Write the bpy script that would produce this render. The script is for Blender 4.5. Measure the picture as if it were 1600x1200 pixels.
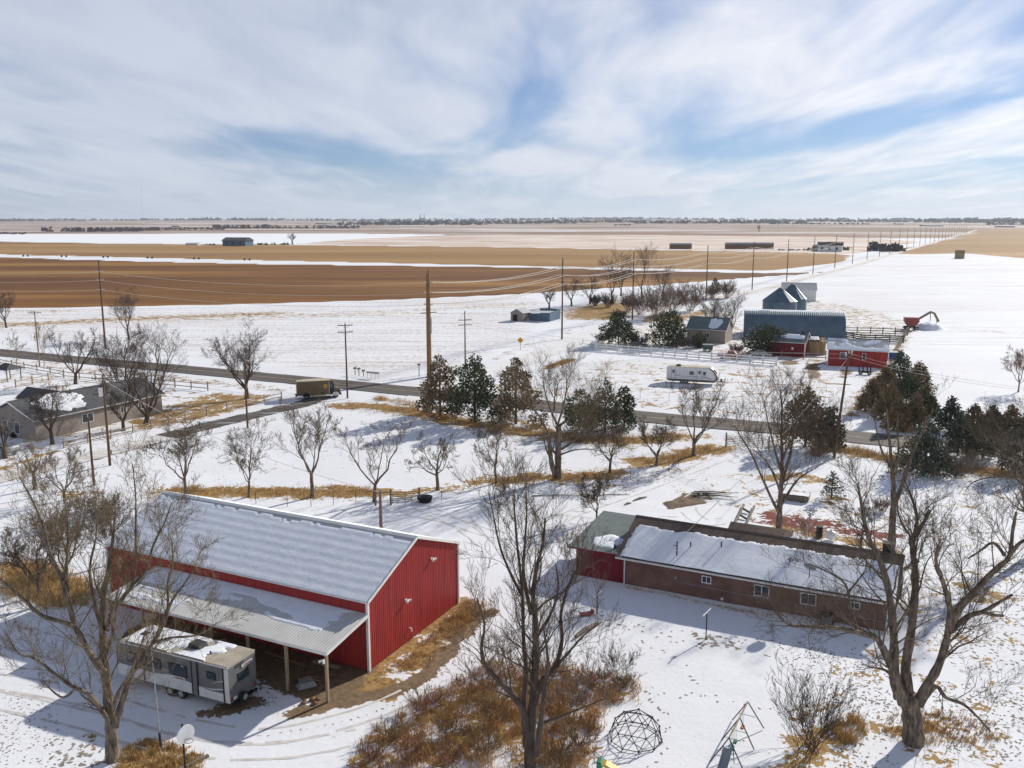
import bpy, bmesh, math, random
import numpy as np
from mathutils import Vector, Matrix, noise as mnoise

for o in list(bpy.data.objects): bpy.data.objects.remove(o)
SC = bpy.context.scene
COL = SC.collection
R = math.radians

# ---------------------------------------------------------------- camera
H = 30.0; F = 1400.0; PITCH = math.atan(257/1400)
cam = bpy.data.cameras.new('camera'); camo = bpy.data.objects.new('camera', cam); COL.objects.link(camo)
cam.sensor_fit = 'HORIZONTAL'; cam.sensor_width = 36; cam.lens = 36*F/1600
cam.clip_start = 0.5; cam.clip_end = 60000
camo.location = (0, 0, H); camo.rotation_euler = (math.pi/2-PITCH, 0, 0)
SC.camera = camo
SC.render.resolution_x = 1024; SC.render.resolution_y = 768
SC.view_settings.view_transform = 'Standard'; SC.view_settings.look = 'None'
SC.view_settings.gamma = 1; SC.view_settings.use_curve_mapping = False
SC.view_settings.exposure = 0.2

# ---------------------------------------------------------------- sun and sky
SUN_EL = R(27.0); SUN_AZ = R(45.0)                 # azimuth clockwise from +Y
SDIR = Vector((math.cos(SUN_EL)*math.sin(SUN_AZ), math.cos(SUN_EL)*math.cos(SUN_AZ), math.sin(SUN_EL)))
sl = bpy.data.lights.new('sun', 'SUN'); slo = bpy.data.objects.new('sun', sl); COL.objects.link(slo)
sl.energy = 5.0; sl.angle = R(0.9); sl.color = (1.0, 0.94, 0.84)
slo.rotation_euler = SDIR.to_track_quat('Z', 'Y').to_euler(); slo.location = (60, 60, 90)
W = bpy.data.worlds.new('World'); SC.world = W; W.use_nodes = True
ROTC = -64; LOCC = (0.9, 2.3, 0)
def build_world():
    nt = W.node_tree; N = nt.nodes; L = nt.links; N.clear()
    out = N.new('ShaderNodeOutputWorld'); bg = N.new('ShaderNodeBackground'); bg.inputs['Strength'].default_value = 0.1
    L.new(bg.outputs[0], out.inputs[0])
    sky = N.new('ShaderNodeTexSky'); sky.sky_type = 'NISHITA'; sky.sun_disc = False
    sky.sun_elevation = SUN_EL; sky.sun_rotation = SUN_AZ; sky.altitude = 1500; sky.dust_density = 0.6; sky.ozone_density = 2.0
    tc = N.new('ShaderNodeTexCoord')
    def math_(op, a, b=None, clamp=False):
        n = N.new('ShaderNodeMath'); n.operation = op; n.use_clamp = clamp
        for i, v in enumerate((a, b)):
            if v is None: continue
            if isinstance(v, (int, float)): n.inputs[i].default_value = v
            else: L.new(v, n.inputs[i])
        return n.outputs[0]
    nrm = N.new('ShaderNodeVectorMath'); nrm.operation = 'NORMALIZE'; L.new(tc.outputs['Generated'], nrm.inputs[0])
    sep = N.new('ShaderNodeSeparateXYZ'); L.new(nrm.outputs[0], sep.inputs[0])
    z = math_('MAXIMUM', sep.outputs['Z'], 0.0)
    # cloud sheet seen on a plane overhead (curved down towards the horizon)
    zz = math_('ADD', z, 0.085)
    px = math_('DIVIDE', sep.outputs['X'], zz); py = math_('DIVIDE', sep.outputs['Y'], zz)
    cmb = N.new('ShaderNodeCombineXYZ'); L.new(px, cmb.inputs[0]); L.new(py, cmb.inputs[1])
    def clouds(rot, sc, loc, scale, detail, rough, dist):
        m = N.new('ShaderNodeMapping'); m.inputs['Rotation'].default_value = (0, 0, R(rot)); m.inputs['Scale'].default_value = sc; m.inputs['Location'].default_value = loc
        L.new(cmb.outputs[0], m.inputs[0])
        t = N.new('ShaderNodeTexNoise'); t.inputs['Scale'].default_value = scale; t.inputs['Detail'].default_value = detail
        t.inputs['Roughness'].default_value = rough; t.inputs['Distortion'].default_value = dist
        L.new(m.outputs[0], t.inputs['Vector']); return t.outputs['Fac']
    big = clouds(ROTC, (1.0, 0.45, 1), LOCC, 0.75, 4, 0.48, 0.6)
    fine = clouds(ROTC-6, (1.2, 0.36, 1), (5.3, 1.2, 0), 2.0, 4, 0.55, 0.6)
    f = math_('ADD', math_('MULTIPLY', big, 0.76), math_('MULTIPLY', fine, 0.24))
    sx = N.new('ShaderNodeVectorMath'); sx.operation = 'DOT_PRODUCT'; L.new(nrm.outputs[0], sx.inputs[0]); sx.inputs[1].default_value = SDIR
    prox = math_('MAXIMUM', sx.outputs['Value'], 0.0)
    f = math_('ADD', f, math_('MULTIPLY', math_('SUBTRACT', 0.72, prox), 0.20))   # a fuller veil away from the sun
    cr = N.new('ShaderNodeValToRGB'); cr.color_ramp.elements[0].position = 0.345; cr.color_ramp.elements[1].position = 0.60
    cr.color_ramp.interpolation = 'EASE'
    L.new(f, cr.inputs[0])
    low = math_('POWER', math_('SUBTRACT', 1.0, math_('MINIMUM', math_('MULTIPLY', z, 9.0), 1.0)), 2.0)   # clouds merge into haze at the horizon
    cov = math_('MAXIMUM', math_('ADD', math_('MULTIPLY', cr.outputs[0], 0.80), 0.18), math_('MULTIPLY', low, 0.92))
    cov = math_('MULTIPLY', cov, math_('SUBTRACT', 1.0, math_('MULTIPLY', z, 0.80)))   # cloud cover thinned towards the unseen zenith to lower the sky's fill light
    # cloud brightness: pale lavender veil, whiter towards the sun
    glow = math_('POWER', prox, 5.0)
    cmix = N.new('ShaderNodeMix'); cmix.data_type = 'RGBA'; L.new(glow, cmix.inputs['Factor'])
    cmix.inputs['A'].default_value = (5.9, 6.3, 7.2, 1); cmix.inputs['B'].default_value = (13.5, 12.7, 11.9, 1)
    dk = N.new('ShaderNodeMix'); dk.data_type = 'RGBA'; dk.blend_type = 'MULTIPLY'; dk.inputs['Factor'].default_value = 1.0
    L.new(cmix.outputs['Result'], dk.inputs['A'])
    cr2 = N.new('ShaderNodeValToRGB'); cr2.color_ramp.elements[0].position = 0.34; cr2.color_ramp.elements[0].color = (0.84, 0.86, 0.90, 1)
    cr2.color_ramp.elements[1].position = 0.62; cr2.color_ramp.elements[1].color = (1, 1, 1, 1)
    L.new(fine, cr2.inputs[0]); L.new(cr2.outputs[0], dk.inputs['B'])
    # the blue between the clouds
    blue = N.new('ShaderNodeMix'); blue.data_type = 'RGBA'; blue.blend_type = 'MULTIPLY'; blue.inputs['Factor'].default_value = 1.0
    L.new(sky.outputs[0], blue.inputs['A']); blue.inputs['B'].default_value = (0.25, 0.44, 0.68, 1)
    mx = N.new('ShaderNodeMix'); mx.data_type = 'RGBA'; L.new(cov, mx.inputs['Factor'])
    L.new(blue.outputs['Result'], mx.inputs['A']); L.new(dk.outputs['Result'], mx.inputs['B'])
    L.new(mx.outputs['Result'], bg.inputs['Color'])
build_world()

# ---------------------------------------------------------------- pixel -> place
_c, _s = math.cos(PITCH), math.sin(PITCH)
def ray(px, py):
    u = (px-800)/F; v = (600-py)/F
    return Vector((u, _c+v*_s, -_s+v*_c))
def G(px, py, z=0.0):
    d = ray(px, py); t = (z-H)/d.z
    return Vector((d.x*t, d.y*t, z))
def PY(px, py, Y):
    d = ray(px, py); t = Y/d.y
    return Vector((d.x*t, Y, H+d.z*t))
def hgt(px, py, ptop):
    b = G(px, py); return PY(px, ptop, b.y).z
GRID = R(-26.5)
U = Vector((math.cos(GRID), math.sin(GRID), 0)); V = Vector((-U.y, U.x, 0))
DIN = GRID

# ---------------------------------------------------------------- materials
MATS = {}
def mat(name, col, rough=0.7, col2=None, scale=4.0, detail=5, metal=0.0, bump=0.0, bscale=None, stretch=(1, 1, 1), spec=0.3, rng=(0.35, 0.65), coord='Object'):
    if name in MATS: return MATS[name]
    m = bpy.data.materials.new(name); m.use_nodes = True; nt = m.node_tree; N = nt.nodes; L = nt.links
    b = N['Principled BSDF']; b.inputs['Roughness'].default_value = rough; b.inputs['Metallic'].default_value = metal
    b.inputs['Specular IOR Level'].default_value = spec
    tc = N.new('ShaderNodeTexCoord'); mp = N.new('ShaderNodeMapping'); mp.inputs['Scale'].default_value = stretch
    L.new(tc.outputs[coord], mp.inputs[0])
    if col2 is None: col2 = tuple(c*0.8 for c in col)
    t = N.new('ShaderNodeTexNoise'); t.inputs['Scale'].default_value = scale; t.inputs['Detail'].default_value = detail
    L.new(mp.outputs[0], t.inputs['Vector'])
    r = N.new('ShaderNodeValToRGB'); r.color_ramp.elements[0].position = rng[0]; r.color_ramp.elements[1].position = rng[1]
    r.color_ramp.elements[0].color = (*col2, 1); r.color_ramp.elements[1].color = (*col, 1)
    L.new(t.outputs['Fac'], r.inputs[0]); L.new(r.outputs[0], b.inputs['Base Color'])
    if bump:
        t2 = N.new('ShaderNodeTexNoise'); t2.inputs['Scale'].default_value = bscale or scale*3; t2.inputs['Detail'].default_value = 4
        L.new(mp.outputs[0], t2.inputs['Vector'])
        bp = N.new('ShaderNodeBump'); bp.inputs['Strength'].default_value = bump; bp.inputs['Distance'].default_value = 0.05
        L.new(t2.outputs['Fac'], bp.inputs['Height']); L.new(bp.outputs[0], b.inputs['Normal'])
    MATS[name] = m; return m

M = {}
M['snow'] = mat('snow', (0.80, 0.82, 0.85), 0.75, (0.72, 0.75, 0.80), 1.2, 6, bump=0.35, bscale=3.0)
M['bark'] = mat('bark', (0.2376, 0.1872, 0.1368), 0.9, (0.0828, 0.0612, 0.0468), 5.0, 6, bump=1.0, bscale=11, stretch=(1, 1, 0.28), rng=(0.38, 0.62))
M['bark_dark'] = mat('bark_dark', (0.1125, 0.0825, 0.06375), 0.9, (0.06375, 0.045, 0.036), 3.0, 6, bump=0.6, bscale=12, stretch=(1, 1, 0.35))
M['twig'] = mat('twig', (0.165, 0.1254, 0.0825), 0.9, (0.099, 0.0726, 0.0495), 0.8, 4)
M['twig_dark'] = mat('twig_dark', (0.104, 0.0704, 0.0544), 0.9, (0.064, 0.044, 0.036), 0.8, 4)
M['twig_gold'] = mat('twig_gold', (0.2046, 0.1519, 0.0806), 0.9, (0.1178, 0.0837, 0.0465), 0.8, 4)
M['twig_red'] = mat('twig_red', (0.255, 0.1312, 0.075), 0.9, (0.15, 0.07875, 0.04875), 0.8, 4)
M['brush_brown'] = mat('brush_brown', (0.25, 0.175, 0.12), 0.9, (0.14, 0.095, 0.07), 0.25, 5)
M['needle'] = mat('needle', (0.1148, 0.1275, 0.06375), 0.8, (0.051, 0.0663, 0.0357), 0.9, 4)
M['needle_rust'] = mat('needle_rust', (0.30, 0.20, 0.105), 0.8, (0.10, 0.10, 0.055), 0.7, 4)
M['needle_blue'] = mat('needle_blue', (0.1148, 0.1318, 0.08925), 0.8, (0.05525, 0.0697, 0.051), 0.8, 4)
M['dry_grass'] = mat('dry_grass', (0.58, 0.41, 0.19), 0.9, (0.40, 0.25, 0.10), 0.6, 5, coord='Object')
M['weed'] = mat('weed', (0.56, 0.33, 0.15), 0.9, (0.36, 0.19, 0.085), 0.7, 5)
M['red_metal'] = mat('red_metal', (0.36, 0.038, 0.033), 0.5, (0.255, 0.027, 0.025), 1.0, 6, spec=0.25, stretch=(2.2, 2.2, 0.22), rng=(0.3, 0.62))
M['red_wood'] = mat('red_wood', (0.17, 0.012, 0.022), 0.6, (0.135, 0.010, 0.018), 1.0, 4)
M['white_paint'] = mat('white_paint', (0.78, 0.77, 0.74), 0.5, (0.68, 0.67, 0.64), 2.0)
M['roof_metal'] = mat('roof_metal', (0.56, 0.555, 0.53), 0.45, (0.49, 0.485, 0.465), 0.8, 4, spec=0.3)
M['roof_green'] = mat('roof_green', (0.155, 0.185, 0.175), 0.6, (0.115, 0.145, 0.14), 0.8, 5, stretch=(1, 3, 1))
M['shingle_brown'] = mat('shingle_brown', (0.145, 0.105, 0.085), 0.9, (0.095, 0.068, 0.055), 5, 5)
M['shingle_grey'] = mat('shingle_grey', (0.105, 0.108, 0.108), 0.9, (0.07, 0.073, 0.075), 3, 5)
M['wood'] = mat('wood', (0.36, 0.27, 0.17), 0.8, (0.24, 0.175, 0.11), 2.0, 5, stretch=(4, 4, 0.6))
M['wood_grey'] = mat('wood_grey', (0.24, 0.20, 0.155), 0.85, (0.15, 0.125, 0.10), 2.0, 5, stretch=(4, 4, 0.6))
M['pole_wood'] = mat('pole_wood', (0.15, 0.09375, 0.05625), 0.85, (0.09, 0.054, 0.03375), 1.2, 5, stretch=(5, 5, 0.5))
M['pole_new'] = mat('pole_new', (0.33, 0.19, 0.085), 0.85, (0.22, 0.12, 0.055), 1.2, 5, stretch=(5, 5, 0.5))
M['galv'] = mat('galv', (0.36, 0.38, 0.39), 0.5, (0.27, 0.29, 0.30), 2, metal=0.3)
M['dark_metal'] = mat('dark_metal', (0.045, 0.047, 0.05), 0.5, (0.03, 0.03, 0.033), 2)
M['black'] = mat('black', (0.018, 0.018, 0.02), 0.6, (0.011, 0.011, 0.012), 3)
M['rubber'] = mat('rubber', (0.02, 0.02, 0.021), 0.85, (0.013, 0.013, 0.013), 5)
M['glass'] = mat('glass', (0.035, 0.05, 0.065), 0.08, (0.02, 0.03, 0.04), 1.5, spec=0.8)
M['wire'] = mat('wire', (0.62, 0.56, 0.47), 0.45, (0.52, 0.47, 0.40), 1.0, metal=0.1)
M['asphalt'] = None

# ---------------------------------------------------------------- mesh helpers
def perp(d):
    a = d.orthogonal().normalized(); return a, d.cross(a).normalized()
class MB:
    def __init__(s): s.v = []; s.f = []
    def quad(s, a, b, c, d):
        n = len(s.v); s.v += [tuple(a), tuple(b), tuple(c), tuple(d)]; s.f.append((n, n+1, n+2, n+3)); return s
    def poly(s, pts):
        n = len(s.v); s.v += [tuple(p) for p in pts]; s.f.append(tuple(range(n, n+len(pts)))); return s
    def tri(s, a, b, c):
        n = len(s.v); s.v += [tuple(a), tuple(b), tuple(c)]; s.f.append((n, n+1, n+2)); return s
    def box(s, x0, y0, z0, x1, y1, z1, ch=0.0, rz=0.0, piv=None):
        if ch <= 0:
            P = [(x0, y0, z0), (x1, y0, z0), (x1, y1, z0), (x0, y1, z0), (x0, y0, z1), (x1, y0, z1), (x1, y1, z1), (x0, y1, z1)]
            Fc = [(0, 3, 2, 1), (4, 5, 6, 7), (0, 1, 5, 4), (1, 2, 6, 5), (2, 3, 7, 6), (3, 0, 4, 7)]
        else:
            P = []; Fc = []
            for (z, i) in ((z0, ch), (z0+ch, 0), (z1-ch, 0), (z1, ch)):
                P += [(x0+i, y0+i, z), (x1-i, y0+i, z), (x1-i, y1-i, z), (x0+i, y1-i, z)]
            for k in range(3):
                for j in range(4): a = k*4+j; b = k*4+(j+1) % 4; Fc.append((a, b, b+4, a+4))
            Fc.append((3, 2, 1, 0)); Fc.append((12, 13, 14, 15))
        if rz:
            cx, cy = piv or ((x0+x1)/2, (y0+y1)/2); c_, s_ = math.cos(rz), math.sin(rz)
            P = [(cx+(x-cx)*c_-(y-cy)*s_, cy+(x-cx)*s_+(y-cy)*c_, z) for x, y, z in P]
        n = len(s.v); s.v += P; s.f += [tuple(i+n for i in f) for f in Fc]; return s
    def bar(s, a, b, w, h=None, up=(0, 0, 1)):
        a = Vector(a); b = Vector(b); h = h or w; d = (b-a).normalized(); upv = Vector(up)
        x = d.cross(upv)
        if x.length < 1e-4: x = d.orthogonal()
        x.normalize(); y = x.cross(d)
        P = [a+x*sx*w/2+y*sy*h/2 for sx, sy in ((-1, -1), (1, -1), (1, 1), (-1, 1))] + [b+x*sx*w/2+y*sy*h/2 for sx, sy in ((-1, -1), (1, -1), (1, 1), (-1, 1))]
        n = len(s.v); s.v += [tuple(p) for p in P]
        s.f += [tuple(i+n for i in f) for f in ((3, 2, 1, 0), (4, 5, 6, 7), (0, 1, 5, 4), (1, 2, 6, 5), (2, 3, 7, 6), (3, 0, 4, 7))]; return s
    def tube(s, pts, rad, sides=6, cap=True):
        pts = [Vector(p) for p in pts]; k = len(pts)
        if not hasattr(rad, '__len__'): rad = [rad]*k
        n = len(s.v); a = None
        for i in range(k):
            d = (pts[min(i+1, k-1)]-pts[max(i-1, 0)])
            if d.length < 1e-6: d = Vector((0, 0, 1))
            d.normalize()
            if a is None: a = d.orthogonal().normalized()
            else:
                a = a-d*a.dot(d)
                a = a.normalized() if a.length > 1e-5 else d.orthogonal().normalized()
            b = d.cross(a); p = pts[i]; r = rad[i]
            for j in range(sides):
                t = 2*math.pi*j/sides; q = p+a*(r*math.cos(t))+b*(r*math.sin(t)); s.v.append((q.x, q.y, q.z))
        for i in range(k-1):
            o = n+i*sides
            for j in range(sides):
                j2 = (j+1) % sides; s.f.append((o+j, o+j2, o+sides+j2, o+sides+j))
        if cap and sides > 3:
            s.f.append(tuple(n+j for j in reversed(range(sides)))); o = n+(k-1)*sides; s.f.append(tuple(o+j for j in range(sides)))
        return s
    def cyl(s, x, y, z0, z1, r0, r1=None, sides=12):
        return s.tube([(x, y, z0), (x, y, z1)], [r0, r0 if r1 is None else r1], sides)
    def disc(s, c, nrm, r, th, sides=14):
        c = Vector(c); nrm = Vector(nrm).normalized(); return s.tube([c-nrm*th/2, c+nrm*th/2], r, sides)
    def prism(s, prof, axis_a, axis_b, ext, origin=(0, 0, 0)):
        # polygon prof [(a,b)] in plane (axis_a, axis_b), extruded by vector ext
        A = Vector(axis_a); B = Vector(axis_b); E = Vector(ext); O = Vector(origin); n = len(s.v); k = len(prof)
        s.v += [tuple(O+A*a+B*b) for a, b in prof]+[tuple(O+A*a+B*b+E) for a, b in prof]
        s.f.append(tuple(n+i for i in reversed(range(k)))); s.f.append(tuple(n+k+i for i in range(k)))
        for i in range(k): j = (i+1) % k; s.f.append((n+i, n+j, n+k+j, n+k+i))
        return s
    def add(s, o):
        n = len(s.v); s.v += o.v; s.f += [tuple(i+n for i in f) for f in o.f]; return s
    def mesh(s, name):
        m = bpy.data.meshes.new(name); m.from_pydata(s.v, [], s.f); m.update(); return m
    def build(s, name, material, parent=None, smooth=False, label=None, recalc=True):
        m = s.mesh(name)
        if recalc and len(s.f) < 4000:
            bm = bmesh.new(); bm.from_mesh(m); bmesh.ops.recalc_face_normals(bm, faces=bm.faces); bm.to_mesh(m); bm.free()
        if smooth:
            m.polygons.foreach_set('use_smooth', [True]*len(m.polygons))
        return obj(name, m, material, parent, label)
def obj(name, me, material, parent=None, label=None):
    o = bpy.data.objects.new(name, me); COL.objects.link(o)
    if material is not None and not me.materials: me.materials.append(M[material] if isinstance(material, str) else material)
    if parent is not None: o.parent = parent
    if label: o['label'] = label
    return o
LABELS = {}
def tag(o, label, cat, group=None, kind=None):
    o['label'] = label; o['category'] = cat
    if group: o['group'] = group
    if kind: o['kind'] = kind
    return o
def thing(name, label, cat, loc=(0, 0, 0), rz=0.0, group=None):
    o = bpy.data.objects.new(name, None); COL.objects.link(o); o.empty_display_size = 0.3
    o.location = loc; o.rotation_euler = (0, 0, rz); return tag(o, label, cat, group)
def copy_tree(o, parent=None):
    c = o.copy(); COL.objects.link(c); c.parent = parent
    for ch in list(o.children): copy_tree(ch, c)
    return c
def struct(name, mb, material, smooth=False):
    o = mb.build(name, material, smooth=smooth, recalc=False); o['kind'] = 'structure'; return o
# ================================================================ GROUND
def axis(lo, hi, step, far_lo, far_hi, gr):
    c = list(np.arange(lo, hi+1e-6, step)); d = step; x = hi
    up = []
    while x < far_hi: d *= gr; x += d; up.append(x)
    dn = []; d = step; x = lo
    while x > far_lo: d *= gr; x -= d; dn.append(x)
    return np.array(dn[::-1]+c+up)
gx = axis(-68, 68, 0.8, -14000, 14000, 1.075)
gy = axis(42, 160, 0.75, -400, 20000, 1.028)
GX, GY = np.meshgrid(gx, gy)
def seg_dist(P, X=None, Y=None):
    X = GX if X is None else X; Y = GY if Y is None else Y
    best = np.full(X.shape, 1e9)
    for (a, b) in zip(P[:-1], P[1:]):
        dx, dy = b[0]-a[0], b[1]-a[1]; l2 = dx*dx+dy*dy+1e-9
        t = np.clip(((X-a[0])*dx+(Y-a[1])*dy)/l2, 0, 1)
        best = np.minimum(best, np.hypot(X-a[0]-t*dx, Y-a[1]-t*dy))
    return best
def inside(P, X=None, Y=None):
    X = GX if X is None else X; Y = GY if Y is None else Y
    r = np.zeros(X.shape, bool); n = len(P)
    for i in range(n):
        x1, y1 = P[i][0], P[i][1]; x2, y2 = P[(i+1) % n][0], P[(i+1) % n][1]
        c = ((y1 > Y) != (y2 > Y)); xi = (x2-x1)*(Y-y1)/(y2-y1+1e-12)+x1
        r ^= c & (X < xi)
    return r
def gp(pts): return [tuple(G(x, y)[:2]) for x, y in pts]
def line_mask(pts, hw, soft=0.6):
    soft = soft*2.0
    return np.clip((hw-seg_dist(gp(pts)))/soft+0.5, 0, 1)
def poly_mask(pts, soft=1.0):
    soft = soft*2.2 if soft < 3 else soft
    P = gp(pts); d = seg_dist(P+[P[0]]); s = np.where(inside(P), d, -d)
    return np.clip(s/soft+0.5, 0, 1)
HWY = [(-420, 514), (-200, 533), (-60, 545), (75, 558), (200, 569), (325, 580.5), (437, 591), (540, 601), (650, 612), (800, 628), (995, 650), (1200, 668), (1312, 680), (1425, 691), (1562, 704), (1700, 717), (1900, 736)]
HWYW = gp(HWY)
LANE = [(505, 618), (470, 632), (420, 643), (330, 664), (200, 698), (100, 723), (0, 747), (-150, 785)]
LANEW = gp(LANE)
CTY = [(640, 632), (740, 590), (850, 551), (960, 507), (1060, 475), (1180, 455), (1262, 434), (1340, 413.5), (1420, 389.5), (1490, 369.5), (1535, 357)]
CTYW = gp(CTY)
def mx(*a):
    r = a[0]
    for b in a[1:]: r = np.maximum(r, b)
    return r
# dry grass showing through the snow
grass = np.full(GX.shape, 0.06)
near = (GY < 175) & (np.abs(GX) < 75)
grass = mx(grass,
    line_mask([(262, 767), (330, 768), (420, 769), (500, 770), (590, 768)], 2.2, 2)*0.95,
    line_mask([(590, 768), (640, 772), (684, 763), (745, 755), (790, 752)], 1.2, 1.6)*0.85,
    line_mask([(780, 751), (830, 746), (880, 747), (960, 741)], 2.2, 2.4)*0.95,
    line_mask([(1000, 722), (1040, 720), (1085, 707), (1120, 700)], 2.4, 2.2)*0.95,
    line_mask([(530, 634), (590, 634), (640, 643), (700, 655), (800, 672), (900, 685), (990, 690), (1060, 680)], 2.6, 2.4)*0.9,
    line_mask([(590, 622), (640, 632), (700, 640)], 1.6, 1.8)*0.7,
    line_mask([(1305, 700), (1360, 712), (1420, 722), (1520, 735), (1600, 740)], 2.4, 2)*0.85,
    poly_mask([(530, 1210), (560, 1150), (640, 1095), (715, 1060), (770, 1030), (880, 1040), (960, 1050), (1008, 1075), (1000, 1098), (958, 1108), (935, 1150), (925, 1215)], 1.6)*0.52,
    poly_mask([(592, 1052), (650, 1010), (727, 938), (742, 935), (748, 975), (712, 1000), (665, 1045), (640, 1050)], 1.0)*0.95,
    line_mask([(588, 1046), (660, 988), (724, 938)], 0.9, 0.8)*0.9,
    poly_mask([(420, 1062), (470, 1045), (575, 1046), (615, 1055), (655, 1068), (640, 1085), (560, 1105), (515, 1103), (460, 1085)], 0.8)*0.95,
    poly_mask([(190, 1170), (232, 1152), (280, 1166), (318, 1182), (310, 1215), (175, 1215)], 0.8)*0.95,
    poly_mask([(0, 880), (60, 875), (135, 905), (140, 945), (80, 950), (0, 930)], 1.2)*0.9,
    line_mask([(60, 765), (110, 775), (150, 770)], 1.2, 1.4)*0.6,
    poly_mask([(1430, 900), (1520, 890), (1610, 905), (1610, 1000), (1540, 965), (1460, 930)], 2.4)*0.50,
    poly_mask([(1375, 1130), (1400, 1105), (1480, 1110), (1560, 1130), (1570, 1165), (1450, 1165), (1380, 1150)], 1.4)*0.60,
    poly_mask([(1280, 1035), (1340, 1045), (1400, 1060), (1395, 1075), (1330, 1065), (1285, 1050)], 0.8)*0.5,
    poly_mask([(1200, 1140), (1300, 1120), (1350, 1160), (1330, 1215), (1170, 1215)], 1.2)*0.6,
    line_mask([(1400, 900), (1430, 880), (1425, 960)], 1.0, 1.2)*0.5,
    poly_mask([(1185, 812), (1250, 818), (1340, 838), (1420, 850), (1400, 868), (1300, 845), (1190, 826)], 1.0)*0.72,
    line_mask([(1195, 748), (1240, 742), (1292, 752)], 1.2, 1.4)*0.9,
    line_mask([(1290, 775), (1325, 778)], 0.6, 0.8)*0.8,
    line_mask([(800, 655), (860, 672)], 1.5, 1.5)*0.7,
    line_mask([(855, 575), (890, 562)], 1.5, 1.2)*0.95,
    poly_mask([(885, 482), (965, 468), (1000, 480), (980, 500), (905, 500), (870, 496)], 14)*0.85,
    poly_mask([(1000, 488), (1060, 492), (1110, 480), (1110, 490), (1060, 505), (1000, 503)], 4)*0.7,
    line_mask([(1148, 585), (1190, 588)], 1.4, 1.4)*0.7,
    line_mask([(960, 618), (1060, 628), (1150, 640), (1260, 650), (1300, 655)], 1.6, 2)*0.42,
    line_mask([(1420, 505), (1395, 560), (1345, 620), (1330, 650)], 1.6, 2)*0.62,
    line_mask([(1430, 512), (1500, 515), (1600, 520), (1700, 523)], 4.0, 5)*0.47,
    line_mask([(1340, 488), (1380, 490)], 3, 3)*0.55,
    poly_mask([(190, 655), (330, 612), (420, 615), (420, 628), (340, 650), (250, 668), (200, 672)], 1.5)*0.66,
    line_mask([(0, 735), (60, 712), (90, 705)], 1.0, 1.2)*0.7,
    line_mask([(0, 590), (140, 583), (320, 610)], 1.2, 1.5)*0.3,
    line_mask([(780, 560), (850, 530), (930, 505)], 2.5, 3)*0.42,
    line_mask([(860, 525), (1000, 478), (1140, 455)], 3, 3)*0.3)
# trampled / speckled yards
speck = mx(poly_mask([(1380, 880), (1610, 850), (1610, 1215), (1180, 1215), (1200, 1110), (1290, 1010), (1380, 1000)], 3)*0.30,
           poly_mask([(950, 970), (1200, 985), (1380, 1050), (1380, 1100), (1200, 1040), (1000, 1000)], 2)*0.10,
           poly_mask([(60, 1115), (175, 1140), (200, 1215), (60, 1215)], 1)*0.22,
           poly_mask([(230, 700), (560, 640), (800, 690), (1000, 720), (880, 748), (590, 765), (260, 762), (60, 770)], 4)*0.12,
           poly_mask([(880, 755), (1000, 730), (1110, 715), (1080, 745), (960, 770), (880, 790)], 2)*0.33,
           poly_mask([(1160, 775), (1280, 765), (1420, 800), (1430, 860), (1300, 838), (1180, 820)], 2)*0.36)
speck = mx(speck, poly_mask([(840, 600), (930, 560), (1200, 572), (1330, 578), (1320, 650), (1000, 622)], 8)*0.36,
           poly_mask([(1080, 545), (1180, 560), (1290, 575), (1400, 560), (1430, 500), (1330, 475), (1250, 470), (1160, 530)], 8)*0.43,
           poly_mask([(-60, 560), (0, 575), (160, 590), (330, 612), (420, 620), (200, 675), (0, 735), (-60, 740)], 5)*0.36,
           poly_mask([(900, 545), (1000, 500), (1160, 480), (1180, 540), (1080, 545)], 8)*0.43,
           poly_mask([(1000, 765), (1150, 735), (1250, 735), (1330, 760), (1300, 800), (1150, 800)], 3)*0.33,
           poly_mask([(1420, 700), (1600, 710), (1600, 860), (1440, 870)], 4)*0.28,
           poly_mask([(640, 600), (880, 620), (1000, 635), (1300, 668), (1300, 662), (900, 610), (700, 590)], 3)*0.43,
           poly_mask([(0, 555), (330, 590), (520, 612), (500, 622), (300, 600), (0, 572)], 3)*0.42,
           poly_mask([(1000, 680), (1300, 700), (1600, 730), (1600, 722), (1300, 692), (1000, 668)], 3)*0.42)
grass = mx(grass, speck)
# bare dirt and wheel tracks
dirt = mx(line_mask([(455, 1112), (540, 1098), (620, 1078), (668, 1052), (705, 1012), (738, 972), (770, 955)], 0.75, 0.5)*0.85,
          poly_mask([(400, 1068), (440, 1045), (575, 1044), (520, 1095), (455, 1086)], 0.8)*0.9,
          poly_mask([(160, 1045), (240, 990), (420, 1045), (420, 1085), (330, 1112), (190, 1060)], 1.2)*0.28,
          line_mask([(330, 1112), (400, 1095)], 1.0, 0.6)*0.7,
          poly_mask([(1040, 790), (1066, 768), (1095, 772), (1075, 790), (1045, 798)], 0.5)*0.9,
          poly_mask([(1258, 568), (1280, 565), (1284, 590), (1262, 592)], 1.2)*0.85,
          poly_mask([(1310, 575), (1335, 580), (1325, 592), (1308, 590)], 1.2)*0.8,
          poly_mask([(1215, 563), (1250, 563), (1250, 570), (1215, 570)], 1.2)*0.75,
          line_mask([(1295, 599), (1325, 600)], 0.8, 0.6)*0.8,
          poly_mask([(1265, 468), (1290, 466), (1270, 478)], 3)*0.7)
CARP = [(-9.65+x*math.cos(R(-26))-y*math.sin(R(-26)), 56.07+x*math.sin(R(-26))+y*math.cos(R(-26))) for x, y in ((0.6, -4.4), (0.3, 1), (-19.6, 1), (-19.6, -4.1))]
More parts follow.
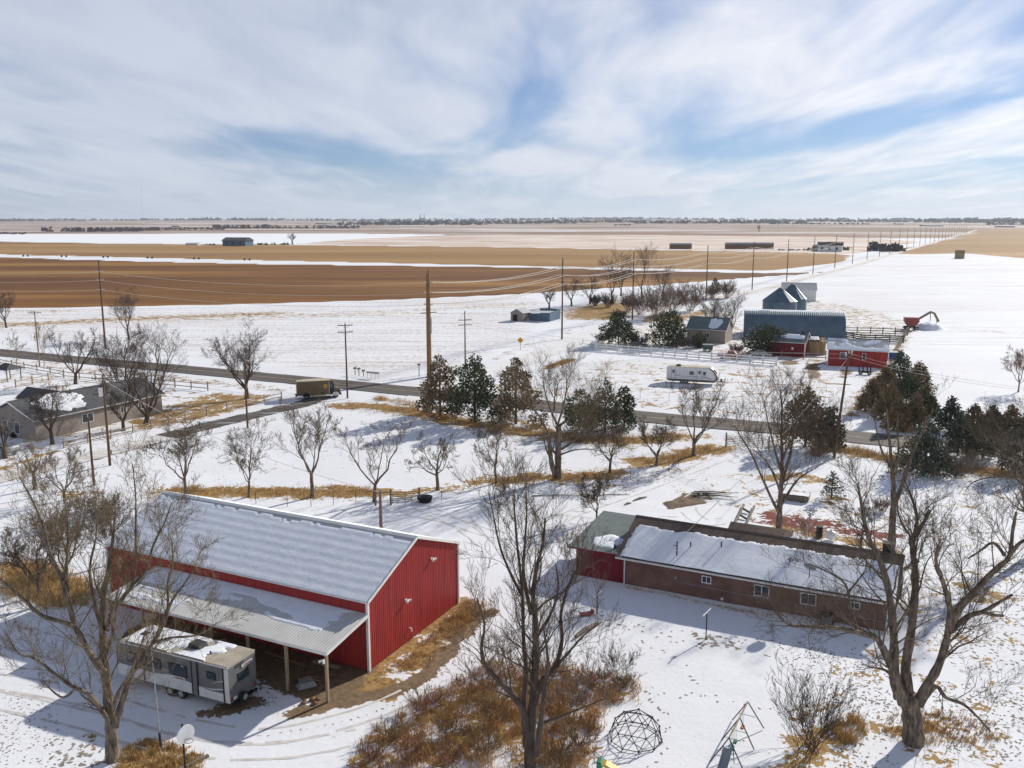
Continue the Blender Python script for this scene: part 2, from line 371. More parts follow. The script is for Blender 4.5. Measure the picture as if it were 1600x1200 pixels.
dirt = mx(dirt, np.clip(np.where(inside(CARP), 1, -1)*seg_dist(CARP+[CARP[0]])/1.2+0.5, 0, 1)*0.95)
hd = seg_dist(HWYW); ld = seg_dist(LANEW)
dirt = mx(dirt, np.clip(1-(hd-3.4)/1.6, 0, 1)*0.50, np.clip(1-(ld-2.0)/1.2, 0, 1)*0.5)
mulch = poly_mask([(1172, 800), (1215, 800), (1300, 812), (1420, 835), (1400, 845), (1290, 832), (1180, 818)], 1.0)*0.66
# fields beyond the road
def band(pts, soft): return poly_mask(pts, soft)
brown = band([(-700, 385), (0, 402), (200, 408), (400, 412.5), (800, 417.5), (1200, 427), (1310, 424), (1150, 435.5), (1025, 445), (800, 460), (600, 468.5), (400, 474.5), (200, 478.5), (0, 481.5), (-700, 490)], 3)
tan = band([(-900, 372), (0, 377.5), (200, 381), (440, 382), (800, 386.5), (1000, 390), (1250, 394.5), (1330, 398), (1318, 409), (1200, 423), (800, 415), (400, 406.5), (200, 402), (0, 397.5), (-900, 380)], 6)
tan = mx(tan, band([(1545, 358), (1700, 361), (2300, 372), (2300, 402), (1600, 404), (1500, 396), (1400, 398), (1390, 392), (1450, 381), (1500, 370)], 8))
stub = mx(band([(-500, 485), (0, 484), (400, 478), (800, 462), (850, 470), (840, 500), (800, 535), (700, 575), (600, 590), (340, 560), (0, 520), (-500, 500)], 5)*0.9)
strips = mx(line_mask([(-300, 500), (0, 508), (120, 502), (250, 496), (420, 490)], 9, 8)*0.62, line_mask([(-300, 485), (0, 486), (100, 486)], 6, 6)*0.5,
            line_mask([(250, 500), (420, 495), (560, 489), (700, 482), (830, 474)], 6, 8)*0.52, line_mask([(400, 498), (700, 489)], 2, 3)*0.6)
grass = mx(grass, strips)
lake = band([(-900, 355), (0, 365.5), (400, 364.8), (560, 365), (705, 367), (560, 373), (450, 381), (200, 379.5), (0, 377.5), (-900, 366)], 10)
pink = band([(560, 371), (720, 367.5), (1000, 367), (1300, 370), (1440, 378), (1330, 397), (1250, 394), (1000, 389), (700, 385), (470, 381)], 12)
farmix = np.where((GY > 1450) & (lake < 0.5), 0.62, 0.0)
rightfield = band([(1200, 462), (1345, 413), (1400, 400), (1520, 405), (1700, 406), (2300, 420), (2300, 540), (1450, 545), (1330, 500)], 6)
grass = np.where(GY > 620, 0.0, grass)

# gentle relief
rel = np.zeros(GX.shape)
for (kx, ky, ph, am) in ((0.11, 0.07, 0.3, 0.030), (0.23, -0.19, 1.1, 0.022), (-0.41, 0.33, 2.0, 0.016), (0.83, 0.71, 0.7, 0.010), (-1.2, 1.5, 0.1, 0.008)):
    rel += am*np.sin(kx*GX+ky*GY+ph+0.8*np.sin(0.13*GX-0.09*GY))
rng = np.random.RandomState(3)
rel += near*rng.uniform(-0.012, 0.012, GX.shape)
rel -= 0.05
flat = np.clip((np.minimum(hd, ld)-4.5)/4, 0, 1); rel = rel*flat-0.05*(1-flat)
rel = np.where((np.abs(GX) > 300) | (GY > 320), -0.05, rel)
# low rise on the far horizon
rise = np.clip((GY-2600)/5000, 0, 1)**1.3*(14+10*np.sin(GX/1900+1.0)+6*np.sin(GX/700)+8*np.clip(-GX/3000, 0, 1.2))
Z = rel+rise
def ground_z(x, y):
    if y < 2500: return 0.0
    r = min(max((y-2600)/5000, 0), 1)**1.3*(14+10*math.sin(x/1900+1.0)+6*math.sin(x/700)+8*min(max(-x/3000, 0), 1.2))
    return r
ny, nx_ = GX.shape
verts = np.stack([GX, GY, Z], -1).reshape(-1, 3)
idx = np.arange(ny*nx_).reshape(ny, nx_)
quads = np.stack([idx[:-1, :-1], idx[:-1, 1:], idx[1:, 1:], idx[1:, :-1]], -1).reshape(-1, 4)
gm = bpy.data.meshes.new('ground')
gm.vertices.add(len(verts)); gm.vertices.foreach_set('co', verts.ravel())
gm.loops.add(quads.size); gm.loops.foreach_set('vertex_index', quads.ravel().astype(np.int32))
gm.polygons.add(len(quads)); gm.polygons.foreach_set('loop_start', np.arange(0, quads.size, 4, dtype=np.int32)); gm.polygons.foreach_set('loop_total', np.full(len(quads), 4, np.int32))
gm.update(calc_edges=True); gm.polygons.foreach_set('use_smooth', np.ones(len(quads), bool))
def vcol(name, r, g, b, a):
    at = gm.attributes.new(name, 'FLOAT_COLOR', 'POINT')
    at.data.foreach_set('color', np.stack([r, g, b, a], -1).astype(np.float32).ravel())
vcol('cover', grass, dirt, mulch, stub)
vcol('field', brown, tan, pink, mx(farmix, lake*0))
vcol('open', lake, rightfield, near*1.0, near*0.0)
def ground_material():
    m = bpy.data.materials.new('ground_snow_and_fields'); m.use_nodes = True; nt = m.node_tree; N = nt.nodes; L = nt.links
    b = N['Principled BSDF']; b.inputs['Roughness'].default_value = 0.85; b.inputs['Specular IOR Level'].default_value = 0.15
    geo = N.new('ShaderNodeNewGeometry')
    def tex(scale, detail=6, rough=0.55, stretch=(1, 1, 1), rot=0.0, dist=0.0):
        mp = N.new('ShaderNodeMapping'); mp.inputs['Rotation'].default_value = (0, 0, rot); mp.inputs['Scale'].default_value = stretch
        L.new(geo.outputs['Position'], mp.inputs[0])
        t = N.new('ShaderNodeTexNoise'); t.inputs['Scale'].default_value = scale; t.inputs['Detail'].default_value = detail
        t.inputs['Roughness'].default_value = rough; t.inputs['Distortion'].default_value = dist
        L.new(mp.outputs[0], t.inputs['Vector']); return t.outputs['Fac']
    def mth(op, a, c=None, clamp=False):
        n = N.new('ShaderNodeMath'); n.operation = op; n.use_clamp = clamp
        for i, v in enumerate((a, c)):
            if v is None: continue
            if isinstance(v, (int, float)): n.inputs[i].default_value = v
            else: L.new(v, n.inputs[i])
        return n.outputs[0]
    def ramp(f, stops):
        r = N.new('ShaderNodeValToRGB'); e = r.color_ramp.elements
        while len(e) < len(stops): e.new(0.5)
        for k, (p, c) in enumerate(stops): e[k].position = p; e[k].color = (*c, 1) if len(c) == 3 else c
        L.new(f, r.inputs[0]); return r.outputs[0]
    def mix(f, a, c):
        n = N.new('ShaderNodeMix'); n.data_type = 'RGBA'
        if isinstance(f, (int, float)): n.inputs['Factor'].default_value = f
        else: L.new(f, n.inputs['Factor'])
        for k, v in (('A', a), ('B', c)):
            if isinstance(v, tuple): n.inputs[k].default_value = (*v, 1)
            else: L.new(v, n.inputs[k])
        return n.outputs['Result']
    def attr(nm):
        a = N.new('ShaderNodeAttribute'); a.attribute_name = nm; s = N.new('ShaderNodeSeparateColor'); L.new(a.outputs['Color'], s.inputs[0])
        return s.outputs[0], s.outputs[1], s.outputs[2], a.outputs['Alpha']
    g_, d_, mu_, st_ = attr('cover'); br_, tn_, pk_, fm_ = attr('field'); lk_, rf_, nr_, _ = attr('open')
    def cover(a, noise, k=2.0, lo=0.47, hi=0.53):
        v = mth('ADD', a, mth('MULTIPLY', mth('SUBTRACT', noise, 0.5), k))
        mr = N.new('ShaderNodeMapRange'); mr.inputs[1].default_value = lo; mr.inputs[2].default_value = hi; mr.clamp = True
        L.new(v, mr.inputs[0]); return mr.outputs[0]
    nA = tex(0.42, 6, 0.64); nB = tex(2.6, 4, 0.6); nC = tex(0.06, 3, 0.5)
    ROT = -GRID
    row = tex(0.25, 5, 0.6, (0.10, 1.6, 1), ROT)            # streaks along the field rows
    rowfar = tex(0.016, 6, 0.66, (0.16, 1.0, 1), 0.10)
    rowfar2 = tex(0.004, 5, 0.6, (0.22, 1.8, 1), -0.05)
    # snow
    snow = mix(nC, (0.70, 0.72, 0.76), (0.85, 0.86, 0.88))
    snow = mix(ramp(tex(0.018, 5, 0.6, (0.35, 1.2, 1), ROT), [(0.46, (0, 0, 0)), (0.70, (0.5, 0.5, 0.5))]), snow, (0.60, 0.58, 0.57))
    snow = mix(mth('MULTIPLY', ramp(nB, [(0.52, (0, 0, 0)), (0.72, (1, 1, 1))]), 0.16), snow, (0.55, 0.53, 0.50))
    spk = mth('MULTIPLY', ramp(tex(1.5, 5, 0.72), [(0.635, (0, 0, 0)), (0.68, (1, 1, 1))]), mth('MULTIPLY', ramp(nC, [(0.38, (0.15, 0.15, 0.15)), (0.62, (1, 1, 1))]), 0.8))
    snow = mix(spk, snow, (0.30, 0.23, 0.16))
    tracks = tex(0.35, 4, 0.55, (0.05, 1.0, 1), ROT-1.2, 1.2)
    snow = mix(mth('MULTIPLY', mth('MULTIPLY', ramp(tracks, [(0.53, (0, 0, 0)), (0.66, (1, 1, 1))]), rf_), 0.5), snow, (0.50, 0.46, 0.42))
    gcol = ramp(nB, [(0.28, (0.13, 0.075, 0.03)), (0.45, (0.27, 0.16, 0.06)), (0.60, (0.40, 0.26, 0.10)), (0.75, (0.26, 0.20, 0.08))])
    dcol = ramp(nB, [(0.3, (0.125, 0.085, 0.05)), (0.7, (0.25, 0.175, 0.105))])
    mcol = ramp(nB, [(0.3, (0.13, 0.035, 0.025)), (0.7, (0.24, 0.07, 0.045))])
    nmix = mth('ADD', mth('MULTIPLY', nA, 0.62), mth('MULTIPLY', nB, 0.38))
    col = mix(cover(g_, nmix, 3.0), snow, gcol)
    col = mix(cover(mu_, nmix, 3.2), col, mcol)
    col = mix(cover(d_, nmix, 2.2), col, dcol)
    # stubble rows through the snow
    stn = mth('ADD', mth('MULTIPLY', tex(0.9, 3, 0.75), 0.55), mth('MULTIPLY', row, 0.45))
    stb = mth('MULTIPLY', ramp(stn, [(0.49, (0, 0, 0)), (0.60, (1, 1, 1))]), mth('MULTIPLY', st_, 0.75))
    col = mix(stb, col, (0.40, 0.27, 0.17))
    # ploughed and grass fields far off
    bcol = ramp(rowfar, [(0.34, (0.105, 0.042, 0.010)), (0.47, (0.155, 0.064, 0.014)), (0.56, (0.23, 0.108, 0.026)), (0.68, (0.36, 0.20, 0.06))])
    bcol = mix(ramp(rowfar, [(0.70, (0, 0, 0)), (0.78, (0.8, 0.8, 0.8))]), bcol, (0.72, 0.70, 0.68))
    tcol = ramp(rowfar2, [(0.3, (0.23, 0.125, 0.042)), (0.5, (0.32, 0.185, 0.068)), (0.64, (0.41, 0.26, 0.115)), (0.74, (0.70, 0.65, 0.60))])
    pcol = ramp(tex(0.02, 5, 0.65, (0.35, 2.0, 1), 0.05), [(0.34, (0.34, 0.22, 0.135)), (0.44, (0.58, 0.44, 0.34)), (0.56, (0.72, 0.63, 0.56)), (0.68, (0.82, 0.80, 0.78))])
    fcol = ramp(tex(0.0028, 5, 0.6, (0.30, 2.0, 1), -0.03), [(0.38, (0.20, 0.125, 0.085)), (0.49, (0.30, 0.20, 0.135)), (0.545, (0.38, 0.28, 0.21)), (0.575, (0.78, 0.76, 0.76))])
    col = mix(cover(fm_, rowfar2, 0.3), col, fcol)
    col = mix(cover(pk_, rowfar, 0.9, 0.42, 0.58), col, pcol)
    col = mix(cover(tn_, rowfar, 0.5), col, tcol)
    col = mix(cover(br_, rowfar, 0.45), col, bcol)
    col = mix(cover(lk_, rowfar, 0.35), col, (0.83, 0.84, 0.86))
    L.new(col, b.inputs['Base Color'])
    bp = N.new('ShaderNodeBump'); bp.inputs['Strength'].default_value = 0.5; bp.inputs['Distance'].default_value = 0.10
    hh = mth('ADD', mth('MULTIPLY', nA, 1.0), mth('MULTIPLY', nB, 0.35))
    L.new(mth('MULTIPLY', hh, nr_), bp.inputs['Height']); L.new(bp.outputs[0], b.inputs['Normal'])
    return m
ground = obj('ground', gm, ground_material()); ground['kind'] = 'structure'

def zat(x, y):
    i = int(np.clip(np.searchsorted(gx, x), 1, len(gx)-1)); j = int(np.clip(np.searchsorted(gy, y), 1, len(gy)-1))
    fx = (x-gx[i-1])/(gx[i]-gx[i-1]); fy = (y-gy[j-1])/(gy[j]-gy[j-1])
    return float((Z[j-1, i-1]*(1-fx)+Z[j-1, i]*fx)*(1-fy)+(Z[j, i-1]*(1-fx)+Z[j, i]*fx)*fy)
# ---------------------------------------------------------------- roads
def resample(P, step):
    P = [Vector((p[0], p[1], 0)) for p in P]; out = [P[0]]
    # Catmull-Rom through the points
    for i in range(len(P)-1):
        p0 = P[max(i-1, 0)]; p1 = P[i]; p2 = P[i+1]; p3 = P[min(i+2, len(P)-1)]
        n = max(1, int((p2-p1).length/step))
        for k in range(1, n+1):
            t = k/n; out.append(0.5*((2*p1)+(-p0+p2)*t+(2*p0-5*p1+4*p2-p3)*t*t+(-p0+3*p1-3*p2+p3)*t**3))
    return out
def ribbon(P, offs, z, wob=0.0, seed=0):
    mb = MB(); rr = random.Random(seed); k = len(offs)
    for i, p in enumerate(P):
        d = (P[min(i+1, len(P)-1)]-P[max(i-1, 0)]).normalized(); n = Vector((d.y, -d.x, 0))
        for o, w in offs:
            q = p+n*(o+(rr.uniform(-wob, wob) if w else 0)); mb.v.append((q.x, q.y, z))
    for i in range(len(P)-1):
        for j in range(k-1): mb.f.append((i*k+j, i*k+j+1, (i+1)*k+j+1, (i+1)*k+j))
    return mb
def road_mat(name, base, base2, snow_amt, stretch_rot=0.0):
    m = bpy.data.materials.new(name); m.use_nodes = True; nt = m.node_tree; N = nt.nodes; L = nt.links
    b = N['Principled BSDF']; b.inputs['Roughness'].default_value = 0.8; b.inputs['Specular IOR Level'].default_value = 0.25
    geo = N.new('ShaderNodeNewGeometry'); mp = N.new('ShaderNodeMapping'); mp.inputs['Rotation'].default_value = (0, 0, stretch_rot); mp.inputs['Scale'].default_value = (0.08, 0.9, 1)
    L.new(geo.outputs['Position'], mp.inputs[0])
    def tx(vec, sc, de, ro=0.6):
        t = N.new('ShaderNodeTexNoise'); t.inputs['Scale'].default_value = sc; t.inputs['Detail'].default_value = de; t.inputs['Roughness'].default_value = ro
        L.new(vec, t.inputs['Vector']); return t.outputs['Fac']
    def rp(f, p0, c0, p1, c1):
        r = N.new('ShaderNodeValToRGB'); r.color_ramp.elements[0].position = p0; r.color_ramp.elements[1].position = p1
        r.color_ramp.elements[0].color = (*c0, 1); r.color_ramp.elements[1].color = (*c1, 1); L.new(f, r.inputs[0]); return r.outputs[0]
    c = rp(tx(mp.outputs[0], 1.0, 6), 0.3, base2, 0.7, base)
    if snow_amt > 0:
        s = rp(tx(mp.outputs[0], 1.6, 7, 0.65), 0.62-snow_amt*0.3, (0, 0, 0), 0.68-snow_amt*0.3, (1, 1, 1))
        mxn = N.new('ShaderNodeMix'); mxn.data_type = 'RGBA'; L.new(s, mxn.inputs['Factor']); L.new(c, mxn.inputs['A']); mxn.inputs['B'].default_value = (0.74, 0.75, 0.78, 1); c = mxn.outputs['Result']
    L.new(c, b.inputs['Base Color']); return m
hp = resample(HWYW, 3.0)
struct('highway', ribbon(hp, [(-3.7, 1), (-3.2, 0), (0, 0), (3.2, 0), (3.7, 1)], 0.03, 0.16, 1), road_mat('asphalt', (0.125, 0.105, 0.09), (0.085, 0.072, 0.063), 0.0, -GRID))
mk = mat('road_paint', (0.42, 0.36, 0.22), 0.7, (0.20, 0.17, 0.12), 0.8, 4)
struct('road_centre_line', ribbon(hp, [(-0.17, 0), (-0.03, 0)], 0.036).add(ribbon(hp, [(0.05, 0), (0.19, 0)], 0.036)), mk)
mk2 = mat('road_paint_white', (0.36, 0.34, 0.31), 0.7, (0.17, 0.155, 0.14), 0.9, 4)
struct('road_edge_line', ribbon(hp, [(-2.95, 0), (-2.83, 0)], 0.036).add(ribbon(hp, [(2.83, 0), (2.95, 0)], 0.036)), mk2)
lp = resample(LANEW, 1.5); nsplit = int(len(lp)*0.52)
struct('lane', ribbon(lp[:nsplit], [(-1.9, 1), (-1.2, 0), (0, 0), (1.2, 0), (1.9, 1)], 0.022, 0.25, 2), road_mat('lane_asphalt', (0.12, 0.10, 0.085), (0.075, 0.062, 0.055), 0.12, R(-62)))
struct('snowy_lane', ribbon(lp[nsplit-1:], [(-2.0, 1), (-1.2, 0), (0, 0), (1.2, 0), (2.0, 1)], 0.020, 0.3, 3), road_mat('lane_snow', (0.70, 0.67, 0.63), (0.52, 0.48, 0.43), 0.35, R(-62)))
cp_ = resample(CTYW, 10.0)
struct('county_road', ribbon(cp_, [(-3.4, 1), (0, 0), (3.4, 1)], 0.022, 0.3, 4), road_mat('packed_snow_road', (0.76, 0.755, 0.75), (0.68, 0.66, 0.64), 0.2, R(-61)))
rut = mat('gravel_rut', (0.40, 0.31, 0.22), 0.9, (0.62, 0.58, 0.54), 0.05, 5)
seg = [p for p in cp_ if p.y > 290]
struct('road_ruts', ribbon(seg, [(0.5, 1), (1.7, 1)], 0.034, 0.25, 5).add(ribbon(seg, [(-1.9, 1), (-1.0, 1)], 0.034, 0.25, 6)), rut)

# wheel tracks packed into the snow
trk = mat('packed_wheel_track', (0.66, 0.64, 0.62), 0.8, (0.50, 0.46, 0.42), 1.3, 5)
def wheel_tracks(pts, gauge=1.7, w=0.22, seed=0):
    P = resample(gp(pts), 0.8); mb = MB(); r_ = random.Random(seed)
    for o in (-gauge/2, gauge/2):
        k0 = len(mb.v)
        for i, p in enumerate(P):
            d = (P[min(i+1, len(P)-1)]-P[max(i-1, 0)]).normalized(); n = Vector((d.y, -d.x, 0))
            for e in (-w/2, w/2):
                qv = p+n*(o+e+r_.uniform(-.05, .05)); mb.v.append((qv.x, qv.y, zat(qv.x, qv.y)+0.008))
        for i in range(len(P)-1):
            if r_.random() < 0.88: mb.f.append((k0+2*i, k0+2*i+1, k0+2*i+3, k0+2*i+2))
    return mb
tm_ = MB()
for k, pts in enumerate(([(-20, 1062), (130, 1088), (290, 1135), (420, 1150), (560, 1118), (640, 1085)], [(-20, 1090), (120, 1120), (280, 1165), (430, 1172), (560, 1150)], [(640, 800), (700, 812), (780, 835), (840, 828), (900, 800), (1000, 765), (1090, 730), (1170, 700)],
                         [(660, 792), (720, 820), (760, 850)], [(-20, 800), (120, 788), (250, 780)], [(880, 800), (960, 808), (1060, 812)], [(1190, 560), (1080, 560), (960, 565), (860, 575), (780, 590)], [(700, 600), (800, 575), (900, 548), (1000, 520)], [(1255, 580), (1200, 600), (1140, 620)], [(1140, 790), (1120, 770), (1090, 772), (1075, 795), (1100, 815), (1135, 812)])):
    tm_.add(wheel_tracks(pts, seed=k))
o = tm_.build('wheel_tracks', trk, recalc=False); tag(o, 'pairs of wheel tracks packed into the snow', 'tracks', kind='stuff')
# ================================================================ VEGETATION
def wander_path(rr, p, d, L, n, wob, up, r0, r1):
    pts = [p.copy()]; rad = [r0]; d = d.copy(); st = L/n
    for i in range(n):
        d = (d+Vector((rr.gauss(0, wob), rr.gauss(0, wob), rr.gauss(0, wob)+up))).normalized()
        p = p+d*st; pts.append(p); t = (i+1)/n; rad.append(r0+(r1-r0)*t)
    return pts, rad
def side_dir(rr, d, ang):
    a, b = perp(d); t = rr.uniform(0, 2*math.pi)
    return (d*math.cos(ang)+(a*math.cos(t)+b*math.sin(t))*math.sin(ang)).normalized()
def at_path(pts, t):
    k = t*(len(pts)-1); i = min(int(k), len(pts)-2); f = k-i
    return pts[i].lerp(pts[i+1], f), (pts[i+1]-pts[i]).normalized()
def twig_out(mb, pts, rad, sides=3):
    mb.tube(pts, rad, sides, cap=False)
def branch_kids(rr, trunk, twigs, pts, L, r, lvl, P):
    """side branches along a limb; P['n'][lvl] of them"""
    if lvl >= len(P['n']): return
    n = P['n'][lvl]
    if n <= 0: return
    lo = P.get('lo', 0.25) if lvl <= 1 else 0.18
    for k in range(n):
        t = lo+(1-lo)*((k+rr.random())/n)
        p, d = at_path(pts, min(t, 0.995))
        dd = side_dir(rr, d, R(rr.uniform(*P.get('ang', (28, 58)))))
        dd = (dd+Vector((0, 0, P.get('lift', 0.25)))).normalized()
        l = L*rr.uniform(0.62, 1.15)*P['ratio'][lvl]*(1.1-0.5*t)
        rb = max(P.get('rmin', 0.008), r*(1-0.75*t)*rr.uniform(0.42, 0.62))
        last = lvl+1 >= len(P['n'])
        if last:   # a single tapering spike
            a_, b_ = perp(dd); n0 = len(twigs.v); l *= 1.3; e = p+dd*l+Vector((rr.gauss(0, .12)*l, rr.gauss(0, .12)*l, rr.gauss(0, .1)*l))
            for c0, c1 in ((1, 0), (-.5, .866), (-.5, -.866)): w_ = p+(a_*c0+b_*c1)*rb*0.85; twigs.v.append((w_.x, w_.y, w_.z))
            twigs.v.append((e.x, e.y, e.z)); twigs.f += [(n0, n0+1, n0+3), (n0+1, n0+2, n0+3), (n0+2, n0, n0+3)]
            continue
        ns = 2 if lvl >= 2 else (3 if lvl >= 1 else 5)
        q, ra = wander_path(rr, p, dd, l, ns, P.get('wob', 0.13), P.get('up', 0.05), rb, max(P.get('rtip', 0.005), rb*0.25))
        big = rb > P.get('big', 0.045)
        (trunk if big else twigs).tube(q, ra, 5 if big else 3, cap=False)
        branch_kids(rr, trunk, twigs, q, l, rb, lvl+1, P)
    # leader twig cluster at the tip
def bare_tree(name, label, base, h, w=0.5, r=0.16, seed=1, style='round', bark='bark', twig='twig', group=None, forks=None, dens=1.0, lean=(0, 0), cat='tree', fork_h=None, far=False):
    rr = random.Random(seed); T = MB(); B = MB()
    root = thing(name, label, cat, base, 0, group)
    fh = (fork_h if fork_h is not None else {'round': 0.24, 'vase': 0.2, 'tall': 0.3, 'shrub': 0.02}[style])*h
    if far and style == 'shrub': P = dict(n=[4, 4, 3], ratio=[0.62, 0.64, 0.66], rmin=0.034, rtip=0.018, ang=(20, 60))
    elif far: P = dict(n=[7, 6, 5], ratio=[0.66, 0.66, 0.62], rmin=0.026, rtip=0.016)
    elif style == 'round': P = dict(n=[int(8*dens), int(6*dens), 5, 5], ratio=[0.62, 0.64, 0.62, 0.66], rmin=0.013, rtip=0.007, wob=0.2)
    elif style == 'vase': P = dict(n=[int(8*dens), int(6*dens), 5, 5], ratio=[0.56, 0.62, 0.62, 0.66], rmin=0.013, rtip=0.007, ang=(22, 52), lift=0.3, wob=0.2)
    elif style == 'tall': P = dict(n=[int(9*dens), int(7*dens), 6, 3], ratio=[0.36, 0.5, 0.5, 0.5], rmin=0.011, rtip=0.007, ang=(22, 45), lift=0.4)
    else: P = dict(n=[int(5*dens), 4, 3], ratio=[0.5, 0.58, 0.6], rmin=0.010, rtip=0.005, ang=(15, 40), lift=0.3)
    nf = forks or {'round': 5, 'vase': 4, 'tall': 4, 'shrub': 16}[style]
    tilt = Vector((lean[0], lean[1], 1)).normalized()
    if style != 'shrub':
        q, ra = wander_path(rr, Vector((0, 0, -0.15)), tilt, fh+0.15, 4, 0.04, 0.02, r*1.25, r*0.92)
        ra[0] = r*1.55
        T.tube(q, ra, 8, cap=False); top = q[-1]
    for k in range(nf):
        az = 2*math.pi*(k+rr.uniform(-0.3, 0.3))/nf
        spread = w*h*rr.uniform(0.55, 1.0)
        if style == 'shrub':
            p0 = Vector((rr.uniform(-.12, .12)*w*h*2, rr.uniform(-.12, .12)*w*h*2, -0.05)); hh = h*rr.uniform(0.6, 1.0)
        else:
            p0 = top if k < 3 else at_path(q, rr.uniform(0.75, 1.0))[0]; hh = (h-fh)*rr.uniform(0.72, 1.0)
        if k == 0 and style in ('tall', 'round'): spread *= 0.25; hh = (h-fh)
        end = p0+Vector((math.cos(az)*spread+lean[0]*hh*.4, math.sin(az)*spread+lean[1]*hh*.4, hh*0.93))
        mid = p0.lerp(end, 0.45)+Vector((math.cos(az), math.sin(az), 0))*spread*(0.22 if style != 'shrub' else 0.05)-Vector((0, 0, hh*0.04))
        n = 6; pts = []
        for i in range(n+1):
            t = i/n; a = p0.lerp(mid, t); b_ = mid.lerp(end, t); c = a.lerp(b_, t)
            if 0 < i: c = c+Vector((rr.gauss(0, 1), rr.gauss(0, 1), rr.gauss(0, .6)))*hh*0.018
            pts.append(c)
        r0 = r*(0.72 if k == 0 else rr.uniform(0.42, 0.62)) if style != 'shrub' else r*rr.uniform(0.6, 1.0)
        rads = [r0*(1-0.85*(i/n)) for i in range(n+1)]
        T.tube(pts, rads, 6 if not far else 4, cap=False)
        branch_kids(rr, T, B, pts, hh, r0, 0, P)
    T.build('trunk' if style != 'shrub' else 'stem', bark, root, smooth=True, recalc=False)
    B.build('crown', twig, root, recalc=False)
    return root
def limb_tree(name, label, base_px, limbs, P, bark='bark', twig='twig', seed=1, group=None, cat='tree'):
    """limbs: (pixel polyline, r0, r1, depth offset at the end, density factor); traced in the vertical plane through the base and pushed out in depth"""
    rr = random.Random(seed); T = MB(); B = MB(); b = G(*base_px); root = thing(name, label, cat, b, 0, group)
    for (px, r0, r1, dz0, dz1, kids) in limbs:
        n = len(px); raw = []
        for i, (x, y) in enumerate(px):
            t = i/max(1, n-1); q = PY(x, y, b.y+dz0+(dz1-dz0)*t)-b
            raw.append(q)
        pts = []
        for i in range(n-1):
            p0 = raw[max(i-1, 0)]; p1 = raw[i]; p2 = raw[i+1]; p3 = raw[min(i+2, n-1)]
            for k in range(3):
                t = k/3; pts.append(0.5*((2*p1)+(-p0+p2)*t+(2*p0-5*p1+4*p2-p3)*t*t+(-p0+3*p1-3*p2+p3)*t**3))
        pts.append(raw[-1]); m = len(pts); rj = rr.uniform(0.9, 1.1)
        rad = [(r0+(r1-r0)*(i/(m-1))**0.8)*(1+0.10*math.sin(i*2.3+rj*9)) for i in range(m)]
        T.tube(pts, rad, 9 if r0 > 0.3 else 7, cap=True)
        L = sum((pts[i+1]-pts[i]).length for i in range(m-1))
        if kids:
            Q = dict(P); Q['n'] = [max(1, int(P['n'][0]*kids*L/5.2))]+P['n'][1:]; Q['ratio'] = [min(0.95, P['len']*1.45/L)]+P['ratio'][1:]
            branch_kids(rr, T, B, pts, L, max(r1*1.6, r0*0.5), 0, Q)
    T.build('trunk', bark, root, smooth=True, recalc=False); B.build('crown', twig, root, recalc=False)
    return root
def evergreen(name, label, base, h, w, seed=1, needle='needle', kind='cone', group=None, n=2600, leaf=0.30, cat='tree', lean=0.0):
    """ragged crown of many small needle sprays round a set of boughs"""
    rr = random.Random(seed); root = thing(name, label, cat, base, 0, group); C = MB(); T = MB()
    T.tube([(0, 0, -0.1), (lean*h*.3, 0, h*0.45), (lean*h*.8, 0, h*0.92)], [max(0.09, h*0.022), h*0.014, 0.02], 7, cap=False)
    boughs = []
    nb = 40 if kind != 'open' else 24; n = int(n*1.15); leaf *= 0.84
    for k in range(nb):
        t = (k+rr.random())/nb
        if kind == 'cone': z = h*(0.06+0.90*t); rad = w*0.5*(1-t)**0.8*rr.uniform(0.75, 1.15)+0.08; sz = 0.22*w*(1-t)**0.6*rr.uniform(.7, 1.2)+0.12
        elif kind == 'open': z = h*(0.09+0.87*t); rad = w*0.5*(1.02-t)**0.6*rr.uniform(0.55, 1.2); sz = 0.17*w*(1-t)**0.4*rr.uniform(0.6, 1.25)+0.15
        else: z = h*(0.10+0.82*t); rad = w*0.5*math.sqrt(max(0.05, 1-(2*t-0.85)**2*0.8))*rr.uniform(0.65, 1.05); sz = 0.19*w*(1.1-0.6*t)*rr.uniform(.7, 1.25)
        az = k*2.4+rr.uniform(-.5, .5)
        boughs.append((Vector((math.cos(az)*rad*0.72+lean*z, math.sin(az)*rad*0.72, z)), sz, Vector((math.cos(az), math.sin(az), 0))))
        if kind == 'open': T.tube([(lean*z, 0, z-0.25*rad), (math.cos(az)*rad*0.8+lean*z, math.sin(az)*rad*.8, z)], [0.06, 0.02], 4, cap=False)
    tot = sum(b[1]**2 for b in boughs)
    for c, sz, out in boughs:
        m = int(n*sz*sz/tot)
        for i in range(m):
            g = Vector((rr.gauss(0, 1), rr.gauss(0, 1), rr.gauss(0, 0.75)))
            g = g/max(0.3, g.length)*(rr.random()**0.40)*sz*(1.0 if rr.random() < .8 else rr.uniform(1.0, 1.35))
            p = c+g+out*(abs(g.z)*-0.2)
            if p.z < 0.02: p.z = rr.uniform(0.02, 0.2)
            d = (g.normalized()*0.7+out*0.5+Vector((rr.gauss(0, .4), rr.gauss(0, .4), 0.35+rr.gauss(0, .4)))).normalized()
            a, b_ = perp(d); t = rr.uniform(0, 3.14); s = a*math.cos(t)+b_*math.sin(t)
            l = leaf*rr.uniform(0.6, 1.35); wv = l*rr.uniform(0.26, 0.45)
            q = p+d*l*0.5
            C.quad(p-d*l*0.5, q-d*l*.45+s*wv, p+d*l*0.6, q-d*l*.55-s*wv)
    T.build('trunk', 'bark_dark', root, recalc=False); C.build('crown', needle, root, recalc=False)
    return root
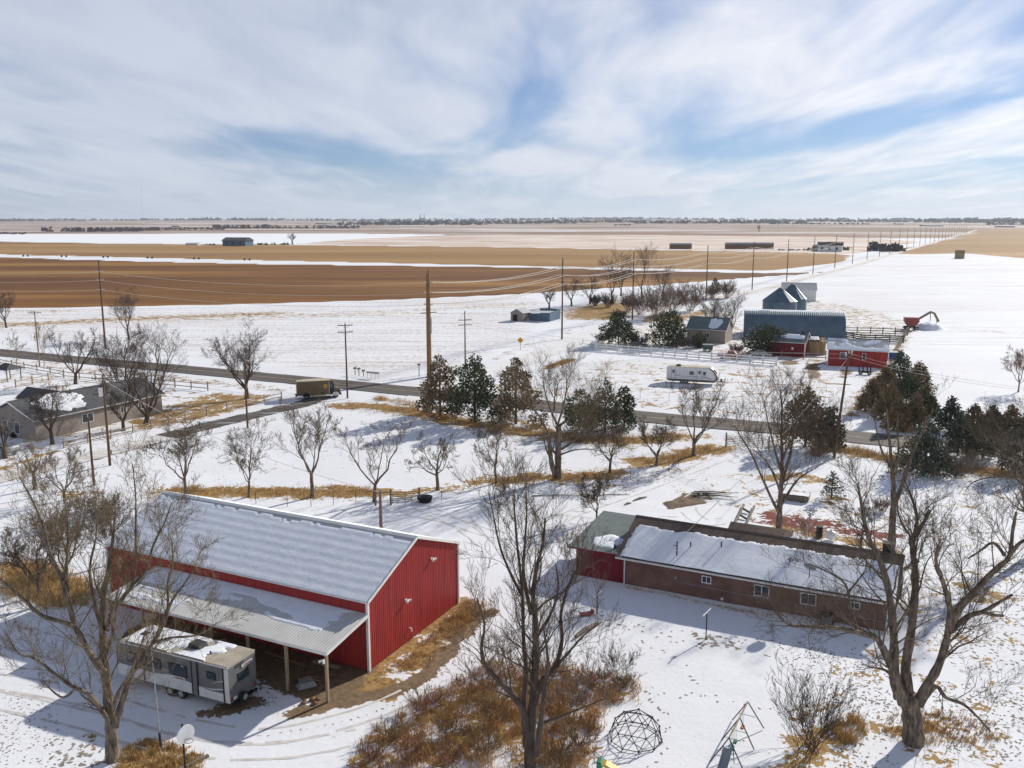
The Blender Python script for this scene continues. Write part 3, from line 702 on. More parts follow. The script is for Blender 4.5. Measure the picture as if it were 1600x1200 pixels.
def grass_tufts(name, label, spots, material, seed=1, cat='grass', kind='stuff'):
    """spots: (x, y, height, blades, spread)"""
    rr = random.Random(seed); mb = MB()
    for x, y, h, n, sp in spots:
        for i in range(n):
            bx = x+rr.gauss(0, sp); by = y+rr.gauss(0, sp); hh = h*rr.uniform(0.5, 1.2); a = rr.uniform(0, 6.28); w = 0.012+0.018*rr.random()
            lx, ly = rr.gauss(0, .38)*hh, rr.gauss(0, .38)*hh; ca, sa = math.cos(a)*w, math.sin(a)*w
            mb.tri((bx-ca, by-sa, -0.06), (bx+ca, by+sa, -0.06), (bx+lx, by+ly, hh))
    o = mb.build(name, material, recalc=False); tag(o, label, cat, kind=kind); return o
def spots_in(pts, n, rr, h, blades, sp):
    P = gp(pts); xs = [p[0] for p in P]; ys = [p[1] for p in P]; out = []
    X = np.array([rr.uniform(min(xs), max(xs)) for _ in range(n*4)]); Y = np.array([rr.uniform(min(ys), max(ys)) for _ in range(n*4)])
    ok = inside(P, X, Y)
    for x, y in list(zip(X[ok], Y[ok]))[:n]: out.append((x, y, h*rr.uniform(.5, 1.3), blades, sp))
    return out
def spots_line(pts, hw, n, rr, h, blades, sp):
    P = gp(pts); L = [math.hypot(b[0]-a[0], b[1]-a[1]) for a, b in zip(P, P[1:])]; out = []
    for _ in range(n):
        t = rr.uniform(0, sum(L)); i = 0
        while i < len(L)-1 and t > L[i]: t -= L[i]; i += 1
        f = min(1, t/L[i]); a, b = P[i], P[i+1]; dx, dy = (b[0]-a[0])/L[i], (b[1]-a[1])/L[i]; o = rr.gauss(0, hw*.5)
        out.append((a[0]+(b[0]-a[0])*f-dy*o, a[1]+(b[1]-a[1])*f+dx*o, h*rr.uniform(.5, 1.3), blades, sp))
    return out

# ---- traced trees close to the camera
PH = dict(n=[9, 6, 5, 3], len=3.0, ratio=[0.4, 0.66, 0.64, 0.6], rmin=0.009, rtip=0.005, ang=(25, 60), lift=0.26, wob=0.2, big=0.05, lo=0.22)
limb_tree('cottonwood_tree', 'massive bare cottonwood with thick gnarled trunk and cut limbs beside the brick house', (1427, 1160), [
    ([(1427, 1168), (1427, 1140), (1424, 1110), (1420, 1085)], 0.66, 0.50, 0, 0, 0),
    ([(1418, 1095), (1404, 1075), (1393, 1045), (1372, 1000), (1350, 991), (1312, 982), (1257, 979), (1232, 976), (1214, 958)], 0.30, 0.05, 0, -2.0, 1.0),
    ([(1340, 987), (1329, 950), (1322, 915), (1300, 897), (1264, 881)], 0.11, 0.03, -0.9, -1.4, 0.9),
    ([(1326, 925), (1342, 905), (1352, 890), (1354, 870)], 0.07, 0.025, -1.1, -1.0, 0.9),
    ([(1412, 1100), (1398, 1050), (1397, 1000), (1390, 930), (1375, 875), (1360, 847), (1350, 812), (1345, 782), (1340, 755)], 0.34, 0.05, 0, 1.8, 0.75),
    ([(1422, 1090), (1415, 1045), (1424, 985), (1430, 920), (1430, 885), (1425, 857), (1431, 832), (1432, 800), (1420, 765)], 0.34, 0.05, 0.1, 2.8, 0.75),
    ([(1430, 838), (1442, 818), (1452, 798)], 0.13, 0.08, 2.4, 2.8, 0.7),
    ([(1434, 1100), (1448, 1072), (1466, 1040), (1480, 995), (1484, 950), (1472, 905), (1462, 875), (1470, 842)], 0.34, 0.06, 0, -1.2, 0.7),
    ([(1484, 980), (1500, 950), (1525, 922), (1555, 890), (1577, 870), (1582, 832), (1588, 800)], 0.26, 0.07, -0.6, -1.5, 0.8),
    ([(1575, 872), (1594, 848), (1625, 838), (1660, 850)], 0.13, 0.05, -1.3, -2.0, 0.8),
    ([(1570, 868), (1552, 848), (1530, 862), (1512, 873)], 0.11, 0.04, -1.3, -0.6, 0.7),
    ([(1486, 985), (1515, 962), (1535, 956), (1560, 942), (1582, 929)], 0.20, 0.07, -0.4, -1.8, 0.5),
    ([(1535, 957), (1552, 961), (1568, 962)], 0.10, 0.08, -0.8, -0.9, 0.2),
    ([(1440, 1100), (1462, 1072), (1478, 1090), (1505, 1100), (1527, 1120), (1548, 1143)], 0.17, 0.05, 0, -1.5, 0.6),
    ([(1404, 1090), (1396, 1060), (1394, 1030)], 0.30, 0.2, -0.3, -0.2, 0.5)],
    dict(PH, n=[13, 5, 5, 4], len=2.7), twig='twig', seed=11)
limb_tree('cottonwood_tree', 'tall bare tree with spreading pale limbs in front of the grey travel trailer', (175, 1188), [
    ([(176, 1196), (175, 1160), (173, 1125), (168, 1080), (163, 1030), (160, 975), (163, 925), (170, 887), (176, 845), (180, 800)], 0.42, 0.05, 0, 1.2, 0.85),
    ([(162, 1050), (150, 1035), (135, 1012), (117, 981), (90, 970), (62, 960), (32, 932), (0, 905), (-15, 890)], 0.22, 0.04, 0, -1.8, 0.9),
    ([(117, 982), (106, 935), (95, 902), (78, 862), (66, 820), (50, 780), (30, 745)], 0.15, 0.03, -0.5, 1.0, 0.9),
    ([(112, 960), (104, 900), (106, 850), (104, 800), (98, 770)], 0.12, 0.03, -0.4, 1.8, 0.9),
    ([(166, 1120), (152, 1100), (138, 1085), (110, 1071), (82, 1050), (52, 1028), (28, 1020), (10, 990)], 0.17, 0.03, 0, -2.2, 1.0),
    ([(120, 1074), (100, 1090), (80, 1078), (66, 1062)], 0.08, 0.03, -1.0, -1.8, 0.8),
    ([(180, 1135), (190, 1100), (198, 1075), (208, 1050), (222, 1028), (240, 1003), (258, 970), (268, 940), (286, 915), (307, 885)], 0.22, 0.035, 0, 1.2, 0.9),
    ([(240, 1004), (270, 996), (300, 994), (322, 986), (340, 972)], 0.09, 0.025, 0.5, -0.6, 1.0),
    ([(246, 990), (262, 950), (262, 910), (270, 880), (268, 840)], 0.11, 0.025, 0.6, 1.6, 0.9),
    ([(176, 1110), (186, 1080), (202, 1055), (216, 1020), (228, 985)], 0.14, 0.04, 0, -1.2, 0.9),
    ([(166, 985), (178, 955), (195, 930), (206, 915), (212, 875), (212, 825), (212, 775), (207, 725)], 0.16, 0.025, 0.4, 2.0, 0.9),
    ([(205, 916), (228, 890), (240, 850), (258, 815), (268, 785)], 0.10, 0.02, 1.0, 2.2, 0.8),
    ([(160, 990), (148, 940), (140, 890), (150, 840), (152, 800)], 0.13, 0.03, 0.2, -0.6, 0.8),
    ([(166, 1020), (176, 990), (178, 950), (190, 905)], 0.12, 0.04, 0.1, -0.9, 0.8)],
    dict(PH, n=[9, 6, 5, 3], len=2.6), twig='twig_gold', seed=21)
limb_tree('cottonwood_tree', 'tall bare tree with several upright stems rising out of the brown thicket', (826, 1198), [
    ([(828, 1215), (828, 1160), (832, 1110), (836, 1060), (837, 1010), (836, 965), (833, 930), (838, 890), (848, 850), (852, 810)], 0.36, 0.05, 0, 0.8, 0.8),
    ([(826, 1140), (815, 1105), (800, 1085), (778, 1062), (758, 1040), (752, 1012), (757, 975), (745, 935)], 0.24, 0.04, 0, -1.2, 0.9),
    ([(822, 1165), (818, 1100), (822, 1050), (818, 1000), (816, 925), (808, 850), (804, 800), (803, 765)], 0.20, 0.03, 0.4, 1.8, 0.8),
    ([(838, 1180), (846, 1120), (852, 1070), (856, 1030), (850, 985)], 0.2, 0.05, -0.6, -1.6, 0.7),
    ([(835, 1100), (848, 1062), (868, 1040), (878, 1000), (876, 962), (886, 922), (900, 892), (905, 875)], 0.20, 0.03, 0, 1.4, 0.9),
    ([(870, 1040), (888, 1020), (910, 995), (940, 972)], 0.11, 0.025, 0.4, -0.8, 0.8),
    ([(830, 960), (818, 900), (820, 850), (823, 800), (822, 765)], 0.13, 0.025, 0.3, 1.5, 0.8),
    ([(836, 1000), (860, 960), (872, 920), (868, 880)], 0.11, 0.03, 0.2, 2.2, 0.8),
    ([(815, 930), (795, 890), (780, 850), (770, 800), (762, 765)], 0.10, 0.02, 1.2, 2.4, 0.8),
    ([(846, 1130), (880, 1118), (912, 1105), (945, 1092)], 0.09, 0.025, -0.6, -1.5, 1.0)],
    dict(PH, n=[11, 5, 5, 3], len=2.6, ang=(20, 50), lift=0.35), bark='bark_dark', twig='twig', seed=31)
limb_tree('cottonwood_tree', 'bare tree forking into two tall stems behind the house chimney', (1393, 862), [
    ([(1393, 868), (1394, 830), (1396, 790), (1396, 760), (1394, 735), (1391, 700), (1388, 670), (1386, 640)], 0.40, 0.05, 0, 0.5, 0.7),
    ([(1397, 790), (1406, 768), (1416, 740), (1424, 712), (1436, 685), (1448, 660), (1458, 640)], 0.24, 0.04, 0, 0.6, 0.7),
    ([(1394, 735), (1378, 705), (1370, 675), (1368, 648)], 0.15, 0.03, 0, -0.8, 0.7),
    ([(1394, 740), (1404, 705), (1402, 670), (1404, 645)], 0.15, 0.03, 0, 1.2, 0.7)],
    dict(PH, n=[5, 4, 4, 3], len=3.0, ang=(20, 52), lift=0.35, lo=0.3), twig='twig_gold', seed=41)
limb_tree('dead_looking_tree', 'low crooked bare tree with lopped upright stems at the house corner', (1428, 880), [
    ([(1428, 890), (1427, 860), (1424, 838)], 0.26, 0.20, 0, 0, 0),
    ([(1425, 845), (1432, 815), (1428, 790), (1418, 762), (1412, 745)], 0.15, 0.04, 0, 0.5, 1.0),
    ([(1425, 842), (1408, 815), (1402, 790), (1408, 765)], 0.12, 0.04, 0, -0.8, 1.0),
    ([(1430, 835), (1445, 815), (1453, 797)], 0.16, 0.11, 0, 0.6, 0.8)], dict(PH, n=[6, 4, 4], len=2.0, ratio=[.4, .5, .5]), bark='bark_dark', twig='twig_dark', seed=43)
limb_tree('elm_tree', 'bare tree with wide ascending limbs beside the red mulch bed behind the house', (1217, 826), [
    ([(1217, 832), (1218, 805), (1219, 780), (1221, 750), (1222, 715), (1221, 680), (1222, 640), (1219, 610)], 0.36, 0.04, 0, 0, 1.3),
    ([(1216, 800), (1205, 778), (1190, 745), (1172, 705), (1156, 680), (1148, 665)], 0.18, 0.03, 0, -0.8, 1.1),
    ([(1220, 790), (1235, 765), (1248, 748), (1268, 735), (1290, 722)], 0.17, 0.03, 0, 0.4, 1.2),
    ([(1218, 765), (1206, 735), (1192, 715), (1176, 702)], 0.14, 0.03, 0, 1.4, 1.2),
    ([(1220, 760), (1232, 720), (1240, 680), (1248, 640), (1246, 610)], 0.17, 0.03, 0, 1.2, 1.4),
    ([(1221, 740), (1210, 700), (1200, 660), (1194, 625)], 0.14, 0.03, 0, -1.2, 1.4),
    ([(1221, 720), (1236, 690), (1258, 668), (1276, 650)], 0.12, 0.03, 0, -1.0, 1.3)],
    dict(PH, n=[8, 5, 5, 3], len=3.2, ang=(20, 45), lift=0.4, lo=0.3), seed=51)
limb_tree('elm_tree', 'big old bare tree with twin trunk and broad spreading crown in the orchard row', (871, 748), [
    ([(872, 752), (872, 735), (872, 705), (873, 680), (873, 665)], 0.46, 0.30, 0, 0, 0.2),
    ([(868, 745), (862, 725), (859, 700), (858, 680)], 0.34, 0.22, -0.3, -0.6, 0.2),
    ([(858, 682), (836, 680), (812, 680), (796, 676)], 0.15, 0.04, -0.6, -2.0, 1.2),
    ([(858, 688), (840, 688), (824, 691)], 0.10, 0.04, -0.6, -1.5, 0.9),
    ([(873, 668), (862, 645), (852, 615), (848, 585)], 0.18, 0.03, 0, 1.0, 1.5),
    ([(874, 665), (892, 652), (912, 640), (935, 632)], 0.19, 0.04, 0, 1.2, 1.5),
    ([(876, 690), (895, 678), (908, 665), (925, 640), (940, 610)], 0.19, 0.03, 0, -1.0, 1.5),
    ([(877, 702), (895, 690), (912, 674), (935, 660)], 0.18, 0.04, 0, 1.6, 1.3),
    ([(877, 710), (898, 703), (925, 702), (950, 708)], 0.12, 0.03, 0, -1.4, 1.0),
    ([(858, 684), (846, 655), (825, 632), (800, 615)], 0.16, 0.03, -0.5, 1.4, 1.5),
    ([(870, 668), (880, 635), (886, 600), (884, 578)], 0.16, 0.03, 0, -0.6, 1.5)],
    dict(PH, n=[8, 5, 5, 3], len=3.4, ang=(22, 50), lift=0.3), twig='twig_gold', seed=61)
limb_tree('cottonwood_tree', 'rough bare tree with drooping gnarled boughs east of the snowy yard', (1612, 870), [
    ([(1612, 880), (1608, 820), (1604, 760), (1606, 700), (1612, 650)], 0.5, 0.15, 0, 0, 0.8),
    ([(1606, 765), (1592, 742), (1572, 745), (1545, 746), (1520, 754), (1508, 768)], 0.17, 0.03, 0, -1.0, 1.2),
    ([(1606, 740), (1590, 722), (1568, 712), (1545, 690), (1530, 668)], 0.2, 0.03, 0, 0.8, 1.4),
    ([(1606, 710), (1592, 694), (1575, 686), (1555, 660)], 0.16, 0.03, 0, 1.2, 1.4),
    ([(1604, 800), (1585, 790), (1570, 772)], 0.10, 0.03, 0, -0.6, 1.0),
    ([(1607, 700), (1620, 670), (1640, 640)], 0.2, 0.04, 0, 0, 1.0)],
    dict(PH, n=[9, 6, 5, 2], len=2.8), seed=71)
# ---- orchard row behind the barn and the other yard trees: (px base, px top, half-width ratio, ...)
GROW = 'bare trees along the fence behind the barn'
def px_tree(bx, by, ty, name, label, **k):
    b = G(bx, by); h = PY(bx, ty, b.y).z; return bare_tree(name, label, b, h, **k)
px_tree(291, 773, 662, 'fruit_tree', 'bare tree with a wide round crown just beyond the west end of the barn ridge', w=0.42, r=0.17, seed=101, group=GROW)
px_tree(389, 776, 675, 'fruit_tree', 'small twiggy bare tree with low side shoots in the grass strip behind the barn', w=0.30, r=0.13, seed=102, group=GROW, dens=0.9)
px_tree(488, 775, 640, 'fruit_tree', 'bare tree with a forked trunk and tall full crown behind the barn', w=0.36, r=0.19, seed=103, group=GROW, style='vase', fork_h=0.26)
px_tree(585, 783, 655, 'fruit_tree', 'vase-shaped bare tree standing by the pipe gate behind the barn', w=0.42, r=0.18, seed=104, group=GROW, style='vase', fork_h=0.2, dens=0.8)
px_tree(684, 765, 690, 'fruit_tree', 'short umbrella-shaped bare tree with one long low bough near the black trough', w=0.62, r=0.17, seed=105, group=GROW, fork_h=0.38, dens=0.9)
px_tree(776, 754, 662, 'fruit_tree', 'slender leaning bare tree between the umbrella-shaped tree and the twin-trunked one', w=0.36, r=0.13, seed=106, group=GROW, lean=(-0.12, 0), fork_h=0.3, dens=0.85)
px_tree(953, 739, 668, 'fruit_tree', 'small bare tree with arching boughs next to the twin-trunked tree', w=0.6, r=0.15, seed=107, group=GROW, fork_h=0.28)
px_tree(1026, 727, 662, 'fruit_tree', 'short wide bare tree on the grassy mound by the yard path', w=0.6, r=0.16, seed=108, group=GROW, fork_h=0.22)
px_tree(1084, 711, 608, 'fruit_tree', 'tall bare tree on the grassy mound beside the pipe gate to the highway', w=0.36, r=0.22, seed=109, group=GROW, fork_h=0.2, style='vase')
px_tree(932, 812, 752, 'sapling', 'small rounded bare tree right behind the green garage roof', w=0.5, r=0.09, seed=110, fork_h=0.2, twig='twig_dark', bark='bark_dark')
px_tree(55, 764, 695, 'pruned_tree', 'hard-pruned bare tree with stubby upright limbs beside the snowy lane', w=0.34, r=0.2, seed=111, style='vase', dens=0.35, fork_h=0.35, bark='bark')
px_tree(102, 782, 700, 'fruit_tree', 'bushy bare tree next to the plain post by the snowy lane', w=0.45, r=0.16, seed=112, dens=1.0, fork_h=0.15, style='vase')
px_tree(62, 930, 838, 'fruit_tree', 'dark leaning bare tree in the golden grass west of the barn', w=0.52, r=0.16, seed=113, twig='twig_dark', bark='bark_dark', lean=(-0.15, 0))
px_tree(104, 935, 790, 'fruit_tree', 'thick-stemmed bare tree between the dark leaning tree and the barn', w=0.36, r=0.2, seed=114, twig='twig', bark='bark')
px_tree(176, 880, 782, 'fruit_tree', 'twiggy bare tree pressed against the barn end wall', w=0.45, r=0.14, seed=115, twig='twig_dark')
px_tree(82, 694, 608, 'yard_tree', 'dense bare tree in front of the grey house wall', w=0.42, r=0.24, seed=116, twig='twig_dark', bark='bark_dark')
px_tree(193, 672, 596, 'yard_tree', 'bare tree with forked dark trunk at the east end of the grey house', w=0.45, r=0.24, seed=117, twig='twig_dark', bark='bark_dark', style='vase', fork_h=0.18)
px_tree(228, 663, 532, 'yard_tree', 'largest bare tree by the grey house, its dark trunk leaning towards the lane', w=0.5, r=0.34, seed=118, twig='twig_dark', bark='bark_dark', fork_h=0.12, lean=(0.22, 0), dens=1.1)
px_tree(196, 640, 525, 'yard_tree', 'broad bare tree behind the east end of the grey house', w=0.42, r=0.28, seed=119, twig='twig_dark', bark='bark_dark')
px_tree(8, 716, 655, 'pruned_tree', 'dark stump-like bare tree beside the silver propane tank', w=0.3, r=0.26, seed=120, twig='twig_dark', bark='bark_dark', dens=0.5)
px_tree(118, 600, 520, 'yard_tree', 'bare tree standing inside the wooden fence behind the grey house', w=0.5, r=0.3, seed=121, twig='twig_dark', bark='bark_dark', fork_h=0.2, style='vase')
px_tree(386, 622, 520, 'yard_tree', 'thick bushy bare tree at the highway by the light pole', w=0.46, r=0.34, seed=122, twig='twig_dark', bark='bark_dark', dens=1.2, fork_h=0.16)
px_tree(27, 580, 528, 'sapling', 'thin young tree on the snow beyond the wooden fence', w=0.2, r=0.07, seed=123, dens=0.6, twig='twig_gold', bark='wood')
px_tree(69, 572, 512, 'sapling', 'thin young tree at the corner of the wooden fence', w=0.16, r=0.07, seed=124, dens=0.6, twig='twig_gold', bark='wood')
px_tree(201, 530, 462, 'field_tree', 'lone bare tree on a dark patch in the stubble field', w=0.42, r=0.24, seed=125, twig='twig_dark', bark='bark_dark')
px_tree(10, 512, 462, 'field_tree', 'bare tree at the edge of the brown ploughed field', w=0.4, r=0.24, seed=126, twig='twig_dark', bark='bark_dark')
px_tree(866, 642, 575, 'field_tree', 'thin bare tree growing on the far verge of the highway', w=0.34, r=0.12, seed=127, twig='twig', dens=0.7, fork_h=0.3)
px_tree(1591, 612, 552, 'field_tree', 'bare reddish bush-like tree alone in the snow field east of the windbreak', w=0.4, r=0.12, seed=128, twig='twig_red')
px_tree(1140, 528, 466, 'yard_tree', 'round-crowned bare tree behind the white rail fence', w=0.52, r=0.3, seed=129, twig='twig_dark', bark='bark_dark', fork_h=0.16)
px_tree(1112, 522, 470, 'yard_tree', 'bare tree beside the small farmhouse roof', w=0.4, r=0.26, seed=130, twig='twig_dark', bark='bark_dark')
px_tree(1398, 805, 745, 'sapling', 'thin young bare tree between the mulch bed and the tan bush', w=0.3, r=0.06, seed=131, dens=0.6) if False else None
px_tree(1345, 860, 790, 'sapling', 'slim crooked bare tree rising behind the snowy house roof', w=0.35, r=0.1, seed=132, dens=0.6, twig='twig_dark', bark='bark_dark')
# grove across the county road
GG = 'bare trees of the grove beyond the stubble field'
for i, (bx, by, ty, w) in enumerate([(858, 482, 455, .5), (893, 478, 440, .5), (922, 475, 436, .5), (955, 475, 402, .42), (1003, 466, 392, .45), (970, 462, 420, .4), (1035, 468, 420, .4), (1088, 472, 445, .6)]):
    px_tree(bx, by, ty, 'grove_tree', 'bare tree in the dark grove between the blue shed and the county road', w=w, r=0.3, seed=140+i, twig='twig_dark', bark='bark_dark', group=GG, far=True)
GB = 'brown bushes of the grove beyond the stubble field'
for i, (bx, by, ty, w) in enumerate([(1000, 492, 457, .8), (1026, 498, 450, .75), (1052, 491, 444, .7), (1078, 486, 452, .8), (982, 486, 462, .8), (1112, 466, 446, .85), (1136, 466, 441, .7), (930, 478, 462, .9), (950, 480, 460, .9)]):
    px_tree(bx, by, ty, 'thicket_bush', 'large rounded brown bush massed in the grove by the county road', style='shrub', w=w*0.75, r=0.05, seed=160+i, twig='twig_dark' if i > 6 else 'brush_brown', bark='brush_brown', group=GB, far=True, forks=44, cat='bush')
# near bushes
px_tree(1262, 1168, 1062, 'shrub', 'big dark upright shrub with reddish base beside the swing set', style='shrub', w=0.55, r=0.022, seed=180, bark='twig_dark', twig='twig_dark', forks=44, cat='bush')
px_tree(78, 1062, 975, 'shrub', 'sparse twiggy shrub on the snow under the left boughs of the trailer tree', style='shrub', w=0.4, r=0.02, seed=181, forks=8, cat='bush') if False else None
px_tree(1378, 798, 776, 'shrub', 'small tan rounded bush on the snow behind the house', style='shrub', w=0.75, r=0.02, seed=182, bark='twig_red', twig='twig_red', forks=40, cat='bush')
px_tree(962, 1050, 1010, 'shrub', 'low twiggy shrub at the north tip of the brown thicket', style='shrub', w=0.9, r=0.012, seed=183, bark='twig_dark', twig='twig_dark', forks=26, cat='bush')
px_tree(1275, 712, 640, 'shrub', 'purplish bare bush under the tall pine near the highway', style='shrub', w=0.6, r=0.03, seed=184, bark='twig_red', twig='twig_dark', forks=46, cat='bush')
px_tree(905, 690, 655, 'shrub', 'tangle of brown brush at the foot of the junipers by the highway', style='shrub', w=0.9, r=0.02, seed=185, bark='twig', twig='twig', forks=46, cat='bush')
px_tree(1500, 745, 700, 'shrub', 'grey brush along the near verge under the eastern junipers', style='shrub', w=0.9, r=0.02, seed=186, bark='twig', twig='twig', forks=46, cat='bush')
# ---- evergreens
def px_ever(bx, by, ty, wpx, name, label, **k):
    b = G(bx, by); h = PY(bx, ty, b.y).z; dep = b.y*_c+H*_s; evergreen(name, label, b, h, wpx*1.18*dep/F, **k)
EG = 'junipers in a clump by the highway'
px_ever(688, 650, 552, 74, 'juniper_tree', 'ragged dark juniper at the west end of the clump by the highway', seed=201, kind='open', needle='needle_rust', group=EG, n=3600, leaf=0.42)
px_ever(742, 660, 548, 84, 'juniper_tree', 'tallest dark juniper in the middle of the clump by the highway', seed=202, kind='open', needle='needle', group=EG, n=4200, leaf=0.42)
px_ever(806, 662, 556, 78, 'juniper_tree', 'loose rusty juniper at the east end of the clump by the highway', seed=203, kind='open', needle='needle_rust', group=EG, n=3600, leaf=0.42)
px_ever(905, 672, 606, 50, 'juniper_tree', 'dark juniper half hidden behind the twin-trunked orchard tree', seed=204, kind='round', needle='needle', n=2400, leaf=0.36)
px_ever(945, 676, 588, 58, 'juniper_tree', 'pointed juniper on the verge behind the big orchard tree', seed=205, kind='cone', needle='needle', n=2600, leaf=0.36)
px_ever(975, 668, 600, 40, 'pine_tree', 'small open pine beside the pointed juniper on the verge', seed=206, kind='open', needle='needle', n=1800, leaf=0.36)
px_ever(1258, 698, 602, 78, 'pine_tree', 'tall open pine on the near verge beside the leaning utility pole', seed=207, kind='open', needle='needle_rust', n=4200, leaf=0.38)
px_ever(1298, 705, 632, 46, 'juniper_tree', 'thin juniper tucked behind the leaning utility pole', seed=208, kind='open', needle='needle', n=1800, leaf=0.36)
px_ever(1445, 738, 656, 84, 'juniper_tree', 'broad dark juniper at the back edge of the snowy yard', seed=209, kind='cone', needle='needle_blue', n=4200, leaf=0.34)
px_ever(1496, 712, 640, 52, 'juniper_tree', 'narrow dark juniper with gaps on the near side of the highway', seed=210, kind='open', needle='needle_blue', n=2400, leaf=0.34)
px_ever(1535, 716, 650, 50, 'juniper_tree', 'dark juniper among the grey brush near the drooping eastern tree', seed=211, kind='round', needle='needle', n=2200, leaf=0.34)
px_ever(1585, 740, 668, 60, 'juniper_tree', 'dark juniper behind the drooping boughs of the eastern tree', seed=212, kind='round', needle='needle_blue', n=2400, leaf=0.34)
WB = 'evergreens of the windbreak along the corral fence'
wb = [(1405, 598, 545, 46), (1434, 612, 562, 42), (1383, 618, 568, 42), (1416, 630, 578, 46), (1362, 642, 588, 38), (1388, 655, 594, 46), (1444, 648, 602, 38), (1428, 668, 610, 40), (1404, 672, 620, 38)]
for i, (bx, by, ty, w) in enumerate(wb):
    px_ever(bx, by, ty, w, 'windbreak_evergreen', 'rusty brown-green evergreen packed into the windbreak beside the corral fence', seed=220+i, kind='cone', needle='needle_rust' if i % 3 else 'needle', group=WB, n=3000, leaf=0.36)
NR = 'junipers in the row on the far side of the highway'
for i, (bx, by, ty, w) in enumerate([(1484, 672, 616, 42), (1520, 680, 628, 42), (1548, 680, 630, 36), (1577, 684, 630, 38), (1610, 686, 634, 44)]):
    px_ever(bx, by, ty, w, 'row_juniper', 'conical juniper in the row across the highway from the eastern yard', seed=240+i, kind='cone', needle='needle_rust' if i % 2 else 'needle_blue', group=NR, n=2200, leaf=0.38)
px_ever(966, 538, 482, 58, 'pine_tree', 'loose green pine at the west end of the white rail fence', seed=250, kind='open', needle='needle', n=2600, leaf=0.6)
px_ever(1044, 540, 484, 62, 'pine_tree', 'dense dark pine behind the middle of the white rail fence', seed=251, kind='round', needle='needle', n=3400, leaf=0.55)
px_ever(1092, 543, 518, 22, 'juniper_tree', 'small dark juniper beside the green cart behind the white fence', seed=252, kind='round', needle='needle', n=900, leaf=0.5)
px_ever(1198, 552, 508, 70, 'pine_tree', 'wide dark pine in front of the blue quonset hut', seed=253, kind='round', needle='needle', n=3600, leaf=0.55)
px_ever(1117, 456, 432, 16, 'spruce_tree', 'small dark spruce at the far end of the brown bushes', seed=254, kind='cone', needle='needle', n=700, leaf=0.6)
px_ever(1299, 778, 735, 34, 'young_pine', 'sparse young pine standing in the snow behind the house', seed=255, kind='open', needle='needle_blue', n=650, leaf=0.22)
# ---- dry grass and thicket
rr = random.Random(77)
sp = []
sp += spots_line([(262, 767), (420, 769), (590, 768)], 2.4, 300, rr, 0.35, 10, 0.25)
sp += spots_line([(780, 751), (880, 747), (960, 741)], 2.2, 260, rr, 0.4, 10, 0.25)
sp += spots_line([(1000, 722), (1085, 707), (1120, 700)], 2.4, 200, rr, 0.4, 10, 0.25)
sp += spots_line([(530, 634), (640, 643), (700, 655), (800, 672), (900, 685), (990, 690), (1060, 680)], 3.0, 420, rr, 0.8, 12, 0.3)
sp += spots_line([(590, 622), (640, 632), (700, 640)], 1.6, 80, rr, 0.8, 12, 0.3)
sp += spots_line([(1305, 700), (1420, 722), (1520, 735), (1600, 740)], 2.6, 260, rr, 0.8, 12, 0.3)
sp += spots_in([(190, 1170), (232, 1152), (280, 1166), (318, 1182), (310, 1215), (175, 1215)], 260, rr, 0.3, 14, 0.12)
sp += spots_in([(0, 880), (60, 875), (135, 905), (140, 945), (80, 950), (0, 930)], 260, rr, 0.8, 14, 0.3)
sp += spots_in([(1375, 1130), (1400, 1105), (1480, 1110), (1560, 1130), (1570, 1165), (1450, 1165), (1380, 1150)], 160, rr, 0.22, 12, 0.12)
sp += spots_in([(592, 1052), (650, 1010), (727, 938), (742, 935), (748, 975), (712, 1000), (665, 1045)], 200, rr, 0.18, 12, 0.15)
sp += spots_in([(1300, 1130), (1345, 1120), (1350, 1160), (1310, 1165)], 40, rr, 0.7, 22, 0.16)
sp += spots_line([(700, 990), (745, 945), (760, 960)], 0.8, 60, rr, 0.6, 14, 0.16)
sp += spots_in([(885, 482), (965, 468), (1000, 480), (980, 500), (905, 500)], 120, rr, 0.9, 8, 0.6)
sp += spots_line([(855, 575), (890, 562)], 1.2, 60, rr, 0.7, 10, 0.3)
sp += spots_line([(1415, 530), (1345, 620), (1330, 650)], 1.6, 120, rr, 0.9, 10, 0.35)
sp += spots_line([(980, 917), (1180, 958), (1376, 998)], 0.3, 130, rr, 0.10, 10, 0.12)
grass_tufts('dry_grass', 'golden dry winter grass standing along ditches, fences and tree rows', sp, 'dry_grass', 5)
TH = [(545, 1205), (565, 1155), (640, 1098), (715, 1062), (770, 1032), (880, 1042), (960, 1052), (1006, 1076), (996, 1096), (955, 1106), (930, 1150), (915, 1205)]
grass_tufts('dry_weeds', 'rust-brown weeds and dead grass of the thicket round the upright-stemmed tree', spots_in(TH, 330, rr, 0.62, 24, 0.2), 'weed', 6)
grass_tufts('dry_weeds', 'straw-coloured weed stalks scattered through the brown thicket', spots_in(TH, 300, rr, 0.55, 20, 0.22), 'dry_grass', 8)
TB = 'brown bushes of the thicket round the upright-stemmed tree'
for i, (x, y, hh) in enumerate([(610, 1160, 1.3), (660, 1110, 1.5), (700, 1150, 1.4), (745, 1085, 2.0), (770, 1130, 1.6), (800, 1050, 2.3), (860, 1060, 2.4), (890, 1110, 1.8), (905, 1165, 1.6), (640, 1190, 1.4), (760, 1180, 1.5), (930, 1070, 1.5), (975, 1075, 1.0), (700, 1195, 1.3), (870, 1190, 1.5), (580, 1190, 1.1)]):
    bare_tree('thicket_bush', 'tangled rust-brown bush in the thicket round the upright-stemmed tree' if i % 2 else 'straw-coloured twiggy bush in the thicket round the upright-stemmed tree', G(x, y), hh, w=0.85, r=0.014, seed=300+i, style='shrub', bark='twig_red', twig='twig_red' if i % 2 else 'twig_gold', group=TB, forks=23, cat='bush')

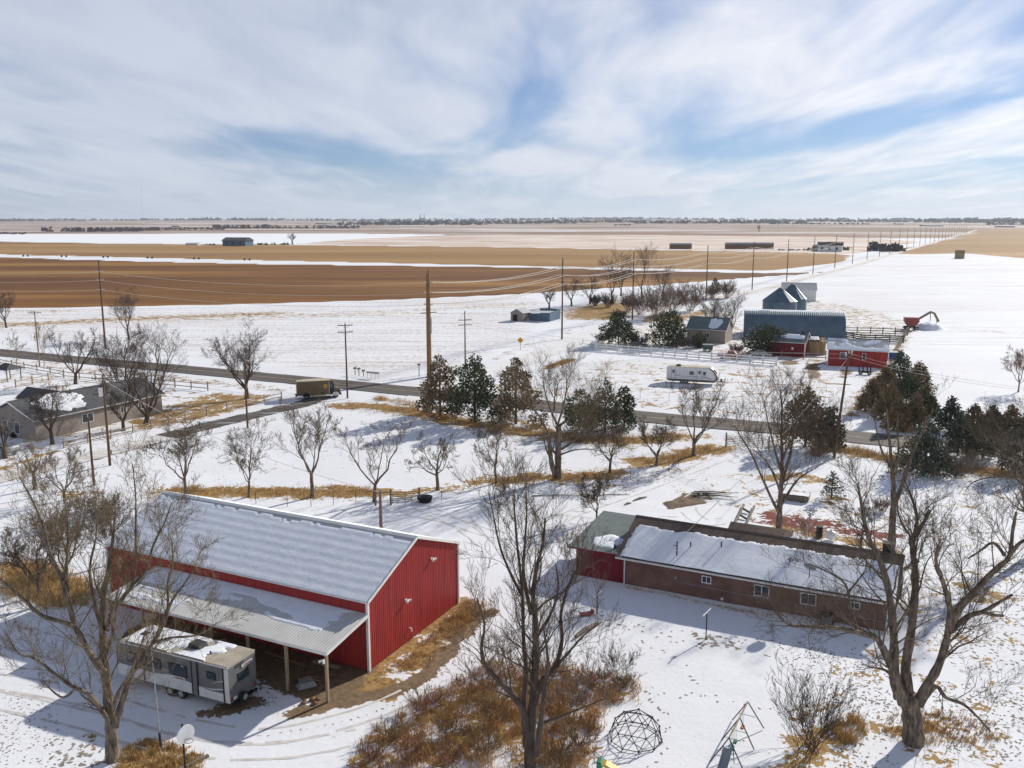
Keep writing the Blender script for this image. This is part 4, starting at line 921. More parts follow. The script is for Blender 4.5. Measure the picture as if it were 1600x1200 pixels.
for i, (bx, by, ty, lab) in enumerate([(1000, 541, 524, 'dark brush behind the white fence between the two big pines'), (1072, 545, 526, 'brown brush at the foot of the dense pine behind the white fence'), (1150, 552, 538, 'low brush beside the red pickup behind the white fence'), (940, 536, 522, 'low green-brown brush at the corner of the white fence')]):
    px_tree(bx, by, ty, 'shrub', lab, style='shrub', w=0.9, r=0.03, seed=190+i, bark='twig_dark', twig='twig_dark', forks=30, far=True, cat='bush')
# ================================================================ BUILDINGS
def ribbed(O, S, T, Nn, s0, s1, t0, t1, pitch=0.23, depth=0.022, smp=4):
    """ribbed metal sheet: O origin, S along, T up the sheet, Nn outward; t0/t1 numbers or functions of s"""
    O, S, T, Nn = Vector(O), Vector(S), Vector(T), Vector(Nn); mb = MB()
    f0 = t0 if callable(t0) else (lambda s: t0); f1 = t1 if callable(t1) else (lambda s: t1)
    n = max(1, int(round((s1-s0)/pitch))); p = (s1-s0)/n; ss = []
    for i in range(n):
        a = s0+i*p
        ss += [(a, 0), (a+p*.16, depth), (a+p*.34, depth), (a+p*.5, 0)]
    ss.append((s1, 0))
    for s, d in ss:
        mb.v.append(tuple(O+S*s+T*f0(s)+Nn*d)); mb.v.append(tuple(O+S*s+T*f1(s)+Nn*d))
    for i in range(len(ss)-1): mb.f.append((2*i, 2*i+2, 2*i+3, 2*i+1))
    return mb
def snow_sheet(parent, O, S, T, Nn, ls, lt, hfun, res=0.25, name='snow_cover', material='snow', rest=None):
    """height field of snow on a roof plane; where hfun < 0 it dives under the roof and is dropped"""
    O, S, T, Nn = Vector(O), Vector(S), Vector(T), Vector(Nn); ns = int(ls/res)+1; nt = int(lt/(rest or res))+1; mb = MB(); hs = []
    for i in range(ns+1):
        for j in range(nt+1):
            s = ls*i/ns; t = lt*j/nt; h = hfun(s, t); hs.append(h); mb.v.append(tuple(O+S*s+T*t+Nn*max(h, -0.03)))
    for i in range(ns):
        for j in range(nt):
            a = i*(nt+1)+j; q = (a, a+nt+1, a+nt+2, a+1)
            if max(hs[k] for k in q) > 0: mb.f.append(q)
    # keep the sizeable pieces only
    par = {}
    def fd(a):
        while par.setdefault(a, a) != a: par[a] = par[par[a]]; a = par[a]
        return a
    for q in mb.f:
        for k in q[1:]: par[fd(k)] = fd(q[0])
    cnt = {}
    for q in mb.f: cnt[fd(q[0])] = cnt.get(fd(q[0]), 0)+1
    big = sorted(cnt, key=lambda a: -cnt[a])[:5]; mb.f = [q for q in mb.f if fd(q[0]) in big and cnt[fd(q[0])] > 10]
    used = sorted({k for q in mb.f for k in q}); re_ = {k: i for i, k in enumerate(used)}; mb.v = [mb.v[k] for k in used]; mb.f = [tuple(re_[k] for k in q) for q in mb.f]
    return mb.build(name, material, parent, smooth=True, recalc=False)
def nz(x, y, s=1.0, o=0.0): return mnoise.noise(Vector((x*s+o, y*s-o, o*1.7)))
X_, Y_, Z_ = Vector((1, 0, 0)), Vector((0, 1, 0)), Vector((0, 0, 1))
def window(parent, O, S, Nn, w, h, frame='white_paint', mull=1, th=0.05, sill=True):
    """window standing proud of a wall: O lower left corner, S along wall, Nn outward"""
    O, S, Nn = Vector(O), Vector(S), Vector(Nn); f = MB(); b = 0.07
    def bx(s0, z0, s1, z1, n0, n1, mb):
        P = [O+S*s+Z_*z+Nn*n for n in (n0, n1) for s, z in ((s0, z0), (s1, z0), (s1, z1), (s0, z1))]; k = len(mb.v); mb.v += [tuple(p) for p in P]
        mb.f += [tuple(k+i for i in q) for q in ((0, 1, 2, 3), (4, 5, 6, 7), (0, 1, 5, 4), (1, 2, 6, 5), (2, 3, 7, 6), (3, 0, 4, 7))]
    bx(0, 0, w, b, 0, th, f); bx(0, h-b, w, h, 0, th, f); bx(0, b, b, h-b, 0, th, f); bx(w-b, b, w, h-b, 0, th, f)
    for k in range(mull): s = w*(k+1)/(mull+1); bx(s-b*.4, b, s+b*.4, h-b, 0, th*0.9, f)
    o = f.build('window', frame, parent); n = mull+1
    for k in range(n):
        s0 = w*k/n+b*.45; s1 = w*(k+1)/n-b*.45; p = MB(); bx(max(s0, b*.9), b*.9, min(s1, w-b*.9), h-b*.9, 0.006, 0.016, p); p.build('pane', 'glass', o)
    return o
def text_mesh(name, txt, size, material, parent, mat4, ext=0.004, label=None):
    c = bpy.data.curves.new(name, 'FONT'); c.body = txt; c.size = size; c.extrude = ext; c.align_x = 'CENTER'; c.align_y = 'CENTER'; c.offset = size*0.012
    o = bpy.data.objects.new(name, c); COL.objects.link(o); dg = bpy.context.evaluated_depsgraph_get(); me = bpy.data.meshes.new_from_object(o.evaluated_get(dg))
    bpy.data.objects.remove(o); me.materials.clear(); q = obj(name, me, material, parent, label); q.matrix_local = mat4; return q
def frame_mat(O, X, Yv):
    X = Vector(X).normalized(); Yv = Vector(Yv).normalized(); Zv = X.cross(Yv)
    return Matrix(((X.x, Yv.x, Zv.x, O[0]), (X.y, Yv.y, Zv.y, O[1]), (X.z, Yv.z, Zv.z, O[2]), (0, 0, 0, 1)))

# ---------------------------------------------------------------- red barn (local x towards the east gable, y away from camera)
BA = R(-26.0)
barn = thing('red_barn', 'big red ribbed-metal barn with snowy metal roof and open carport side', 'barn', (-9.65, 56.07, 0), BA)
BL, BW, BE, BR = 24.6, 12.2, 5.05, 7.5
ribbed((0, 0, 0), Y_, Z_, X_, 0, BW, 0.0, lambda s: BE+(BR-BE)*(1-abs(s-BW/2)/(BW/2))-0.05).build('gable_wall', 'red_metal', barn, recalc=False)
ribbed((-BL, 0, 0), Y_, Z_, -X_, 0, BW, 0.0, lambda s: BE+(BR-BE)*(1-abs(s-BW/2)/(BW/2))-0.05).build('gable_wall', 'red_metal', barn, recalc=False)
ribbed((0, 0, 0), -X_, Z_, -Y_, 0, BL, 0.0, BE-0.06).build('side_wall', 'red_metal', barn, recalc=False)
ribbed((0, BW, 0), -X_, Z_, Y_, 0, BL, 0.0, BE-0.06).build('side_wall', 'red_metal', barn, recalc=False)
sl_ = math.hypot(BW/2, BR-BE); oh = 0.18
for sgn in (-1, 1):
    T = Vector((0, -sgn*BW/2, BR-BE)).normalized(); Nn = Vector((0, sgn*(BR-BE), BW/2)).normalized()
    O = Vector((oh, BW/2+sgn*BW/2, BE))-T*oh
    r_ = ribbed(O, -X_, T, Nn, 0, BL+2*oh, 0, sl_+oh); r_.build('roof_slope', 'roof_metal', barn, recalc=False)
    MB().quad(O-Nn*.04, O-X_*(BL+2*oh)-Nn*.04, O-X_*(BL+2*oh)+T*(sl_+oh)-Nn*.04, O+T*(sl_+oh)-Nn*.04).build('roof_underside', 'roof_metal', barn, recalc=False)
    def hf(s, t, sgn=sgn):
        if s < 0.12 or s > BL+2*oh-.1: return -1
        edge = sl_+oh-0.35-0.55*max(0, nz(s, 1, 0.35, 3))-0.25*abs(nz(s, 0, 1.3))
        if t > edge: return -0.03
        bare = nz(s*0.12, t*0.8, 1.0, 7)
        rib = 0.007*math.cos(2*math.pi*s/0.23)
        return 0.036+0.011*math.sin(t*7.4+0.35*math.sin(s*.28)+nz(s, 0, .25)*.5)+rib+0.004*nz(s, t, .8)-0.010*max(0, bare)
    snow_sheet(barn, O+Nn*0.012, -X_, T, Nn, BL+2*oh, sl_+oh, hf, res=0.0767, rest=0.22)
    e = MB()
    e.bar(O-Nn*.05, O-X_*(BL+2*oh)-Nn*.05, 0.05, 0.16, Nn); e.build('eave_trim', 'white_paint', barn)
    for xx in (0.20, -BL-0.20):
        a = Vector((xx, O.y, O.z)); MB().bar(a, a+T*(sl_+oh), 0.06, 0.2, Nn).build('rake_trim', 'white_paint', barn)
MB().prism([(-.24, -.075), (0, .035), (.24, -.075), (.24, -.05), (0, .065), (-.24, -.05)], Y_, Z_, (-BL-2*oh-.04, 0, 0), (oh+.02, BW/2, BR+0.03)).build('ridge_cap', 'white_paint', barn)
for (xx, yy) in ((0.03, -0.03), (0.03, BW+.03), (-BL-.03, -.03), (-BL-.03, BW+.03)):
    MB().box(xx-.09, yy-.09, 0, xx+.09, yy+.09, BE-.1).build('corner_trim', 'white_paint', barn)
# carport
CZ1, CZ0, CW, CX0, CX1 = 4.12, 3.42, 4.6, 0.12, -19.3
T = Vector((0, CW, CZ1-CZ0)).normalized(); Nn = Vector((0, -(CZ1-CZ0), CW)).normalized(); O = Vector((CX0, -CW, CZ0)); LT = math.hypot(CW, CZ1-CZ0)
ribbed(O, -X_, T, Nn, 0, CX0-CX1, 0, LT-.03).build('carport_roof', 'roof_metal', barn, recalc=False)
MB().quad(O-Nn*.05, O-X_*(CX0-CX1)-Nn*.05, O-X_*(CX0-CX1)+T*(LT-.05)-Nn*.05, O+T*(LT-.05)-Nn*.05).build('carport_soffit', 'wood_grey', barn, recalc=False)
def hf(s, t):
    if s < .15 or s > CX0-CX1-.15 or t > LT-.06: return -1
    u = t/LT; lim = 0.70-0.16*u-0.30*(s < 3.2)*(1-s/3.2)
    n1 = nz(s*0.16, t*1.5, 1.0, 11)*.9+nz(s*.6, t*2.0, 1.0, 5)*.4+0.28*math.sin(t*4.0+.3*s)
    k = (u-0.52)*1.9+n1*0.75+(0.35 if s > 12 else 0)
    if s < 2.2: k -= (2.2-s)*.5
    return 0.026 if k > 0.12 else -0.03
snow_sheet(barn, O+Nn*.010, -X_, T, Nn, CX0-CX1, LT, hf, res=0.12, rest=0.12)
MB().bar(O-Nn*.10+X_*0.02, O-X_*(CX0-CX1+.04)-Nn*.10, 0.06, 0.2, Nn).build('carport_fascia', 'white_paint', barn)
for xx in (CX0+.03, CX1-.03): MB().bar(Vector((xx, -CW, CZ0-.07)), Vector((xx, -.05, CZ1-.08)), 0.05, 0.16).build('rake_trim', 'white_paint', barn)
for k in range(7):
    xx = -0.06-k*3.2; MB().box(xx-.085, -CW+.10, -.1, xx+.085, -CW+.27, CZ0-.12, 0.01).build('post', 'wood', barn)
MB().bar((CX0-.1, -CW+.19, CZ0-.19), (CX1+.1, -CW+.19, CZ0-.19), 0.09, 0.22).build('beam', 'wood', barn)
for k in range(12):
    xx = -.4-k*1.65; MB().bar((xx, -CW+.15, CZ0-.09), (xx, -.1, CZ1-.12), 0.05, 0.13).build('rafter', 'wood', barn)
for (yy, zz) in ((4.6, 3.25), (8.2, 5.1)):
    l = thing_l = MB().tube([(0.03, yy, zz), (.28, yy, zz+.06)], 0.045, 8).box(0.03, yy-.1, zz-.09, .09, yy+.1, zz+.09).build('wall_light', 'white_paint', barn)
    for d in (-.22, .22): MB().tube([(.2, yy, zz+.05), (.34, yy+d, zz-.03)], [.05, .1], 8).build('floodlight_head', 'white_paint', l)
MB().tube([(.02, 5.0, .95), (.22, 5.0, .95), (.22, 5.0, .72)], 0.06, 8).build('vent_elbow', 'white_paint', barn)
fl = MB().tube([(-.06, -CW+.06, 2.95), (-.06, -CW-.22, 3.0)], .04, 6).build('post_light', 'white_paint', barn)
for d in (-.2, .2): MB().tube([(-.06, -CW-.15, 3.0), (-.06+d, -CW-.32, 2.9)], [.05, .1], 8).build('floodlight_head', 'white_paint', fl)
# things kept under the carport
def bw(x, y, z=0.0):  # barn local -> world
    return Vector((-9.65+x*math.cos(BA)-y*math.sin(BA), 56.07+x*math.sin(BA)+y*math.cos(BA), z))
t = thing('timber_stack', 'short stack of pale timbers lying against the barn wall under the carport', 'timber', bw(-3.1, -.55), BA)
for i in range(5): MB().box(-1.1+.04*i, -.28+.12*(i % 3), .0+.11*(i//3), 1.0+.05*i, -.18+.12*(i % 3), .1+.11*(i//3)).build('timber', 'wood', t)
t = thing('plank', 'single long weathered plank lying on the dirt floor of the carport', 'plank', bw(-6.2, -1.2), BA+R(-6)); MB().box(-2, -.1, .0, 2, .1, .05, .008).build('board', 'wood', t)
t = thing('wheelbarrow', 'upturned grey wheelbarrow on the carport dirt by the second post', 'wheelbarrow', bw(-2.4, -3.6), R(30))
MB().prism([(-.45, .5), (.4, .5), (.62, .1), (-.62, .1)], X_, Z_, (0, .7, 0), (0, -.35, 0)).build('tray', 'galv', t)
for s in (-.28, .28): MB().tube([(-.6, s, .55), (.2, s*.7, .62), (.85, s, .35)], .02, 6).build('handle', 'wood', t)
MB().disc((-.7, 0, .58), (0, 1, 0), .18, .07).build('wheel', 'rubber', t)
t = thing('stone_heap', 'little heap of reddish stones at the foot of the corner carport post', 'stones', bw(-1.1, -4.9))
sr = random.Random(4)
for k in range(9):
    m_ = MB(); cx, cy, r_ = sr.uniform(-.6, .5), sr.uniform(-.3, .3), sr.uniform(.1, .2)
    m_.tube([(cx, cy, -.05), (cx+.02, cy, r_*.5), (cx, cy+.03, r_*.95)], [r_, r_*1.05, r_*.45], 7); m_.build('stone', 'twig_red', t)

# ---------------------------------------------------------------- grey travel trailer in front of the carport
def rounded_side(L, h0, h1, rf, rb, n=5):
    P = [(0, h0), (L, h0)]
    for k in range(n+1): a = math.pi/2*k/n; P.append((L-rf+rf*math.cos(a), h1-rf+rf*math.sin(a)))
    for k in range(n+1): a = math.pi/2*k/n; P.append((rb-rb*math.sin(a), h1-rb+rb*math.cos(a)))
    return P
mat('rv_grey', (0.155, 0.155, 0.152), 0.45, (0.125, 0.125, 0.124), 1.0, 3); M['rv_grey'] = MATS['rv_grey']
mat('rv_roof', (0.42, 0.37, 0.29), 0.7, (0.33, 0.29, 0.23), 1.5, 4); M['rv_roof'] = MATS['rv_roof']
mat('rv_white', (0.62, 0.62, 0.60), 0.4, (0.55, 0.55, 0.535), 1.2, 3); M['rv_white'] = MATS['rv_white']
mat('red_letter', (0.30, 0.02, 0.02), 0.5); M['red_letter'] = MATS['red_letter']
def wheel(parent, c, r=0.36, w=0.22, ax=(0, 1, 0), name='wheel'):
    c = Vector(c); ax = Vector(ax); o = MB().tube([c-ax*w/2, c-ax*w*.38, c+ax*w*.38, c+ax*w/2], [r*.9, r, r, r*.9], 18).build(name, 'rubber', parent)
    MB().disc(c-ax*(w*.5+.005), ax, r*.55, .03).disc(c+ax*(w*.5+.005), ax, r*.55, .03).build('rim', 'galv', o); return o
rv = thing('travel_trailer', 'grey and white travel trailer with black windows parked beside the barn carport', 'trailer', (-17.35, 50.75, 0), R(-24.0))
# local x: 0 at the rear (east), negative to the front; y: 0 near side, 2.45 far side
RL, RH0, RH1 = 9.4, 0.62, 3.02
prof = [(-x, z) for x, z in rounded_side(RL, RH0, RH1, .55, .12)]
MB().prism(prof, X_, Z_, (0, 2.45, 0)).build('body', 'rv_grey', rv)
rf = MB().prism([(-.03, -.06), (-RL+.5, -.06), (-RL+.5, 0), (-.03, 0)], X_, Z_, (0, 2.53, 0), (0, -.04, RH1+.06)).build('roof', 'rv_roof', rv)
MB().prism([(0, RH0+.02), (-RL+.06, RH0+.02), (-RL+.06, 1.42), (-6.2, 1.36), (-4.6, 1.56), (-2.6, 1.30), (-1.4, 1.18), (0, 1.22)], X_, Z_, (0, -.02, 0), (0, -.001, 0)).build('lower_band', 'rv_white', rv)
for pts in ([(-7.0, 1.62), (-4.4, 1.86), (-4.3, 1.92)], [(-2.35, 1.32), (-1.4, 1.35), (-.1, 1.62), (-.1, 1.56), (-1.3, 1.28)], [(-1.5, 1.72), (-.1, 2.2), (-.1, 2.12)], [(-8.9, 1.9), (-7.2, 2.2), (-7.1, 2.12)]):
    MB().prism(pts, X_, Z_, (0, -.012, 0), (0, -.022, 0)).build('swoosh_stripe', 'rv_white', rv)
for xx in (-.42, -2.5, -2.95, -7.0): MB().box(xx-.05, -.05, RH0+.05, xx+.05, -.024, RH1-.1).build('trim_strip', 'black', rv)
MB().box(-2.9, -.04, RH0+.05, -2.55, -.003, RH1-.1).build('trim_panel', 'rv_grey', rv)
MB().box(-.36, -.035, 1.0, -.02, -.003, RH1-.15).build('corner_panel', 'rv_white', rv)
MB().bar((.0, -.05, RH1-.03), (-RL+.5, -.05, RH1-.03), .06, .09).build('awning_tube', 'rv_white', rv)
def rvwin(x0, x1, z0, z1):
    o = MB().box(x0, -.045, z0, x1, -.012, z1, .01).build('window', 'black', rv); MB().box(x0+.07, -.052, z0+.07, x1-.07, -.046, z1-.07).build('pane', 'glass', o)
for a in ((-1.75, -1.05, 1.98, 2.48), (-4.85, -3.35, 1.62, 2.42), (-6.8, -5.5, 1.72, 2.42), (-8.4, -7.6, 1.72, 2.42)): rvwin(*a)
w_ = MB().box(.004, .75, 1.72, .04, 1.75, 2.3, .01).build('window', 'black', rv); MB().box(.042, .82, 1.79, .048, 1.68, 2.23).build('pane', 'glass', w_)
for (O3, X3) in (((-4.05, -.05, 1.50), (1, 0, 0)), ((.055, 1.62, 2.62), (0, 1, 0))):
    X3 = Vector(X3); O3 = Vector(O3); nn = X3.cross(Z_)
    pl = MB().prism([(-.5, -.1), (.5, -.1), (.5, .1), (-.5, .1)], X3, Z_, nn*.012, O3-nn*.012).build('name_plate', 'rv_white', rv)
    text_mesh('lettering', 'Coleman', .22, 'red_letter', pl, frame_mat(O3+nn*.006, X3, Z_))
for zz in (2.72, 2.84): MB().box(.004, .55, zz, .03, 1.3, zz+.04).build('vent_louvre', 'black', rv)
MB().bar((-3.75, -.08, 2.42), (-3.25, -.42, 2.62), .05).build('awning_arm', 'rv_white', rv)
for xx in (-4.05, -4.95): wheel(rv, (xx, .14, .36)); wheel(rv, (xx, 2.31, .36))
MB().box(-RL+.3, .35, .42, -.05, 2.1, RH0+.01).build('chassis', 'black', rv)
MB().box(.0, .1, .42, .14, 2.35, .56).build('bumper', 'black', rv)
wheel(rv, (.26, .95, .72), .34, .2, (1, 0, 0), 'spare_wheel')
for yy in (.12, 2.2): MB().box(.003, yy, .75, .03, yy+.14, 1.0).build('tail_light', 'red_letter', rv)
MB().box(.003, .25, .78, .025, .6, .92).build('licence_plate', 'white_paint', rv)
MB().tube([(-RL, .6, .55), (-RL-1.2, 1.22, .5)], .06, 6).tube([(-RL, 1.85, .55), (-RL-1.2, 1.22, .5)], .06, 6).build('hitch', 'black', rv)
ac = MB().prism([(-.55, 0), (.55, 0), (.42, .3), (-.4, .34)], X_, Z_, (0, .7, 0), (-3.6, .95, RH1+.061)).build('air_conditioner', 'dark_metal', rv)
MB().box(-8.3, 1.0, RH1+.061, -7.75, 1.5, RH1+.17, .03).build('roof_vent', 'dark_metal', rv)
MB().tube([(-2.2, .9, RH1+.06), (-2.2, .9, RH1+.24)], .05, 8).build('roof_pipe', 'dark_metal', rv)
def hf(s, t):
    d = 0.9-abs(t-1.2)*.25+nz(s, t, .9, 2)*.8
    lim = 2.0+1.2*nz(t, 3, 1.1)+.6*(t > 1.9)*-2
    return .07 if (s > lim and d > .35) else -.03
snow_sheet(rv, (-.05, -.03, RH1+.062), -X_, Y_, Z_, 8.6, 2.45, hf, res=.12)

# ---------------------------------------------------------------- brick house with red garage
HA = R(-26.0); HX, HY = 9.45, 70.85
house = thing('brick_house', 'long low brick ranch house with snow-covered brown roof', 'house', (HX, HY, 0), HA)
HL, HW, HE, HRG = 20.4, 9.6, 2.5, 4.25
def brick_mat():
    m = bpy.data.materials.new('brick'); m.use_nodes = True; nt = m.node_tree; N = nt.nodes; L = nt.links; b = N['Principled BSDF']; b.inputs['Roughness'].default_value = .9
    tc = N.new('ShaderNodeTexCoord'); mp = N.new('ShaderNodeMapping'); mp.inputs['Rotation'].default_value = (math.pi/2, 0, 0); L.new(tc.outputs['Object'], mp.inputs[0])
    t = N.new('ShaderNodeTexBrick'); t.inputs['Scale'].default_value = 1.0; t.inputs['Brick Width'].default_value = .22; t.inputs['Row Height'].default_value = .075; t.inputs['Mortar Size'].default_value = .01
    t.inputs['Color1'].default_value = (.20, .085, .055, 1); t.inputs['Color2'].default_value = (.135, .055, .038, 1); t.inputs['Mortar'].default_value = (.20, .16, .135, 1); L.new(mp.outputs[0], t.inputs['Vector'])
    n = N.new('ShaderNodeTexNoise'); n.inputs['Scale'].default_value = .9; n.inputs['Detail'].default_value = 4; L.new(tc.outputs['Object'], n.inputs['Vector'])
    r = N.new('ShaderNodeValToRGB'); r.color_ramp.elements[0].color = (.72, .72, .72, 1); r.color_ramp.elements[1].color = (1.25, 1.25, 1.25, 1); r.color_ramp.elements[0].position = .3; r.color_ramp.elements[1].position = .7; L.new(n.outputs['Fac'], r.inputs[0])
    x = N.new('ShaderNodeMix'); x.data_type = 'RGBA'; x.blend_type = 'MULTIPLY'; x.inputs['Factor'].default_value = 1; L.new(t.outputs['Color'], x.inputs['A']); L.new(r.outputs[0], x.inputs['B']); L.new(x.outputs['Result'], b.inputs['Base Color'])
    return m
M['brick'] = brick_mat()
MB().box(0, 0, -.1, HL, .22, HE).build('front_wall', 'brick', house)
MB().box(0, HW-.22, -.1, HL, HW, HE).build('back_wall', 'brick', house)
for xx in (0, HL-.22):
    MB().prism([(.223, -.1), (HW-.223, -.1), (HW-.223, HE), (HW/2, HRG-.14), (.223, HE)], Y_, Z_, (.22, 0, 0), (xx, 0, 0)).build('end_wall', 'brick', house)
ov = 0.5
T0 = Vector((0, HW/2, HRG-HE)).normalized(); ls_ = HW/2/T0.y
for sgn in (-1, 1):
    T = Vector((0, -sgn*T0.y, T0.z)); Nn = Vector((0, sgn*T0.z, T0.y)); O = Vector((-.7, HW/2+sgn*HW/2, HE+.03))-T*ov
    s_ = MB(); L_ = HL+1.3
    P = [O, O+X_*L_, O+X_*L_+T*(ls_+ov-.001*(sgn+1)), O+T*(ls_+ov-.001*(sgn+1))]
    n = len(s_.v); s_.v += [tuple(p) for p in P]+[tuple(p+Nn*.12) for p in P]; s_.f += [(0, 1, 2, 3), (7, 6, 5, 4), (0, 4, 5, 1), (1, 5, 6, 2), (2, 6, 7, 3), (3, 7, 4, 0)]
    s_.build('roof_slope', 'shingle_brown', house)
    MB().bar(O+Nn*.02-T*.06, O+X_*L_+Nn*.02-T*.06, .10, .13, Nn).build('gutter', 'white_paint', house)
    if sgn < 0:
        def hf(s, t):
            if s < .12: return -1
            e = ls_+ov-1.25+.35*nz(s, 2, .45)+.22*nz(s, 7, 1.6)+.12*nz(s, 3, 4.0)
            d = e-t; sde = (s-.45-.25*max(0, (t-2.8))*.5)+.12*nz(t, 1, 2.0)
            k = min(d, sde, L_-.3-s)
            return min(.15, .05+.5*k)*(.9+.25*nz(s, t, .5)) if k > 0 else -.03
        snow_sheet(house, O+Nn*.122, X_, T, Nn, L_, ls_+ov, hf, res=.16)
MB().prism([(-.2, -.05), (0, .05), (.2, -.05)], Y_, Z_, (HL+1.28, 0, 0), (-.69, HW/2, HRG+.16)).build('ridge_cap', 'shingle_brown', house)
wg = MB().prism([(5.1, 4.10), (6.6, 4.48), (11.4, 2.75), (10.4, 2.6), (5.1, 3.95)], Y_, Z_, (4.6, 0, 0), (7.2, 0, 0)).build('wing_roof', 'shingle_brown', house)
for (xx, zz, w, h, mu) in ((6.45, 1.28, .78, .62, 1), (10.6, .98, 1.18, .95, 1), (14.1, .98, 1.18, .95, 1), (17.6, 1.3, .8, .6, 1), (18.2+.9, .98, .01, .01, 0)):
    if w > .1: window(house, (xx, 0, zz), X_, -Y_, w, h, mull=mu)
for (xx) in (-.02, HL-.1):
    MB().tube([(xx, -.42, HE-.02), (xx, -.1, HE-.35), (xx, -.09, .12), (xx+.0, -.4, .05)], .055, 8).build('downspout', 'white_paint', house)
MB().tube([(4.35, -.05, 1.25), (4.35, -.05, 1.0), (20, -.05, .72)], .02, 6).build('conduit', 'galv', house)
MB().box(4.27, -.12, 1.2, 4.43, -.001, 1.42).build('electric_box', 'galv', house)
for (x0, z0, x1, z1) in ((8.05, .12, 8.25, .32), (4.3, 2.1, 4.42, 2.35)): MB().box(x0, -.1, z0, x1, -.001, z1, .02).build('wall_vent', 'white_paint', house)
MB().box(10.9, -.06, .06, 12.1, -.003, .45).build('crawl_hatch', 'brick', house)
def on_roof(x, v): return Vector((x, v, HE+.15+(HRG-HE)/(HW/2)*v))
for (x, v, h, r) in ((4.2, .55, 1.35, .055), (5.0, 1.8, .55, .06), (7.4, 2.35, .6, .06), (12.9, 1.9, .45, .05)):
    p = on_roof(x, v); MB().tube([p-Z_*.1, p+Z_*h], r, 8).disc(p+Z_*.06, Z_, r*2.2, .1).build('vent_pipe', 'dark_metal', house)
p = on_roof(4.2, .55); MB().tube([p+Z_*.95, p+Vector((-.32, 0, .98))], .03, 6).build('service_bracket', 'dark_metal', house)
p = on_roof(HL-.6, HW/2); MB().box(p.x-.38, p.y-.05, p.z-.6, p.x+.38, p.y+.65, p.z+.62).box(p.x-.42, p.y-.09, p.z+.622, p.x+.42, p.y+.69, p.z+.72).build('chimney', 'black', house)
p = on_roof(14.6, .5); dsh = MB().tube([p-Z_*.1, p+Z_*.75], .035, 8).build('dish_mast', 'dark_metal', house)
def dish(parent, c, nrm, r, material, name='dish', bowl=.16):
    nrm = Vector(nrm).normalized(); a, b = perp(nrm); mb = MB(); rings = 5; sd = 20; c = Vector(c); mb.v.append(tuple(c-nrm*bowl*r))
    for k in range(1, rings+1):
        q = k/rings
        for j in range(sd): t = 2*math.pi*j/sd; mb.v.append(tuple(c+(a*math.cos(t)+b*math.sin(t))*r*q+nrm*(bowl*r*(q*q-1))))
    for j in range(sd): mb.f.append((0, 1+j, 1+(j+1) % sd))
    for k in range(rings-1):
        for j in range(sd): o = 1+k*sd; mb.f.append((o+j, o+sd+j, o+sd+(j+1) % sd, o+(j+1) % sd))
    return mb.build(name, material, parent, smooth=True, recalc=False)
dish(dsh, p+Z_*1.0, (0.2, .72, .66), .5, 'galv', 'dish')
# garage: low shed roof
gar = house
MB().box(-4.4, .02, -.1, -.01, .2, 2.5).build('garage_backing', 'red_wood', house)
ribbed((-4.4, .0, 0), X_, Z_, -Y_, 0, 4.36, 0, 2.5, pitch=.3, depth=.02).build('garage_wall', 'red_wood', house, recalc=False)
ribbed((-4.4, 8.0, 0), -Y_, Z_, -X_, 0, 8.0, 0, lambda s: 2.5+.45*(8-s)/8, pitch=.3, depth=.02).build('garage_wall', 'red_wood', house, recalc=False)
MB().box(-4.4, 7.8, -.1, -.01, 8.0, 2.9).build('garage_wall', 'red_wood', house)
gr = MB(); P = [Vector((-5.05, -.45, 2.52)), Vector((-.62, -.45, 2.52)), Vector((-.62, 8.4, 3.02)), Vector((-5.05, 8.4, 3.02))]
gr.v += [tuple(p) for p in P]+[tuple(p+Z_*.09) for p in P]; gr.f += [(3, 2, 1, 0), (4, 5, 6, 7), (0, 1, 5, 4), (1, 2, 6, 5), (2, 3, 7, 6), (3, 0, 4, 7)]; gr.build('garage_roof', 'roof_green', house)
for k in range(10):
    xx = -4.8+k*.45; MB().bar((xx, -.44, 2.625), (xx, 8.38, 3.122), .03, .03).build('roof_seam', 'roof_green', house)
MB().box(-5.08, -.49, 2.49, -.60, -.452, 2.625).build('garage_fascia', 'red_wood', house)
def hf(s, t):
    d = 1.0-((s-2.85)/1.15)**2-((t-2.3)/1.5)**2+.75*nz(s, t, .8, 4)+.3*nz(s, t, 2.2, 1)
    return min(.09, .03+.1*d) if d > 0 else -.03
snow_sheet(house, (-5.05, -.45, 2.612), X_, Vector((0, 8.85, .5)).normalized(), Z_, 4.4, 5.5, hf, res=.13)
MB().tube([(-1.15, .55, 2.6), (-1.15, .55, 3.05)], .09, 8).build('vent_pipe', 'dark_metal', house)
for xx in (-.16,): MB().box(xx, -.06, 0, xx+.14, -.03, 2.45).build('corner_trim', 'wood_grey', house)
def hw(x, y, z=0.0): return Vector((HX+x*math.cos(HA)-y*math.sin(HA), HY+x*math.sin(HA)+y*math.cos(HA), z))
t = thing('air_conditioner', 'dark square outdoor air conditioner standing by the brick house wall', 'condenser', hw(16.2, -.75), HA)
MB().box(-.42, -.4, .06, .42, .4, .92, .04).build('cabinet', 'dark_metal', t); MB().disc((0, 0, .935), Z_, .34, .02, 18).build('fan_grille', 'black', t)
for k in range(6): MB().box(-.36, -.412, .18+k*.11, .36, -.402, .23+k*.11).build('louvre', 'galv', t)
MB().box(-.5, -.48, -.05, .5, .48, .055).build('pad', 'galv', t)

